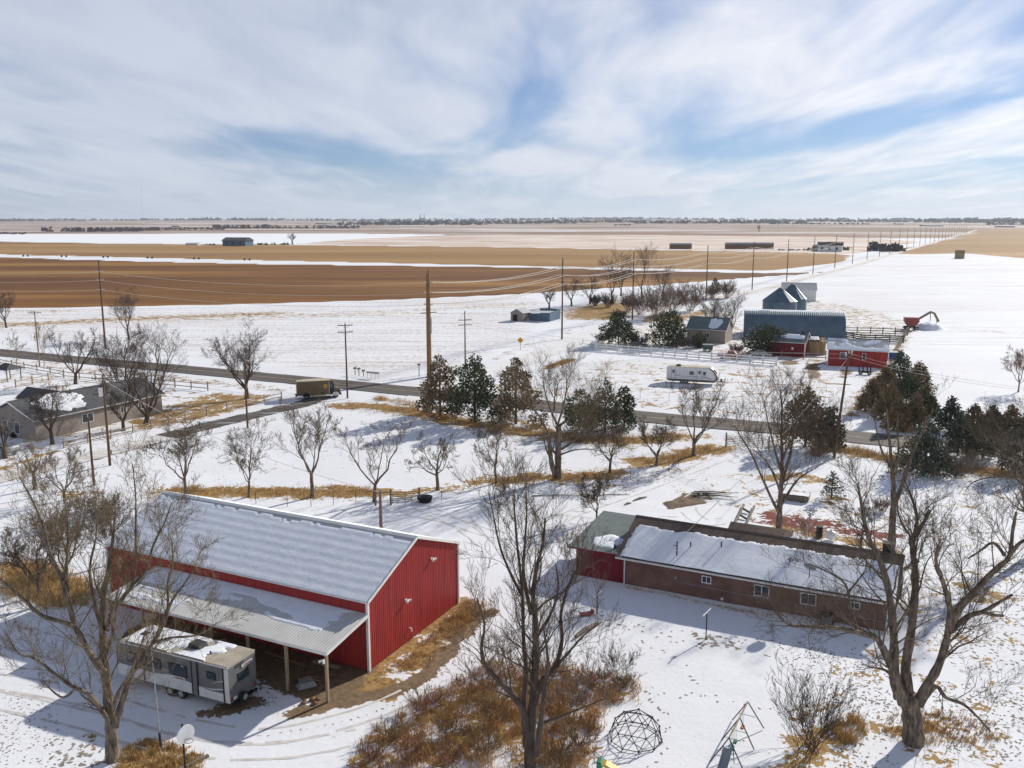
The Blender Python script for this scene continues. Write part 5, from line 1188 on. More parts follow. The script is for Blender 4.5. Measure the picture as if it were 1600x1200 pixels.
# ---------------------------------------------------------------- generic gabled building
def gabled(name, label, cat, loc, rz, L, W, eave, ridge, wall, roof, trim='white_paint', ov=.3, axis='x', snow=None, group=None, th=.1):
    """ridge along local x; front wall at y=0"""
    t = thing(name, label, cat, loc, rz, group)
    MB().box(0, 0, -.1, L, .15, eave).build('wall', wall, t); MB().box(0, W-.15, -.1, L, W, eave).build('wall', wall, t)
    for xx in (0, L-.15): MB().prism([(.152, -.1), (W-.152, -.1), (W-.152, eave), (W/2, ridge-.1), (.152, eave)], Y_, Z_, (.15, 0, 0), (xx, 0, 0)).build('end_wall', wall, t)
    T0 = Vector((0, W/2, ridge-eave)).normalized(); ls = W/2/T0.y
    for sgn in (-1, 1):
        T = Vector((0, -sgn*T0.y, T0.z)); Nn = Vector((0, sgn*T0.z, T0.y)); O = Vector((-ov, W/2+sgn*W/2, eave+.01))-T*ov; P = [O, O+X_*(L+2*ov), O+X_*(L+2*ov)+T*(ls+ov), O+T*(ls+ov)]
        m = MB(); m.v += [tuple(p) for p in P]+[tuple(p+Nn*th) for p in P]; m.f += [(0, 1, 2, 3), (7, 6, 5, 4), (0, 4, 5, 1), (1, 5, 6, 2), (2, 6, 7, 3), (3, 7, 4, 0)]; m.build('roof_slope', roof, t)
        MB().bar(O-T*.03+Nn*.03, O+X_*(L+2*ov)-T*.03+Nn*.03, .05, .14, Nn).build('eave_trim', trim, t)
        for xx in (-ov-.03, L+ov+.03): a = Vector((xx, O.y, O.z))+Nn*.03; MB().bar(a, a+T*(ls+ov), .05, .14, Nn).build('rake_trim', trim, t)
        if snow and snow.get(sgn):
            fn = snow[sgn]; snow_sheet(t, O+Nn*(th+.003), X_, T, Nn, L+2*ov, ls+ov, fn, res=.3)
    MB().prism([(-.15, -.03), (0, .06), (.15, -.03)], Y_, Z_, (L+2*ov, 0, 0), (-ov, W/2, ridge+th+.02)).build('ridge_cap', roof, t)
    return t
def patch(cs, ct, rs, rt, o, th=.07): return lambda s, t: (th if 1-((s-cs)/rs)**2-((t-ct)/rt)**2+.7*nz(s, t, .45, o)+.3*nz(s, t, 1.5, o) > 0 else -.03)
mat('siding_tan', (0.30, 0.255, 0.215), .8, (0.25, 0.21, 0.18), 1.2, 4); M['siding_tan'] = MATS['siding_tan']
# grey house by the lane: the long wall (towards the lane) runs away from the camera along V
gh0 = G(57, 689)
gh = gabled('grey_house', 'long grey-brown house with dark shingle roof and snow patches beside the lane', 'house', (gh0.x, gh0.y, 0), R(62), 21.5, 10.0, 3.0, 5.0, 'siding_tan', 'shingle_grey', ov=.45, snow={-1: patch(6.6, 3.6, 3.6, 2.6, 3), 1: patch(6, 2.6, 3.0, 2.4, 9)})
for (xx, zz, w, h) in ((7.2, 1.0, 1.9, 1.3), (13.8, 1.2, 1.0, 1.0), (17.0, 1.2, 1.0, 1.0)): window(gh, (xx, 0, zz), X_, -Y_, w, h)
for yy in (4.6, 7.2): window(gh, (0, yy, .55), -Y_, -X_, 1.2, 1.7, mull=0)
MB().prism([(2.0, 3.0), (6.4, 3.0), (4.2, 4.5)], X_, Z_, (0, 7.5, 0), (6.0, 9.0, .02)).build('wing_roof', 'shingle_grey', gh); MB().box(8.3, 9.9, -.1, 12.2, 16.2, 3.0).build('wing_wall', 'siding_tan', gh)
MB().cyl(12.5, 2.6, 4.0, 4.75, .12).build('flue', 'galv', gh)
gaz0 = G(14, 594); gz = thing('gazebo', 'small open gazebo with dark hipped roof behind the grey house', 'gazebo', (gaz0.x, gaz0.y, 0), GRID)
for a in (-1.6, 1.6):
    for b in (-1.4, 1.4): MB().box(a-.08, b-.08, 0, a+.08, b+.08, 2.3).build('post', 'wood_grey', gz)
m = MB(); m.v += [(-2.2, -1.9, 2.25), (2.2, -1.9, 2.25), (2.2, 1.9, 2.25), (-2.2, 1.9, 2.25), (-.7, 0, 3.3), (.7, 0, 3.3)]; m.f += [(0, 1, 5, 4), (1, 2, 5), (2, 3, 4, 5), (3, 0, 4), (3, 2, 1, 0)]; m.build('roof', 'shingle_grey', gz)
pt = G(14, 712); t = thing('propane_tank', 'silver horizontal propane tank beside the dark stump-like tree', 'tank', (pt.x, pt.y, 0), R(62))
MB().tube([(-1.5, 0, .85), (-1.35, 0, .85), (-1.1, 0, .85), (1.1, 0, .85), (1.35, 0, .85), (1.5, 0, .85)], [.12, .4, .52, .52, .4, .12], 14).build('vessel', 'galv', t, smooth=True)
for xx in (-.8, .8): MB().box(xx-.1, -.4, -.05, xx+.1, .4, .42).build('saddle', 'galv', t)
MB().cyl(0, 0, 1.35, 1.5, .14).build('valve_cap', 'galv', t)
bs = G(26, 682); t = thing('clipped_shrub', 'round dark clipped shrub at the gable end of the grey house', 'bush', (bs.x, bs.y, 0)); rr = random.Random(9); c = MB()
for i in range(500):
    g = Vector((rr.gauss(0, 1), rr.gauss(0, 1), rr.gauss(0, .8))).normalized()*rr.uniform(.6, 1.0)*.75; g.z = abs(g.z)+.02; a, b = perp(g.normalized()); k = rr.uniform(0, 6); s = (a*math.cos(k)+b*math.sin(k))*.09; c.quad(g-s, g+s, g+s+g.normalized()*.12, g-s+g.normalized()*.12)
c.build('foliage', 'needle', t, recalc=False)
# ---- the farm across the highway
fs = G(1293, 571)
rs = gabled('red_shop', 'small red farm shop with snowy metal roof and two windows', 'shed', (fs.x, fs.y, 0), R(-19), 11.4, 7.0, 3.5, 5.2, 'red_metal', 'roof_metal', ov=.25, snow={-1: lambda s, t: .05 if (t < 1.2+.7*nz(s, 1, .4) or nz(s, t, .6, 5) > .05) else -.03})
for (xx, w) in ((2.3, 1.1), (6.6, .75)): window(rs, (xx, 0, 1.5), X_, -Y_, w, 1.4, mull=0)
for xx in (-.02, 11.62): MB().box(xx-.08, -.06, 0, xx+.08, -.004, 3.4).build('corner_trim', 'white_paint', rs)
q0 = G(1318, 531); QL, QR = 25.0, 6.3
qn = thing('quonset_hut', 'blue-grey corrugated quonset hut with arched roof and snow on its crest', 'building', (q0.x+.3, q0.y-.5, 0), R(-14))
mat('quonset_blue', (0.115, 0.17, 0.21), .5, (0.085, 0.13, 0.165), .5, 4, metal=.2); M['quonset_blue'] = MATS['quonset_blue']
def arch(a): return (QR*math.cos(a)*1.0, 6.6*max(0, math.sin(a))**.82)
q = MB(); na, nx2 = 18, 104
for i in range(nx2+1):
    x = -QL*i/nx2; d = .07*(i % 2)
    for k in range(na+1):
        a = math.pi*k/na; y, z = arch(a); sc_ = 1+d/QR; q.v.append((x, QR-y*sc_, z*sc_))
for i in range(nx2):
    for k in range(na): a = i*(na+1)+k; q.f.append((a, a+1, a+na+2, a+na+1))
q.build('arched_shell', 'quonset_blue', qn, recalc=False)
for xx in (-.05, -QL+.05): MB().poly([(xx, QR-arch(math.pi*k/na)[0]*.99, arch(math.pi*k/na)[1]*.99) for k in range(na+1)]).build('end_wall', 'galv', qn, recalc=False)
MB().box(-.06, QR-2.2, 0, .02, QR+2.2, 4.2).build('sliding_door', 'galv', qn)
sn = MB()
for i in range(nx2+1):
    x = -QL*i/nx2; d = .07*(i % 2)
    for k, a in enumerate((1.28, 1.45, 1.62, 1.8, 2.0)): y, z = arch(a+.1*nz(x, k, .3)); sn.v.append((x, QR-y*(1+d/QR), z*(1+d/QR)+(.06 if 0 < k < 4 else -.02)))
for i in range(nx2):
    for k in range(4): a = i*5+k; sn.f.append((a, a+1, a+6, a+5))
sn.build('snow_cover', 'snow', qn, recalc=False)
def grain_bin(label, cx, cy, r, hw_, ht):
    t = thing('grain_bin', label, 'grain bin', (cx, cy, 0), .3, 'grain bins behind the quonset hut')
    m = MB(); P = []; n = 26
    for i in range(n+1): z = hw_*i/n; P.append(((0, 0, z), r+(.05 if i % 2 else 0)))
    m.tube([p for p, _ in P], [q_ for _, q_ in P], 28, cap=False); m.build('cylinder_wall', 'quonset_blue', t, recalc=False)
    for k in range(16):
        a0, a1 = 2*math.pi*k/16, 2*math.pi*(k+1)/16; m = MB(); f = lambda a, q_, z: (math.cos(a)*q_, math.sin(a)*q_, z)
        m.quad(f(a0, r+.25, hw_-.08), f(a1, r+.25, hw_-.08), f(a1, .5, ht-.1), f(a0, .5, ht-.1)); m.build('roof_panel', 'quonset_blue', t, recalc=False)
        MB().bar(f(a0, r+.25, hw_-.06), f(a0, .5, ht-.06), .06, .08).build('roof_rib', 'quonset_blue', t)
    MB().tube([(0, 0, ht-.2), (0, 0, ht+.05), (0, 0, ht+.25)], [.55, .6, .1], 14).build('cap', 'galv', t)
    return t
gb = G(1222, 494); dep = gb.y*_c+H*_s
rb = 26*dep/F; top = PY(1222, 451, gb.y).z; ev = PY(1222, 471, gb.y).z
grain_bin('grain bin with conical roof directly behind the quonset hut', gb.x, gb.y+rb*.6, rb, ev, top)
grain_bin('second grain bin, partly hidden, next to the pale storage shed', gb.x+13*dep/F+4, gb.y+rb*.6+9, rb*.88, ev, top+.6)
wsh = G(1272, 471); ws = gabled('storage_shed', 'pale storage shed with white metal roof beside the grain bins', 'shed', (wsh.x-11, wsh.y+3.0, 0), R(-14), 12.0, 9.0, 4.2, 6.4, 'white_paint', 'roof_metal')
mat('tan_tarp', (0.36, 0.28, 0.15), .8, (0.24, 0.18, 0.09), .8, 4, stretch=(4, 1, .3)); M['tan_tarp'] = MATS['tan_tarp']
rd = G(1252, 556); r2 = gabled('red_shed', 'low red shed with green-grey roof and white corner post behind the dark pine', 'shed', (rd.x-7.2, rd.y+1.5, 0), R(-26), 8.0, 7.5, 3.2, 5.0, 'red_wood', 'roof_green', snow={-1: patch(5.5, 2.5, 2.4, 1.0, 4)})
MB().box(7.95, -.12, 0, 8.15, .08, 3.3).build('corner_post', 'white_paint', r2); MB().box(5.2, -.06, 1.5, 5.6, -.01, 2.1).build('window', 'white_paint', r2); MB().cyl(7.0, 3.0, 4.2, 5.5, .18).build('stove_pipe', 'black', r2)
ts = G(1283, 554); tt = thing('tarp_covered_stack', 'tan tarp-draped hay stack with snow on top between the red sheds', 'hay stack', (ts.x-1.5, ts.y+2, 0), R(-14)); tm = MB()
for i in range(13):
    x = -2.6+i*.45
    for k, (y, z) in enumerate(((-2.2, 0), (-2.05, 1.2), (-1.9, 2.9), (0, 3.7), (1.9, 2.9), (2.1, 0))): tm.v.append((x+.06*nz(i, k, .7), y+.16*math.sin(i*2.1+k), z+.1*nz(i, k, .9) if k not in (0, 5) else 0))
for i in range(12):
    for k in range(5): a = i*6+k; tm.f.append((a, a+6, a+7, a+1))
tm.f.append(tuple(range(5, -1, -1))); tm.f.append(tuple(72+k for k in range(6))); tm.build('tarp', 'tan_tarp', tt, recalc=False)
snow_sheet(tt, (-2.6, -1.9, 2.95), X_, Y_, Z_, 4.6, 3.8, lambda s, t: .95-.25*abs(t-1.9)**1.3+.15*nz(s, t, .9) if .3 < s < 3.9 else -1, res=.25)
fh = G(1085, 540); fhh = gabled('farmhouse', 'small farmhouse with green-grey roof among pines behind the white fence', 'house', (fh.x-.5, fh.y+7, 0), R(-26), 9.5, 8.0, 3.4, 5.9, 'siding_tan', 'roof_green', snow={-1: patch(6.8, 2.6, 1.6, 1.8, 6)})
window(fhh, (4.2, 0, 1.2), X_, -Y_, 1.4, 1.3)
mat('shed_blue', (0.09, 0.155, 0.215), .6, (0.07, 0.12, 0.17), 1.0, 4); M['shed_blue'] = MATS['shed_blue']
bs = G(826, 501); t = thing('corral_shelter', 'long blue-grey open shelter with tan front standing in the stubble field', 'shed', (bs.x, bs.y, 0), R(-24))
dep = bs.y*_c+H*_s; e = dep/F
MB().prism([(0, 0), (34*e, 0), (34*e, 2.5), (0, 2.2)], X_, Z_, (0, .15, 0)).build('front_wall', 'shed_blue', t)
MB().prism([(0, 0), (9, 0), (9, 3.1), (0, 2.4)], Y_, Z_, (.15, 0, 0), (34*e+.01, .16, 0)).build('end_wall', 'shed_blue', t)
MB().box(0, 8.9, 0, 34*e, 9.05, 3.0).build('back_wall', 'shed_blue', t); MB().quad((-.2, -.2, 2.42), (34*e+.3, -.2, 2.62), (34*e+.3, 4, 2.85), (-.2, 4, 2.7)).build('roof', 'roof_metal', t)
t = thing('animal_shed', 'little tan gable-roofed shed with dark doorway beside the blue shelter', 'shed', (bs.x-28*e, bs.y-.6, 0), R(-30))
MB().prism([(0, 0), (4.2, 0), (4.2, 2.4), (2.1, 3.6), (0, 2.4)], X_, Z_, (0, 5, 0)).build('walls', 'siding_tan', t); MB().box(.8, -.05, 0, 2.3, -.01, 2.0).build('doorway', 'black', t)
for s in (0, 1): MB().prism([(-.2, 2.35), (2.1, 3.65), (2.1, 3.78), (-.2, 2.48)] if s == 0 else [(4.4, 2.35), (2.1, 3.65), (2.1, 3.78), (4.4, 2.48)], X_, Z_, (0, 5.4, 0), (0, -.2, .0)).build('roof_slope', 'galv', t)
# ================================================================ POLES, WIRES, FENCES
LINE_A = R(61.5); LD = Vector((math.cos(LINE_A), math.sin(LINE_A), 0)); LN = Vector((LD.y, -LD.x, 0))
def sag(a, b, s, n=10):
    return [a.lerp(b, i/n)-Z_*(4*s*(i/n)*(1-i/n)) for i in range(n+1)]
ARMZ = (18.3, 16.3, 14.1)
def tall_pole(label, base, h=20.6, double=False, group='tall wooden transmission poles along the county road', detail=True, rz=LINE_A):
    t = thing('transmission_pole', label, 'utility pole', base, rz, group)
    if double:
        for d in (-.3, .3): MB().tube([(d*.6, d, -.2), (d*.6, d, h*.5), (d*.6, d, h-.7*(d > 0))], [.33, .3, .22], 10).build('pole_shaft', 'pole_new', t)
        MB().tube([(0, -.3, 8.4), (0, -.3, 11.5)], .40, 10).build('pole_sleeve', 'galv', t)
    else: MB().tube([(0, 0, -.2), (0, 0, h*.5), (0, 0, h)], [.24, .2, .14], 8 if detail else 6).build('pole_shaft', 'pole_wood', t)
    if detail:
        for z in ARMZ:
            a = MB().bar((0, -1.0, z-.12), (0, 1.0, z-.12), .1, .12).build('insulator_arm', 'galv', t)
            for s in (-1, 1): MB().tube([(0, s*.95, z-.06), (0, s*.95, z+.12)], .07, 8).build('insulator', 'galv', a)
        if double: MB().bar((0, -1.9, 12.6), (0, 1.9, 12.2), .12, .16).build('cross_arm', 'wood_grey', t)
    return t
TP = [G(671, 588), G(878, 530), G(988, 500), G(1103, 470), G(1175, 453), G(1229, 440), G(1270, 428)]
tall_pole('thick double wooden transmission pole with grey sleeve standing at the road junction', TP[0], double=True)
tall_pole('transmission pole on the county road verge beside the yellow diamond sign', TP[1])
tall_pole('transmission pole in front of the brown bushes of the grove', TP[2])
for p in TP[3:]: tall_pole('tall bare transmission pole in the line beside the county road', p)
p = TP[-1].copy(); step = Vector((33.5, 60.0, 0))
for k in range(24):
    p = p+step; TP.append(p.copy()); tall_pole('tall bare transmission pole in the line beside the county road', (p.x, p.y, 0), detail=k < 5)
wp = G(165, 545); tall_pole('lone transmission pole on the snow north of the grey house', wp, rz=R(155))
wn = 0
for z in ARMZ:
    for s in (-1, 1):
        mb = MB()
        for a, b in zip(TP[:13], TP[1:14]):
            mb.tube(sag(a+LN*s*.95+Z_*z, b+LN*s*.95+Z_*z, 1.25), .07, 4, cap=False)
        o = mb.build('power_wire', 'wire', recalc=False); tag(o, 'sagging power wire strung along the transmission poles by the county road', 'wire', 'wires along the county road')
    o = MB().tube(sag(TP[0]+Z_*(z-.2), wp+Z_*(z-.2), 1.6, 14), .045, 4, cap=False).build('power_wire', 'wire', recalc=False); tag(o, 'power wire crossing from the double pole to the lone western pole', 'wire', 'wires from the double pole westward')
    e = wp+(wp-TP[0])*1.1; o = MB().tube(sag(wp+Z_*(z-.2), e+Z_*(z-.2), 1.6, 14), .045, 4, cap=False).build('power_wire', 'wire', recalc=False); tag(o, 'power wire running on west from the lone transmission pole', 'wire', 'wires west of the lone pole')
def dist_pole(label, base, h, arms=2, lean=0.0, rz=R(20), extras=None, r=.16, wood='pole_wood'):
    t = thing('utility_pole', label, 'utility pole', base, rz)
    MB().tube([(0, 0, -.2), (lean*h*.5, 0, h*.5), (lean*h, 0, h)], [r, r*.85, r*.65], 8).build('pole_shaft', wood, t)
    for k in range(arms):
        z = h-.35-k*1.15; x = lean*z; a = MB().bar((x-1.25, -.14, z), (x+1.25, -.14, z), .1, .13).build('cross_arm', 'wood_grey', t)
        for s in (-1.15, -.7, .7, 1.15): MB().tube([(x+s, -.14, z+.06), (x+s, -.14, z+.26)], [.035, .06], 6).build('insulator', 'galv', a)
        MB().bar((x, -.14, z-.55), (x-.6, -.14, z-.05), .035).bar((x, -.14, z-.55), (x+.6, -.14, z-.05), .035).build('brace', 'galv', t)
    return t
dp = {}
def dpole(key, bx, by, ty, label, **k):
    b = G(bx, by); h = PY(bx, ty, b.y).z; dp[key] = (b, h); return dist_pole(label, b, h, **k)
dpole('a', 543, 622, 505, 'wooden pole with two crossarms beside the parcel van', arms=2)
t = dpole('b', 727, 575, 486, 'wooden pole with two low crossarms rising behind the juniper clump', arms=0)
for z in (9.9, 8.9): a = MB().bar((-1.4, -.14, z), (1.4, -.14, z), .12, .14).build('cross_arm', 'wood_grey', t)
for s in (-1.2, -.8, .8, 1.2): MB().tube([(s, -.14, 9.95), (s, -.14, 10.2)], .05, 6).build('insulator', 'galv', t)
t = dpole('c', 1303, 715, 552, 'leaning wooden pole with pale fittings on top beside the tall open pine', arms=0, lean=.075, rz=0, r=.19, wood='pole_wood')
hc = dp['c'][1]
for s in (-.35, 0, .35): MB().tube([(hc*.075+s, 0, hc-.35+.25*(s > 0)), (hc*.075+s*1.1, 0, hc+.25+.3*s)], [.07, .09], 8).build('insulator', 'white_paint', t)
MB().bar((hc*.075-.5, -.1, hc-.45), (hc*.075+.6, -.1, hc-.2), .09).build('cross_arm', 'wood_grey', t)
t = dpole('d', 387, 668, 562, 'light pole with a curved lamp arm standing beside the lane', arms=0, r=.15)
hd_ = dp['d'][1]; MB().tube([(0, 0, hd_-.5), (.6, 0, hd_-.25), (1.5, 0, hd_-.75)], .035, 6).build('lamp_arm', 'galv', t); MB().tube([(1.4, 0, hd_-.7), (1.9, 0, hd_-.85)], [.12, .17], 8).build('lamp_head', 'galv', t)
t = dpole('e', 172, 727, 586, 'wooden pole with a white transformer can in front of the grey house', arms=1, r=.17)
he = dp['e'][1]; MB().tube([(-.35, 0, he-2.6), (-.35, 0, he-1.6)], .26, 12).build('transformer', 'white_paint', t); MB().box(.05, -.3, 1.4, .35, -.12, 2.0).build('meter_box', 'wood', t)
dpole('f', 147, 758, 652, 'plain bare pole without arms standing beside the snowy lane', arms=0, r=.15)
dpole('g', 596, 846, 766, 'weathered pole rising behind the barn ridge near the pipe gate', arms=0, r=.19, wood='wood_grey')
dpole('h', 62, 572, 486, 'pale thin pole at the corner of the wooden fence by the highway', arms=1, wood='wood')
def wire1(label, a, b, s, group=None, r=.022): o = MB().tube(sag(Vector(a), Vector(b), s, 12), r, 4, cap=False).build('service_wire', 'wire', recalc=False); tag(o, label, 'wire', group)
ctop = dp['c'][0]+Vector((hc*.075, 0, hc))
wire1('service wire dropping from the leaning pole to the house roof mast', ctop-Z_*.5, hw(4.0, .55, 4.0), .8)
for k, dz in enumerate((0, .45)): wire1('service wire running east from the top of the leaning pole', ctop-Z_*dz, PY(1700, 612+k*3, 118), 1.0, 'service wires east of the leaning pole')
for k, dz in enumerate((.2, 1.3)): wire1('service wire between the leaning pole and the low-crossarm pole', ctop-Z_*dz*.5, dp['b'][0]+Z_*(9.9-dz*.6), 1.6, 'wires from the leaning pole westward')
for k in (-1, 1): wire1('wire between the parcel-van pole and the lane light pole', dp['a'][0]+Vector((k, 0, dp['a'][1]-.3)), dp['d'][0]+Z_*(hd_-.2), 1.0, 'wires from the parcel-van pole')
wire1('wire from the weathered barn pole to the transformer pole', dp['g'][0]+Z_*(dp['g'][1]-.2), dp['e'][0]+Z_*(he-.6), 1.4)

# ---- fences
def rail_fence(name, label, pts, n_rails, h, spacing, material, pw=.12, rail=(.04, .13), rail_zs=None, cat='fence', round_=False, wire=False):
    P = [Vector((p[0], p[1], 0)) for p in pts]; o = thing(name, label, cat, P[0]); base = P[0]; posts = []
    pm = None; rm = {}
    for a, b in zip(P, P[1:]):
        L = (b-a).length; n = max(1, int(round(L/spacing)))
        for k in range(n+(b is P[-1])): posts.append(a.lerp(b, k/n))
    for q in posts:
        if pm is None: pm = (MB().tube([(0, 0, -.15), (0, 0, h+.08)], pw/2, 6) if round_ else MB().box(-pw/2, -pw/2, -.15, pw/2, pw/2, h+.1, .012)).mesh('post')
        c = obj('post', pm, material, o); c.location = q-base
    zs = rail_zs or [h*(k+.5)/n_rails for k in range(n_rails)]
    for z in zs:
        if wire:
            MB().tube([q-base+Z_*z for q in posts], .006, 3, cap=False).build('wire', 'galv', o, recalc=False); continue
        for a, b in zip(posts, posts[1:]): MB().bar(a-base+Z_*z, b-base+Z_*z, rail[0], rail[1]).build('rail', material, o)
    return o
rail_fence('vinyl_fence', 'white three-rail fence in front of the farmhouse pines', gp([(938, 531), (930, 547), (1213, 571)]), 3, 1.75, 2.9, 'white_paint', .24, (.08, .27))
rail_fence('timber_fence', 'weathered post-and-rail fence between the grey house and the lane', gp([(100, 700), (208, 676), (290, 657), (355, 641), (440, 622)]), 2, 1.1, 3.4, 'wood', .14, (.05, .12))
rail_fence('timber_fence', 'timber post-and-rail fence enclosing the yard behind the grey house', gp([(25, 606), (100, 590), (200, 598), (325, 610)]), 2, 1.5, 4.2, 'wood', .18, (.06, .13))
rail_fence('timber_fence', 'dark rail fence running beside the highway past the gazebo', gp([(-60, 565), (0, 569), (100, 588)]), 2, 1.3, 5, 'wood_grey', .15, (.06, .12))
rail_fence('wire_fence', 'thin wire fence on steel posts along the snow just behind the barn', gp([(400, 786), (449, 790), (486, 790), (521, 788), (556, 785), (586, 784)]), 3, 1.2, 3.0, 'dark_metal', .05, wire=True)
rail_fence('wire_fence', 'thin wire fence on steel posts from the pipe gate towards the twin-trunked tree', gp([(656, 785), (690, 782), (770, 772), (850, 764), (985, 750), (1045, 735), (1060, 728)]), 3, 1.15, 5.0, 'dark_metal', .05, wire=True)
rail_fence('wire_fence', 'wire mesh fence on the far verge of the highway below the white trailer', gp([(900, 612), (1000, 623), (1140, 637), (1290, 652)]), 4, 1.3, 4.5, 'galv', .06, wire=True)
rail_fence('wire_fence', 'low wire fence crossing the snowy yard east of the house', gp([(1440, 862), (1500, 868), (1570, 876), (1680, 890)]), 2, 1.1, 4.0, 'dark_metal', .05, wire=True)
rail_fence('plank_fence', 'pale plank rail running down from the red wagon beside the windbreak', gp([(1424, 510), (1412, 530), (1396, 558)]), 2, 1.5, 4.5, 'wood', .2, (.08, .3))
cg = gp([(1311, 528), (1345, 534), (1412, 536)])
rail_fence('corral_fence', 'dark grey board corral between the quonset hut and the red shop', cg, 4, 1.9, 3.0, 'dark_metal', .16, (.06, .32))
rail_fence('corral_fence', 'grey rail corral with snow-topped feeders east of the quonset hut', gp([(1318, 521), (1360, 522), (1418, 524)]), 3, 1.9, 3.4, 'wood_grey', .2, (.06, .2))
rail_fence('pipe_fence', 'grey pipe rail fence behind the white fence end at the wide pine', gp([(1152, 560), (1290, 562)]), 2, 1.9, 5.0, 'wood_grey', .14, (.06, .12))
def pipe_gate(label, a, b, h=1.3, n=6):
    a, b = Vector((*a, 0)), Vector((*b, 0)); t = thing('pipe_gate', label, 'gate', a, math.atan2((b-a).y, (b-a).x)); L = (b-a).length
    for x in (-.15, L+.15): MB().tube([(x, 0, -.15), (x, 0, h+.35)], .11, 8).build('gate_post', 'wood_grey', t)
    for k in range(n): z = .2+(h-.25)*k/(n-1); MB().tube([(.05, 0, z), (L-.05, 0, z)], .035, 6).build('bar', 'wood_grey', t)
    for x in (.05, L*.5, L-.05): MB().tube([(x, 0, .18), (x, 0, h-.02)], .035, 6).build('upright', 'wood_grey', t)
    return t
g1 = gp([(613, 788), (653, 785), (587, 789)]); pipe_gate('grey pipe gate between wooden posts behind the barn', g1[0], g1[1])
t = thing('wooden_brace', 'short timber brace panel fixed beside the pipe gate post behind the barn', 'fence', (*g1[2], 0), math.atan2(g1[0][1]-g1[2][1], g1[0][0]-g1[2][0])); Lb = math.hypot(g1[0][0]-g1[2][0], g1[0][1]-g1[2][1])
MB().tube([(0, 0, -.1), (0, 0, 1.6)], .11, 8).build('post', 'wood_grey', t); MB().bar((.05, 0, 1.3), (Lb-.3, 0, 1.35), .1).build('rail', 'wood_grey', t); MB().bar((.05, 0, .2), (Lb-.3, 0, 1.2), .05).build('brace', 'galv', t)
g2 = gp([(1136, 697), (1199, 703)]); pipe_gate('wide grey pipe gate opening from the yard onto the highway', g2[0], g2[1], 1.5)
q = G(664, 783); t = thing('stock_trough', 'black rubber stock trough on the snow beside the pipe gate', 'trough', (q.x, q.y, 0), R(-10))
MB().tube([(0, 0, 0), (0, 0, .5), (0, 0, .52), (0, 0, .12)], [.7, .85, .76, .68], 16).build('tub', 'rubber', t)

# ================================================================ VEHICLES
def vehicle_body(prof, w, inset=.12):
    """profile (x,z) list, extruded across y with the upper part drawn in"""
    mb = MB(); n = len(prof); zmax = max(z for _, z in prof); zb = 1.0*zmax*.55
    for s in (-1, 1):
        for x, z in prof:
            k = inset*max(0, (z-zb)/(zmax-zb)) if zmax > zb else 0
            mb.v.append((x, s*(w/2-k), z))
    mb.f.append(tuple(range(n))); mb.f.append(tuple(2*n-1-i for i in range(n)))
    for i in range(n): j = (i+1) % n; mb.f.append((i, n+i, n+j, j))
    return mb
mat('van_brown', (0.125, 0.088, 0.05), .45, (0.10, 0.07, 0.04), 1.2, 3); M['van_brown'] = MATS['van_brown']
mat('van_side', (0.15, 0.105, 0.062), .3, (0.12, 0.085, 0.05), .8, 3, metal=.25); M['van_side'] = MATS['van_side']
mat('van_roof', (0.50, 0.44, 0.32), .6, (0.42, 0.36, 0.26), 1.0, 3); M['van_roof'] = MATS['van_roof']
mat('logo_gold', (0.62, 0.36, 0.05), .5); M['logo_gold'] = MATS['logo_gold']
ta = G(463, 620); tb = G(524, 617)
van = thing('parcel_van', 'brown boxy parcel delivery van turning out of the lane onto the highway', 'van', (-36.3, 148.6, 0), R(17))
VL = 7.4
MB().box(0, 0, .62, 5.3, 2.35, 3.02, .05).build('cargo_box', 'van_side', van)
MB().box(-.03, -.03, 3.022, 5.6, 2.38, 3.10, .02).build('roof', 'van_roof', van)
MB().prism([(5.31, .55), (7.2, .55), (7.3, 1.2), (7.1, 1.55), (6.35, 1.65), (6.0, 2.95), (5.31, 3.0)], X_, Z_, (0, 2.2, 0), (0, .075, 0)).build('cab', 'van_brown', van)
MB().quad((6.37, .2, 1.72), (6.37, 2.15, 1.72), (6.06, 2.15, 2.78), (6.06, .2, 2.78)).build('windscreen', 'glass', van)
d_ = MB().box(5.42, .045, .75, 6.02, .07, 2.6).build('doorway', 'black', van); MB().box(5.5, .03, 1.6, 5.95, .044, 2.5).build('pane', 'glass', d_)
MB().box(5.33, .03, .7, 5.42, .072, 2.8).build('door_frame', 'rv_white', van)
for xx in (1.55, 6.45):
    for yy in (.2, 2.15): wheel(van, (xx, yy, .45), .45, .26)
for xx in (1.55, 6.45): MB().prism([(xx+.62*math.cos(math.pi*k/10), .45+.62*math.sin(math.pi*k/10)) for k in range(11)], X_, Z_, (0, .03, 0), (0, -.035, 0)).build('wheel_arch', 'black' if xx < 3 else 'rv_white', van)
MB().box(-.25, .1, .5, .02, 2.25, .62).build('rear_bumper', 'black', van); MB().box(-.02, .2, .7, -.003, 2.15, 2.85).build('rear_door', 'van_brown', van)
MB().box(7.2, .1, .45, 7.42, 2.25, .75).build('front_bumper', 'black', van); MB().box(4.0, -.02, .8, 4.4, -.001, 1.1).build('fuel_door', 'black', van)
for yy in (.35, 1.9): MB().disc((7.27, yy, 1.1), X_, .13, .06).build('headlight', 'rv_white', van)
sh = MB().prism([(-.34, .3), (0, .38), (.34, .3), (.34, -.1), (0, -.46), (-.34, -.1)], X_, Z_, (0, -.012, 0), (4.75, -.002, 2.05)).build('shield_emblem', 'logo_gold', van)
text_mesh('lettering', 'ups', .34, 'van_brown', sh, frame_mat((4.75, -.018, 2.02), X_, Z_))
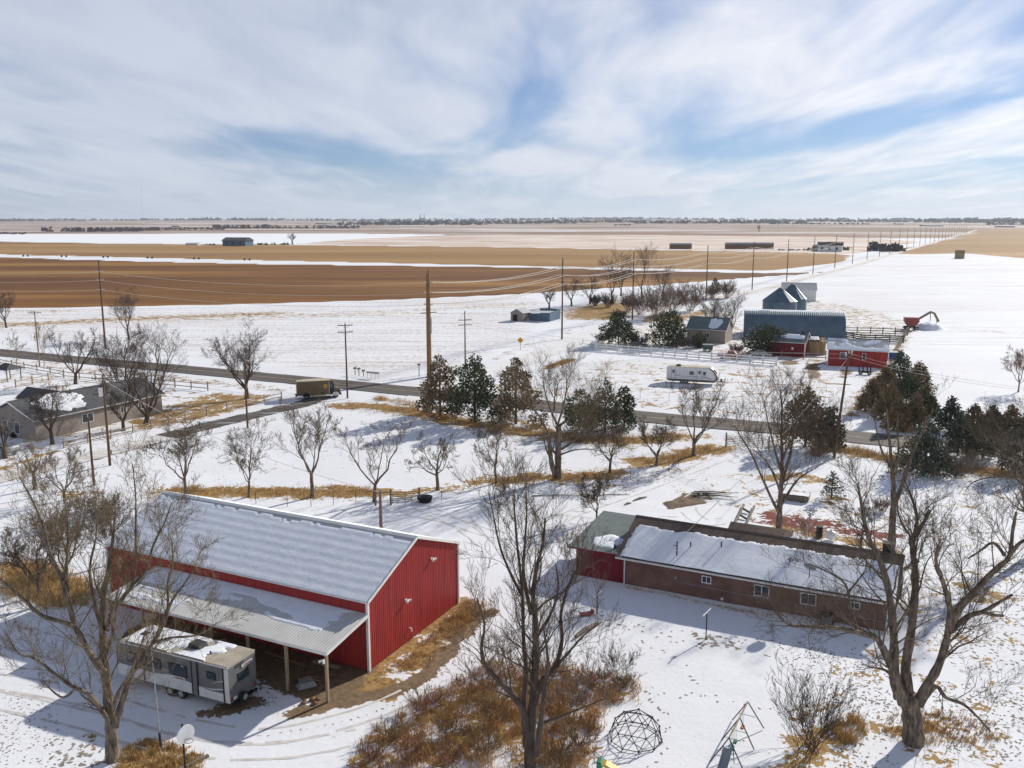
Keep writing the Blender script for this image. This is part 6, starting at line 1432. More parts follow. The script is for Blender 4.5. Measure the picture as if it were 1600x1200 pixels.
# white travel trailer across the highway
r2b = G(1041, 598); r2e = G(1116, 602)
rv2 = thing('travel_trailer', 'white travel trailer with raked front cap alone in the snow below the white fence', 'trailer', (r2b.x, r2b.y, 0), math.atan2(r2e.y-r2b.y, r2e.x-r2b.x)); L2 = (r2e-r2b).length+.6
pf = [(0, .65), (L2-.35, .65), (L2, 1.2), (L2-.25, 1.9), (L2-.9, 2.75), (L2-1.3, 3.05), (.15, 3.1), (0, 2.95)]
MB().prism(pf, X_, Z_, (0, 2.45, 0)).build('body', 'white_paint', rv2)
MB().prism([(L2-1.25, 3.06), (L2-.85, 2.78), (L2-.2, 1.9), (L2+.05, 1.2), (L2-.1, .8), (L2-.45, .8), (L2-.35, 1.5), (L2-.9, 2.4), (L2-1.7, 3.06)], X_, Z_, (0, -.02, 0), (0, -.002, 0)).build('front_cap', 'rv_grey', rv2)
MB().box(.02, -.03, .6, L2-.3, -.003, .85).build('skirt', 'rv_grey', rv2)
for pts in ([(2.0, 1.3), (L2-2.4, 1.5), (L2-1.0, 1.1), (L2-1.0, 1.02), (L2-2.5, 1.38)], [(.1, 1.1), (2.6, 1.7), (2.65, 1.6)]): MB().prism(pts, X_, Z_, (0, -.012, 0), (0, -.003, 0)).build('swoosh_stripe', 'rv_grey', rv2)
for (x0, z0, x1, z1) in ((.95, 1.05, 1.65, 2.75), (5.7, 1.05, 6.4, 2.75)):
    d_ = MB().box(x0, -.03, z0-.3, x1, -.004, z1, .01).build('door', 'white_paint', rv2); MB().box(x0+.15, -.042, z1-.8, x1-.15, -.032, z1-.2).build('pane', 'glass', d_)
    MB().bar((x0-.02, -.035, z0-.3), (x0-.02, -.035, z1), .03).bar((x1+.02, -.035, z0-.3), (x1+.02, -.035, z1), .03).build('door_frame', 'rv_grey', rv2)
for (x0, x1) in ((4.2, 5.0), (6.7, 7.2)): MB().box(x0, -.04, 1.75, x1, -.005, 2.4, .01).build('window', 'glass', rv2)
MB().quad((L2-.28, .5, 1.97), (L2-.28, 1.95, 1.97), (L2-.83, 1.95, 2.68), (L2-.83, .5, 2.68)).build('front_window', 'glass', rv2)
for xx in (2.9, 3.7): wheel(rv2, (xx, .14, .36)); wheel(rv2, (xx, 2.3, .36))
MB().tube([(L2-.3, .6, .5), (L2+1.1, 1.22, .5), (L2-.3, 1.85, .5)], .06, 6).build('hitch', 'black', rv2); MB().tube([(L2+.55, 1.0, .55), (L2+.55, 1.0, 1.0)], .16, 10).tube([(L2+.55, 1.45, .55), (L2+.55, 1.45, 1.0)], .16, 10).build('gas_bottles', 'black', rv2)
MB().box(1.7, .8, 3.1, 2.5, 1.6, 3.42, .06).build('air_conditioner', 'dark_metal', rv2); MB().box(.3, .3, .38, L2-.6, 2.1, .66).build('chassis', 'black', rv2)
MB().box(.3, .1, 3.09, L2-1.4, 2.35, 3.13).build('roof_membrane', 'van_roof', rv2)
def car(name, label, base, rz, prof, glassprof, L, w, body, snow_top=False, cat='car', wr=.34):
    t = thing(name, label, cat, base, rz); vehicle_body(prof, w, .1).build('body', body, t)
    for s in (-1, 1): MB().prism(glassprof, X_, Z_, (0, s*.012, 0), (0, s*(w/2-.055), 0)).build('side_window', 'glass', t)
    for x in (L*.2, L*.8):
        for s in (-1, 1): wheel(t, (x, s*(w/2-.12), wr), wr, .2)
    for s in (-.6, .6): MB().box(L-.02, s-.18, .62, L+.03, s+.18, .8).build('headlight', 'rv_white', t)
    return t
SEDAN = [(0, .4), (4.5, .4), (4.55, .75), (3.4, .92), (2.75, 1.42), (1.3, 1.45), (.5, .98), (0, .9)]; SG = [(3.2, .95), (2.7, 1.36), (1.35, 1.38), (.8, .98)]
PICK = [(0, .5), (5.4, .5), (5.45, .95), (4.2, 1.1), (3.6, 1.75), (2.2, 1.78), (2.05, 1.15), (0, 1.12)]; PG = [(3.95, 1.15), (3.5, 1.68), (2.35, 1.7), (2.3, 1.15)]
mat('car_dark', (0.03, 0.035, 0.042), .3, (0.022, 0.025, 0.03), 1.0, 2, spec=.6); M['car_dark'] = MATS['car_dark']
mat('car_red', (0.26, 0.045, 0.03), .4, (0.2, 0.035, 0.025), 1.0, 2, spec=.5); M['car_red'] = MATS['car_red']
mat('car_silver', (0.45, 0.46, 0.48), .35, (0.38, 0.39, 0.41), 1.0, 2, metal=.4); M['car_silver'] = MATS['car_silver']
mat('green_cart', (0.06, 0.11, 0.10), .5, (0.04, 0.08, 0.075), 1.0, 2); M['green_cart'] = MATS['green_cart']
c0 = G(983, 543); t = car('parked_car', 'dark car half covered in snow behind the white fence by the loose pine', (c0.x, c0.y+1, 0), R(-20), SEDAN, SG, 4.5, 1.8, 'car_dark')
snow_sheet(t, (3.1, -.75, .98), X_, Y_, Z_, 1.3, 1.5, lambda s, q_: .06+.05*nz(s, q_, 1.0), res=.25)
c0 = G(1122, 560); car('pickup_truck', 'red pickup truck parked behind the white fence near the wide pine', (c0.x, c0.y+.5, 0), R(-20), PICK, PG, 5.4, 1.95, 'car_red', cat='truck', wr=.4)
c0 = G(1180, 560); car('parked_car', 'silver car parked in the shade of the wide pine', (c0.x, c0.y+3.5, 0), R(-20), SEDAN, SG, 4.5, 1.8, 'car_silver')
c0 = G(1098, 549); t = thing('farm_cart', 'dark green box cart beside the small juniper behind the white fence', 'cart', (c0.x, c0.y, 0), R(-15))
MB().prism([(0, .5), (2.2, .5), (2.3, 1.5), (-.1, 1.5)], X_, Z_, (0, 1.6, 0)).build('box', 'green_cart', t); MB().box(-.12, -.05, 1.5, 2.32, 1.65, 1.58).build('rim', 'galv', t)
for x in (.5, 1.7): wheel(t, (x, -.08, .4), .4, .18); wheel(t, (x, 1.68, .4), .4, .18)
c0 = G(1351, 585); t = thing('hay_implement', 'black farm implement with two upright claw arms in front of the red shop', 'implement', (c0.x, c0.y, 0), R(-19))
MB().box(-1.2, -.5, .35, 1.2, .5, .75, .05).build('frame', 'black', t)
for x in (-1.0, -.3, .5, 1.1): MB().tube([(x, 0, .6), (x-.15, -.2, 1.6), (x+.1, -.6, 2.1)], [.13, .1, .04], 6).build('claw_arm', 'black', t)
for x in (-.8, .8): wheel(t, (x, -.55, .4), .4, .25)
c0 = G(1424, 516); t = thing('grain_wagon', 'red gravity grain wagon parked at the head of the corral fence', 'wagon', (c0.x, c0.y, 0), R(-15))
MB().prism([(-1.0, 1.1), (1.0, 1.1), (1.9, 2.3), (1.9, 3.4), (-1.9, 3.4), (-1.9, 2.3)], X_, Z_, (0, 2.4, 0)).build('hopper', 'car_red', t); MB().box(-1.8, .2, .7, 1.8, 2.2, 1.0).build('chassis', 'black', t)
for x in (-1.3, 1.3): wheel(t, (x, .0, .5), .5, .3); wheel(t, (x, 2.4, .5), .5, .3)
c1 = G(1435, 510); t = thing('conveyor', 'long dark conveyor bent over a snowy heap beside the red wagon', 'conveyor', (c1.x, c1.y, 0), 0); e = (c1.y*_c+H*_s)/F
MB().tube([(0, 0, 2.2), (20*e, 1, 4.0), (27*e, 1.5, 3.6), (36*e, 2, 1.2)], .35, 6).build('boom', 'wood_grey', t); MB().bar((20*e, 1, 0), (20*e, 1, 3.9), .15).bar((33*e, 2, 0), (33*e, 2, 2.0), .15).build('support', 'dark_metal', t)
c1 = G(1452, 514); t = thing('snow_heap', 'snow-covered heap of spoil under the bent conveyor', 'heap', (c1.x, c1.y, 0), 0)
snow_sheet(t, (-6, -4, -.05), X_, Y_, Z_, 12, 8, lambda s, q_: max(-.02, 2.0-((s-6)/3.2)**2-((q_-4)/2.4)**2+.5*nz(s, q_, .5)) if True else 0, res=.5, name='mound')
c1 = G(1366, 562); t = thing('blue_bin', 'blue metal bin beside the corral fence and the red shop', 'bin', (c1.x+2.0, c1.y+1, 0), R(-15)); mat('bin_blue', (0.03, 0.09, 0.24), .5); M['bin_blue'] = MATS['bin_blue']
MB().prism([(0, 0), (4.2, 0), (4.6, 1.5), (-.4, 1.5)], X_, Z_, (0, 2, 0)).build('box', 'bin_blue', t); MB().box(-.45, -.06, 1.45, 4.65, 2.06, 1.56).build('lid', 'roof_metal', t)
# mailboxes, road sign
def mailbox(label, px, py, h=1.25, group='mailboxes along the far verge of the highway'):
    q = G(px, py); t = thing('mailbox', label, 'mailbox', (q.x, q.y, 0), GRID, group); MB().box(-.06, -.06, -.1, .06, .06, h).build('post', 'wood_grey', t)
    MB().prism([(-.16, 0), (.16, 0), (.16, .2), (.1, .32), (-.1, .32), (-.16, .2)], X_, Z_, (0, .7, 0), (0, -.35, h)).build('box', 'dark_metal', t); MB().box(.165, .1, h+.1, .18, .15, h+.4).build('flag', 'car_red', t)
mailbox('mailbox on a post at the west end of the mailbox row', 555, 586); mailbox('middle mailbox of the three beside the white roadside rack', 561, 587); mailbox('mailbox standing next to the white roadside rack', 568, 588, 1.0)
mailbox('single tall mailbox beside the thick double pole', 655, 588, 2.2, None)
q = G(583, 591); t = thing('newspaper_rack', 'white roadside rack with a grey top rail beside the mailboxes', 'rack', (q.x, q.y, 0), GRID); MB().bar((-1.4, 0, 1.1), (1.4, 0, 1.1), .45, .3).build('top_box', 'galv', t)
for x in (-1.3, -.4, .5, 1.3): MB().box(x-.06, -.06, -.1, x+.06, .06, .95).build('leg', 'white_paint', t)
q = G(813, 547); t = thing('road_sign', 'yellow diamond warning sign on a post at the county road', 'sign', (q.x, q.y, 0), R(-10)); mat('sign_yellow', (0.65, 0.33, 0.02), .5); M['sign_yellow'] = MATS['sign_yellow']
MB().box(-.05, .02, -.1, .05, .1, 2.6).build('post', 'wood_grey', t); MB().prism([(-.75, 0), (0, .75), (.75, 0), (0, -.75)], X_, Z_, (0, .02, 0), (0, -.02, 2.3)).build('diamond_panel', 'sign_yellow', t)

# ================================================================ YARD THINGS
# climbing dome: two-frequency icosahedron
q = G(993, 1152); t = thing('climbing_dome', 'dark geodesic climbing dome of steel bars on the snow', 'climbing frame', (q.x, q.y, 0), .3); RD = 1.55
ph = (1+5**.5)/2; iv = [Vector(v).normalized() for v in ((0, 1, ph), (0, -1, ph), (0, 1, -ph), (0, -1, -ph), (1, ph, 0), (-1, ph, 0), (1, -ph, 0), (-1, -ph, 0), (ph, 0, 1), (ph, 0, -1), (-ph, 0, 1), (-ph, 0, -1))]
qr = Vector((0, 1, ph)).rotation_difference(Z_); iv = [qr @ v for v in iv]; dmin = min((iv[0]-iv[k]).length for k in range(1, 12))
ie = [(a, b) for a in range(12) for b in range(a+1, 12) if (iv[a]-iv[b]).length < dmin*1.1]
pts = list(iv)+[((iv[a]+iv[b])/2).normalized() for a, b in ie]
for k in range(len(pts)):
    if abs(pts[k].z) < .3: pts[k].z = 0; pts[k].normalize()
pts = [p for p in pts if p.z > -.05]; hub = MB().tube([(0, 0, -.05), (0, 0, .05)], .06, 8).mesh('hub')
for p in pts: c = obj('hub', hub, 'dark_metal', t); c.location = p*RD+Z_*.03
for a in range(len(pts)):
    for b in range(a+1, len(pts)):
        if (pts[a]-pts[b]).length < .68: MB().tube([pts[a]*RD+Z_*.03, pts[b]*RD+Z_*.03], .024, 5).build('bar', 'dark_metal', t)
# swing set
nc = G(1137, 1195); SHH = PY(1137, 1153, nc.y).z; fc = G(1168.5, 1096.5, SHH); fc.z = 0; ax = fc-nc; SL = ax.length
mat('swing_orange', (0.48, 0.20, 0.06), .6); M['swing_orange'] = MATS['swing_orange']; mat('toy_green', (0.05, 0.22, 0.13), .5); M['toy_green'] = MATS['toy_green']; mat('toy_yellow', (0.6, 0.42, 0.08), .5); M['toy_yellow'] = MATS['toy_yellow']
t = thing('swing_set', 'metal swing set with slide and hanging green seats on the snow', 'swing set', nc, math.atan2(ax.y, ax.x))
MB().tube([(0, 0, SHH), (SL, 0, SHH)], .05, 8).build('top_beam', 'wood', t)
for x in (0, SL*.55, SL): 
    for s in (-1, 1): MB().tube([(x, 0, SHH), (x+(.35 if x == SL else -.2), s*.95, 0)], .035, 6).build('leg', 'dark_metal', t)
    MB().tube([(x, -.5, SHH*.47), (x, .5, SHH*.47)], .022, 5).build('crossbar', 'galv', t)
for x in (SL*.2, SL*.36, SL*.75):
    st = MB().box(x-.2, -.1, .5, x+.2, .1, .62, .03).build('swing_seat', 'toy_green' if x < SL*.7 else 'swing_orange', t)
    for d in (-.18, .18): MB().tube([(x+d, 0, SHH), (x+d, 0, .6)], .01, 4).build('chain', 'galv', st)
sd = MB()
for k in range(9):
    u = k/8; x = -.1-1.7*u; z = .95*(1-u)**1.3+.12
    for y in (-.26, -.2, .2, .26): sd.v.append((x, y, z+(.12 if abs(y) > .25 else 0)))
for k in range(8):
    for j in range(3): a = k*4+j; sd.f.append((a, a+1, a+5, a+4))
sd.build('slide_chute', 'galv', t, recalc=False); MB().box(-2.1, -.28, .04, -1.75, .28, .22, .03).build('slide_foot', 'swing_orange', t)
for y in (-.28, .28): MB().tube([(-.1, y, 1.2), (.3, y, 0)], .025, 6).build('ladder_rail', 'dark_metal', t)
for z in (.3, .6, .9): MB().bar((.22-.33*(z-.3), -.28, z), (.22-.33*(z-.3), .28, z), .04).build('ladder_rung', 'galv', t)
for (bx, by, ty, lab) in ((933, 958, 929, 'clothesline post with a pale T-bar nearest the red garage'), (1103, 998, 957, 'clothesline post with a pale T-bar near the trampled snow')):
    b = G(bx, by); h = PY(bx, ty, b.y).z; t = thing('clothesline_post', lab, 'post', b, HA); MB().tube([(0, 0, -.1), (0, 0, h)], .045, 8).build('upright', 'dark_metal', t); MB().bar((-.1, -.7, h), (.1, .7, h+.05), .07).build('t_bar', 'white_paint', t)
    for y in (-.6, 0, .6): MB().tube([(0, y, h+.03), (0, y, h+.1)], .02, 5).build('line_hook', 'galv', t)
b = G(251, 1169); h = PY(246, 1012, b.y).z; t = thing('flagpole', 'thin bare metal flagpole set in the golden grass bed by the trailer', 'flagpole', b)
MB().tube([(0, 0, .9), (-.04, 0, h*.5), (-.1, 0, h)], [.05, .042, .03], 8).build('shaft', 'galv', t); MB().tube([(0, 0, -.1), (0, 0, 1.0)], .075, 8).build('base_sleeve', 'dark_metal', t); MB().tube([(-.1, 0, h-.05), (-.1, 0, h+.06), (-.1, 0, h+.14)], [.03, .07, .02], 8).build('finial', 'galv', t)
b = G(290, 1209); h = PY(288, 1132, b.y).z; t = thing('basketball_hoop', 'basketball hoop with white fan backboard on a black pole', 'basketball hoop', b, R(-40))
MB().tube([(0, 0, -.1), (0, 0, h)], .06, 8).build('pole', 'black', t); MB().bar((0, .1, h-.15), (.3, .1, h-.35), .08).build('bracket', 'black', t)
MB().tube([(.28, .0, h-.45), (.34, .0, h-.45)], .52, 24).build('backboard', 'white_paint', t)
rm_ = MB(); rm_.tube([(.60+.23*math.cos(k*math.pi/8), .23*math.sin(k*math.pi/8), h-.75) for k in range(17)], .015, 5, cap=False); rm_.build('rim', 'dark_metal', t)
b = G(298, 1196); t = thing('landscape_timber', 'old squared timber edging the golden grass bed by the hoop', 'timber', (b.x, b.y, 0), R(50)); MB().box(-1.0, -.09, -.05, 1.1, .09, .16, .015).build('timber', 'wood_grey', t)
b = G(940, 1206); t = thing('toy_slide', 'yellow and green plastic toddler slide at the edge of the thicket', 'toy', (b.x, b.y, 0), R(-15)); MB().prism([(0, .55), (.25, .62), (1.3, .1), (1.3, .0), (1.1, .0)], X_, Z_, (0, .5, 0), (0, -.25, 0)).build('chute', 'toy_yellow', t); MB().box(-.25, -.3, 0, .02, .3, .72, .05).build('ladder_block', 'toy_green', t)
b = G(916, 960); t = thing('plastic_sled', 'red plastic sled lying in the snow near the clothesline post', 'sled', (b.x, b.y, 0), R(20)); MB().prism([(-.5, .02), (.5, .02), (.6, .3), (.52, .3), (.45, .12), (-.45, .12), (-.52, .3), (-.6, .3)], X_, Z_, (0, .5, 0), (0, -.25, 0)).build('shell', 'car_red', t)
b = G(918, 985); t = thing('grass_log', 'mossy fallen log with dead grass at the thicket corner', 'log', (b.x, b.y, 0), R(52)); MB().tube([(-1.6, 0, .12), (-.4, .08, .16), (1.4, 0, .1)], [.12, .17, .1], 8).build('trunk', 'bark', t)
# behind the house
b = G(1066, 784); t = thing('canvas_tarp', 'brown tarp lying crumpled on the snow behind the house', 'tarp', (b.x, b.y, 0), R(25)); tm = MB(); nn_ = 12
for i in range(nn_+1):
    for j in range(nn_+1):
        x = -2.4+4.8*i/nn_+.5*(j/nn_-.5); y = -1.5+3.0*j/nn_*(.7+.3*i/nn_); ed = i in (0, nn_) or j in (0, nn_); tm.v.append((x+.12*nz(i, j, .5), y+.1*nz(j, i, .6), (.0 if ed else .10+.14*nz(x, y, 1.2))))
for i in range(nn_):
    for j in range(nn_): a = i*(nn_+1)+j; tm.f.append((a, a+nn_+1, a+nn_+2, a+1))
mat('tarp_brown', (0.17, 0.115, 0.07), .85, (0.11, 0.075, 0.048), 2.0); M['tarp_brown'] = MATS['tarp_brown']; tm.build('sheet', 'tarp_brown', t, smooth=True, recalc=False)
b = G(1104, 776); t = thing('branch_pile', 'heap of long cut grey branches beside the brown tarp', 'branches', (b.x, b.y, 0), 0); rr = random.Random(5)
for k in range(9):
    a = R(-25+rr.uniform(-28, 28)); p0 = Vector((rr.uniform(-1.6, -.4), rr.uniform(-.6, .6), .08+.05*k)); L = rr.uniform(2.2, 4.2); d = Vector((math.cos(a), math.sin(a), rr.uniform(-.01, .05)))
    MB().tube([p0, p0+d*L*.5+Vector((0, .15, 0)), p0+d*L], [.08, .06, .03], 6).build('branch', 'wood_grey', t)
for i, (x, y, an, L) in enumerate(((1000, 780, 40, 2.2), (981, 788, 40, 1.0), (870, 775, 2, 5.5), (960, 774, 6, 3.5))):
    b = G(x, y); t = thing('fallen_branch', ['brown weathered log on the snow behind the green garage roof', 'short stub of log just below the weathered log', 'long thin grey branch lying on the snow near the small rounded tree', 'thin fallen branch pointing at the weathered log'][i], 'log', (b.x, b.y, 0), R(an)); MB().tube([(-L/2, 0, .06), (0, .1, .1), (L/2, 0, .05)], [.07, .12 if i < 2 else .06, .06 if i < 2 else .03], 7).build('trunk', 'wood_grey', t)
b = G(1164, 805); t = thing('laid_timbers', 'two long grey timbers laid side by side on the snow behind the house', 'timbers', (b.x, b.y, 0), R(68))
for y in (-.55, .55): MB().box(-3.2, y-.1, 0, 3.2, y+.1, .2, .02).build('timber', 'wood_grey', t)
for x in (-1.4, .8): MB().tube([(x, -.3, .12), (x+.5, .35, .25)], .12, 7).build('log', 'wood_grey', t)
b = G(1243, 780); t = thing('raised_planter', 'white snow-topped raised planter box beside the tree behind the house', 'planter', (b.x, b.y, 0), R(-26)); MB().box(-1.4, -.6, 0, 1.4, .6, .55, .02).build('box', 'wood_grey', t); snow_sheet(t, (-1.4, -.6, .55), X_, Y_, Z_, 2.8, 1.2, lambda s, q_: .1+.04*nz(s, q_, 1.5), res=.2)
b = G(1264, 838); h = PY(1264, 795, b.y).z; t = thing('garden_windmill', 'small grey ornamental windmill tower by the mulch bed', 'windmill', (b.x, b.y, 0), .3)
for k in range(4): a = math.pi/4+k*math.pi/2; MB().tube([(math.cos(a)*.5, math.sin(a)*.5, 0), (0, 0, h*.85)], .03, 5).build('leg', 'galv', t)
for z in (.3, .6): MB().tube([(math.cos(math.pi/4+k*math.pi/2)*.5*(1-z/.85), math.sin(math.pi/4+k*math.pi/2)*.5*(1-z/.85), z*h) for k in range(5)], .02, 4).build('brace', 'galv', t)
for k in range(8): a = k*math.pi/4; MB().prism([(.1, -.04), (.42, -.1), (.42, .1), (.1, .04)], (math.cos(a), 0, math.sin(a)), (-math.sin(a), 0, math.cos(a)), (0, .02, 0), (0, -.1, h*.88)).build('blade', 'galv', t)
b = G(1280, 838); t = thing('steel_drum', 'rusty black burn drum standing by the garden windmill', 'drum', (b.x, b.y, 0)); MB().tube([(0, 0, 0), (0, 0, .3), (0, 0, .32), (0, 0, .34), (0, 0, .62), (0, 0, .64), (0, 0, .66), (0, 0, 1.0)], [.3, .3, .33, .3, .3, .33, .3, .3], 16).build('shell', 'black', t); MB().tube([(0, 0, .98), (0, 0, 1.02)], .32, 16).build('rim', 'dark_metal', t)
b = G(1298, 843); t = thing('propane_globe', 'white snow-dusted round tank beside the burn drum', 'tank', (b.x, b.y, 0)); MB().tube([(0, 0, .02), (0, 0, .15), (0, 0, .45), (0, 0, .75), (0, 0, .9)], [.15, .45, .55, .42, .08], 16).build('shell', 'white_paint', t, smooth=True); MB().cyl(0, 0, .88, .98, .08).build('cap', 'galv', t)
# ---- footprints and clods on the snow
rr = random.Random(12); fp = MB()
def foot(x, y, s):
    z = zat(x, y)+.012; a = rr.uniform(0, 6.28); ca, sa = math.cos(a), math.sin(a); n = 7; k0 = len(fp.v); sx = s*rr.uniform(.7, 1.4)
    for i in range(n): t_ = 6.283*i/n; q0, q1 = math.cos(t_)*sx*rr.uniform(.7, 1.2), math.sin(t_)*s*.6*rr.uniform(.7, 1.2); fp.v.append((x+q0*ca-q1*sa, y+q0*sa+q1*ca, z))
    fp.f.append(tuple(range(k0, k0+n)))
def walk(pts, step=.5, s=.13, w=.18, skip=.1):
    P = resample(gp(pts), step)
    for i, p_ in enumerate(P):
        if rr.random() < skip: continue
        foot(p_.x+rr.gauss(0, w), p_.y+rr.gauss(0, w), s*rr.uniform(.6, 1.2))
walk([(935, 950), (970, 968), (1010, 980), (1060, 985), (1110, 990), (1150, 1000), (1220, 1002), (1330, 1012)]); walk([(940, 962), (990, 985), (1050, 995), (1100, 1010), (1140, 1012), (1190, 1022)], .5, .15, .35)
walk([(1000, 1000), (1040, 1020), (1070, 1040), (1090, 1065)]); walk([(960, 1065), (1000, 1078), (1060, 1085), (1130, 1092), (1190, 1105), (1240, 1120)], .45, .13, .2); walk([(1015, 1082), (1030, 1110), (1040, 1150), (1030, 1180), (1000, 1195)], .4)
walk([(1120, 722), (1095, 740), (1070, 758), (1050, 775)], .6, .12, .12); walk([(400, 1150), (470, 1140), (560, 1120), (640, 1090)], .5, .08, .05); walk([(690, 1075), (720, 1055), (760, 1010)], .4, .08, .1)
for (poly, n, s) in (([(0, 1080), (90, 1100), (110, 1200), (0, 1200)], 260, .06), ([(80, 1150), (165, 1165), (170, 1200), (80, 1200)], 60, .13), ([(380, 1075), (420, 1060), (440, 1100), (390, 1115)], 50, .07), ([(1080, 985), (1160, 995), (1170, 1018), (1090, 1005)], 40, .16), ([(650, 1060), (740, 990), (745, 1010), (680, 1070)], 60, .06),
                     ([(1200, 1000), (1400, 1030), (1400, 1110), (1250, 1060)], 420, .07), ([(1450, 1060), (1600, 1080), (1600, 1190), (1480, 1180)], 420, .08), ([(1440, 880), (1600, 880), (1600, 1060), (1480, 1040)], 420, .10), ([(1290, 1080), (1400, 1090), (1390, 1200), (1300, 1200)], 260, .08), ([(880, 755), (1050, 730), (1060, 745), (900, 795)], 260, .12), ([(60, 690), (290, 690), (280, 790), (120, 800)], 200, .14), ([(850, 610), (1000, 620), (1300, 650), (1280, 662), (900, 628)], 220, .2), ([(270, 690), (560, 660), (700, 700), (560, 755), (300, 755)], 120, .12), ([(600, 560), (780, 540), (770, 580), (640, 590)], 40, .2)):
    for x, y, *_ in spots_in(poly, n, rr, 1, 1, 1): foot(x, y, s*rr.uniform(.5, 1.6))
mat('trodden_ground', (0.21, 0.17, 0.125), .95, (0.33, 0.29, 0.25), 1.5, 4); M['trodden_ground'] = MATS['trodden_ground']
o = fp.build('footprints', 'trodden_ground', recalc=False); tag(o, 'trodden footprints and small bare spots in the snow', 'footprints', kind='stuff')

# ================================================================ FAR DISTANCE
mat('far_wood', (0.12, 0.105, 0.10), .95, (0.07, 0.065, 0.065), .02, 4); M['far_wood'] = MATS['far_wood']
mat('far_town', (0.30, 0.29, 0.29), .9, (0.20, 0.20, 0.21), .01, 4); M['far_town'] = MATS['far_town']
def far_belt(label, segs, seed, material='far_wood', dens=1.0):
    """segs: (x0px, x1px, ypx base, height px)"""
    rr = random.Random(seed); mb = MB()
    for x0, x1, yb, hp in segs:
        b0 = G(x0, yb); dep = b0.y*_c+H*_s; e = dep/F; n = int((x1-x0)*.8*dens)
        for k in range(n):
            x = rr.uniform(x0, x1); b = G(x, yb+rr.uniform(-.35, .35)); gz = ground_z(b.x, b.y); h = hp*e*rr.uniform(.25, .95); w = hp*e*rr.uniform(.5, 1.1)
            for i in range(9):
                c = Vector((b.x+rr.gauss(0, .32)*w, b.y+rr.gauss(0, .4)*w, gz+h*rr.uniform(.1, .9))); s = h*rr.uniform(.18, .34); a = rr.uniform(0, 6.28); d = Vector((math.cos(a), math.sin(a), rr.uniform(-.4, .4)))*s; u = Vector((rr.uniform(-.3, .3)*s, rr.uniform(-.3, .3)*s, s))
                mb.quad(c-d-u*.6, c+d*.8-u*.8, c+d+u*.6, c-d*.7+u)
    o = mb.build('far_trees', material, recalc=False); tag(o, label, 'trees', kind='stuff')
far_belt('distant belt of bare trees beyond the frozen lake', [(100, 215, 362, 7), (150, 225, 361, 6), (66, 80, 362, 8), (225, 250, 360, 6), (0, 40, 366, 4), (335, 420, 357, 6), (420, 560, 357, 5), (240, 350, 359, 4)], 1)
far_belt('dark far-off tree lines along the middle horizon', [(520, 760, 353, 6), (680, 1000, 351, 5), (560, 700, 351, 5), (760, 900, 352, 4), (990, 1100, 352, 5), (960, 985, 354, 3)], 2)
far_belt('far-off tree lines and town trees along the eastern horizon', [(1100, 1260, 352, 6), (1180, 1420, 350, 4), (1260, 1600, 348, 6), (1430, 1600, 350, 7), (1200, 1360, 353, 3), (1540, 1620, 353, 4)], 3)
far_belt('hazy wooded rim along the western horizon', [(-40, 120, 347.5, 5), (120, 330, 348, 3.5), (300, 420, 348, 5), (360, 700, 347.5, 4), (-100, 60, 348, 5), (700, 1000, 347.5, 4), (900, 1300, 347.5, 4)], 4)
rr = random.Random(31)
GF = 'far-off pale buildings on the plain'
def far_house(px, py, wpx, hpx, material, label, group=GF, name='far_building', cat='building', roof='roof_metal'):
    b = G(px, py); e = (b.y*_c+H*_s)/F; w, h = wpx*e, hpx*e; gz = ground_z(b.x, b.y); t = thing(name, label, cat, (b.x, b.y, gz), rr.uniform(-.4, .2), group)
    MB().box(-w/2, -w*.25, -1, w/2, w*.25, h*.62).build('wall', material, t); MB().prism([(-w*.29, h*.621), (w*.29, h*.621), (0, h)], Y_, Z_, (w*1.06, 0, 0), (-w*.53, 0, 0)).build('roof', roof, t)
    if wpx > 18 and cat == 'house':
        for k in range(3): x_ = w*(-.32+.3*k); MB().box(x_-w*.05, -w*.252, h*.2, x_+w*.05, -w*.2505, h*.45).build('window', 'glass', t)
for (x, y, w, h, m_) in ((505, 352, 22, 3, 'far_town'), (545, 353, 12, 3, 'rv_white'), (700, 351, 14, 3, 'rv_white'), (850, 350, 26, 3, 'rv_white'), (905, 349.5, 12, 4, 'rv_white'), (1010, 350, 14, 3.4, 'rv_white'), (1060, 349.5, 18, 3, 'rv_white'), (1250, 350, 12, 3, 'far_town'), (1402, 347.5, 20, 3, 'rv_white'), (1404, 353, 14, 2.5, 'rv_white'), (1455, 355, 30, 2.6, 'far_town'), (1570, 356, 26, 3, 'far_town'), (275, 355, 12, 2.5, 'far_town'), (130, 349, 14, 3, 'far_town'), (620, 352, 10, 2.5, 'rv_white'), (770, 350, 10, 3, 'rv_white')):
    far_house(x, y, w, h, m_, 'tiny pale building among the far-off trees on the horizon')
far_house(372, 384, 42, 13, 'shed_blue', 'blue-grey far farmhouse standing beside the frozen lake', None, 'far_house', 'house', 'shingle_grey')
far_house(1297, 393, 36, 15, 'rv_white', 'far farm building with grey roof beside the county road', None, 'far_house', 'house', 'shingle_grey')
far_house(1281, 392, 20, 10, 'rv_grey', 'low dark shed next to the far farm building', None, 'far_shed', 'shed', 'shingle_grey')
far_house(302, 383, 20, 4, 'rv_white', 'long white trailer parked west of the far farmhouse', None, 'far_trailer', 'trailer', 'rv_white')
far_house(1499, 404, 13, 13, 'tan_tarp', 'lone square hay stack beside the county road', None, 'hay_stack', 'hay stack', 'tan_tarp')
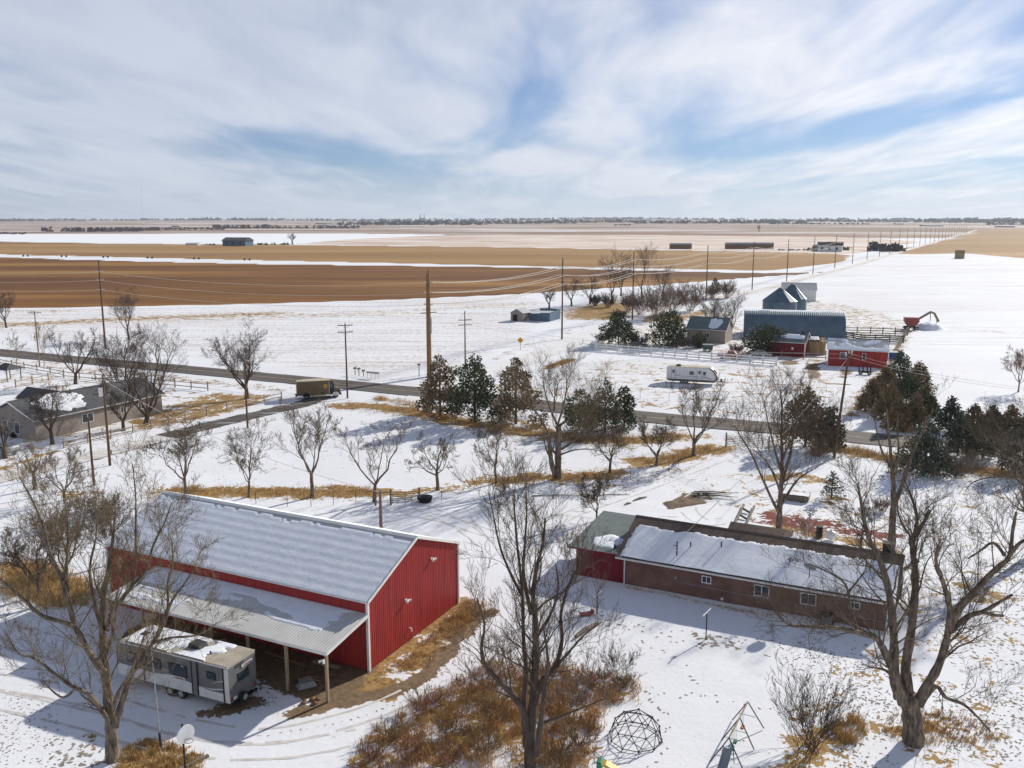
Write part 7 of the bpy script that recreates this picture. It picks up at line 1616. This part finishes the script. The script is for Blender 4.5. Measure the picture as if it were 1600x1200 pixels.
def hay_row(label, x0, x1, py, hp):
    a, b = G(x0, py), G(x1, py); e = (a.y*_c+H*_s)/F; L = (b-a).length; h = hp*e; t = thing('hay_stack', label, 'hay stack', a, math.atan2(b.y-a.y, b.x-a.x)); n = max(3, int(L/5)); mat('hay', (0.23, 0.14, 0.075), .95, (0.15, 0.09, 0.05), .6); M['hay'] = MATS['hay']
    for k in range(n): MB().box(L*k/n+.1, 0, -.1, L*(k+1)/n-.1, 5, h*.72, .3).build('bale', 'hay', t)
    MB().prism([(0, h*.722), (5, h*.722), (4.2, h*.95), (2.5, h), (.8, h*.95)], Y_, Z_, (L, 0, 0)).build('tarp_cover', 'galv', t)
hay_row('shorter tarp-covered hay stack on the pale far field', 1047, 1081, 389, 9); hay_row('long tarp-covered hay stack on the pale far field', 1134, 1209, 389, 10)
far_belt('trees and junk around the far farms', [(402, 450, 382.5, 4), (318, 342, 383, 3), (1360, 1405, 392, 15), (1375, 1412, 393, 9), (1215, 1262, 391, 3), (1312, 1325, 391, 6), (1258, 1282, 391.5, 5)], 6, dens=.8)
px_tree(457, 382, 366, 'field_tree', 'lone bare tree beside the frozen lake east of the blue-grey farmhouse', w=.4, r=.9, seed=400, far=True, twig='twig_dark', bark='bark_dark')
px_tree(1186, 354+8, 352, 'field_tree', 'lone dark tree on the far pale plain', w=.5, r=.9, seed=401, far=True, twig='twig_dark', bark='bark_dark')
# irrigation machine
tw = [(40, 401), (100, 401.8), (165, 402.8), (234, 404), (307, 405.4), (386, 407)]
b0 = G(*tw[0]); t = thing('pivot_irrigator', 'long wheeled irrigation machine parked along the brown field edge', 'irrigator', b0); prev = None
for x, y in tw:
    q = G(x, y)-b0
    for s in (-1.9, 1.9): MB().disc((q.x+s, q.y, .75), Y_, .75, .4, 14).build('wheel', 'rubber', t)
    MB().tube([(q.x-1.9, q.y, .8), (q.x, q.y, 3.4), (q.x+1.9, q.y, .8)], .09, 5).bar((q.x-1.9, q.y, .8), (q.x+1.9, q.y, .8), .15).build('tower', 'galv', t)
    if prev is not None: MB().tube(sag(prev+Z_*3.4, q+Z_*3.4, -.8, 8), .09, 5, cap=False).build('span_pipe', 'galv', t)
    prev = q
b = G(660, 347.6); gz = ground_z(b.x, b.y); e = (b.y*_c+H*_s)/F; t = thing('power_plant', 'distant power plant with two tall chimney stacks on the horizon', 'power plant', (b.x, b.y, gz))
MB().box(-5*e, -40, 0, 5*e, 40, 4.5*e).box(5*e+1, -30, 0, 14*e, 30, 2.6*e).build('hall', 'far_town', t)
for x in (-3.2, 2.8): MB().tube([(x*e, 0, 0), (x*e, 0, 11*e)], [.85*e, .6*e], 10).build('stack', 'far_town', t)
b = G(224, 347.6); gz = ground_z(b.x, b.y); e = (b.y*_c+H*_s)/F; t = thing('radio_mast', 'very tall thin radio mast on the western horizon', 'mast', (b.x, b.y, gz)); MB().tube([(0, 0, 0), (0, 0, 52*e)], .14*e, 4).build('mast', 'galv', t)
for k in range(3): a = k*2.1; MB().tube([(0, 0, 48*e), (math.cos(a)*22*e, math.sin(a)*22*e, 0)], .03*e, 3, cap=False).build('guy_wire', 'galv', t)

# ================================================================ HAZE
hz = MB().box(float(gx.min())-50, float(gy.min())-50, -1.6, float(gx.max())+50, float(gy.max())+50, 420.0).build('haze', None)
hm = bpy.data.materials.new('haze'); hm.use_nodes = True; N = hm.node_tree.nodes; N.clear(); ou = N.new('ShaderNodeOutputMaterial'); pv = N.new('ShaderNodeVolumePrincipled')
pv.inputs['Color'].default_value = (0.78, 0.87, 1.0, 1); pv.inputs['Density'].default_value = 5.0e-5; pv.inputs['Anisotropy'].default_value = 0.2
hm.node_tree.links.new(pv.outputs[0], ou.inputs['Volume']); hz.data.materials.append(hm); tag(hz, 'thin pale winter haze over the whole plain', 'haze', kind='stuff')
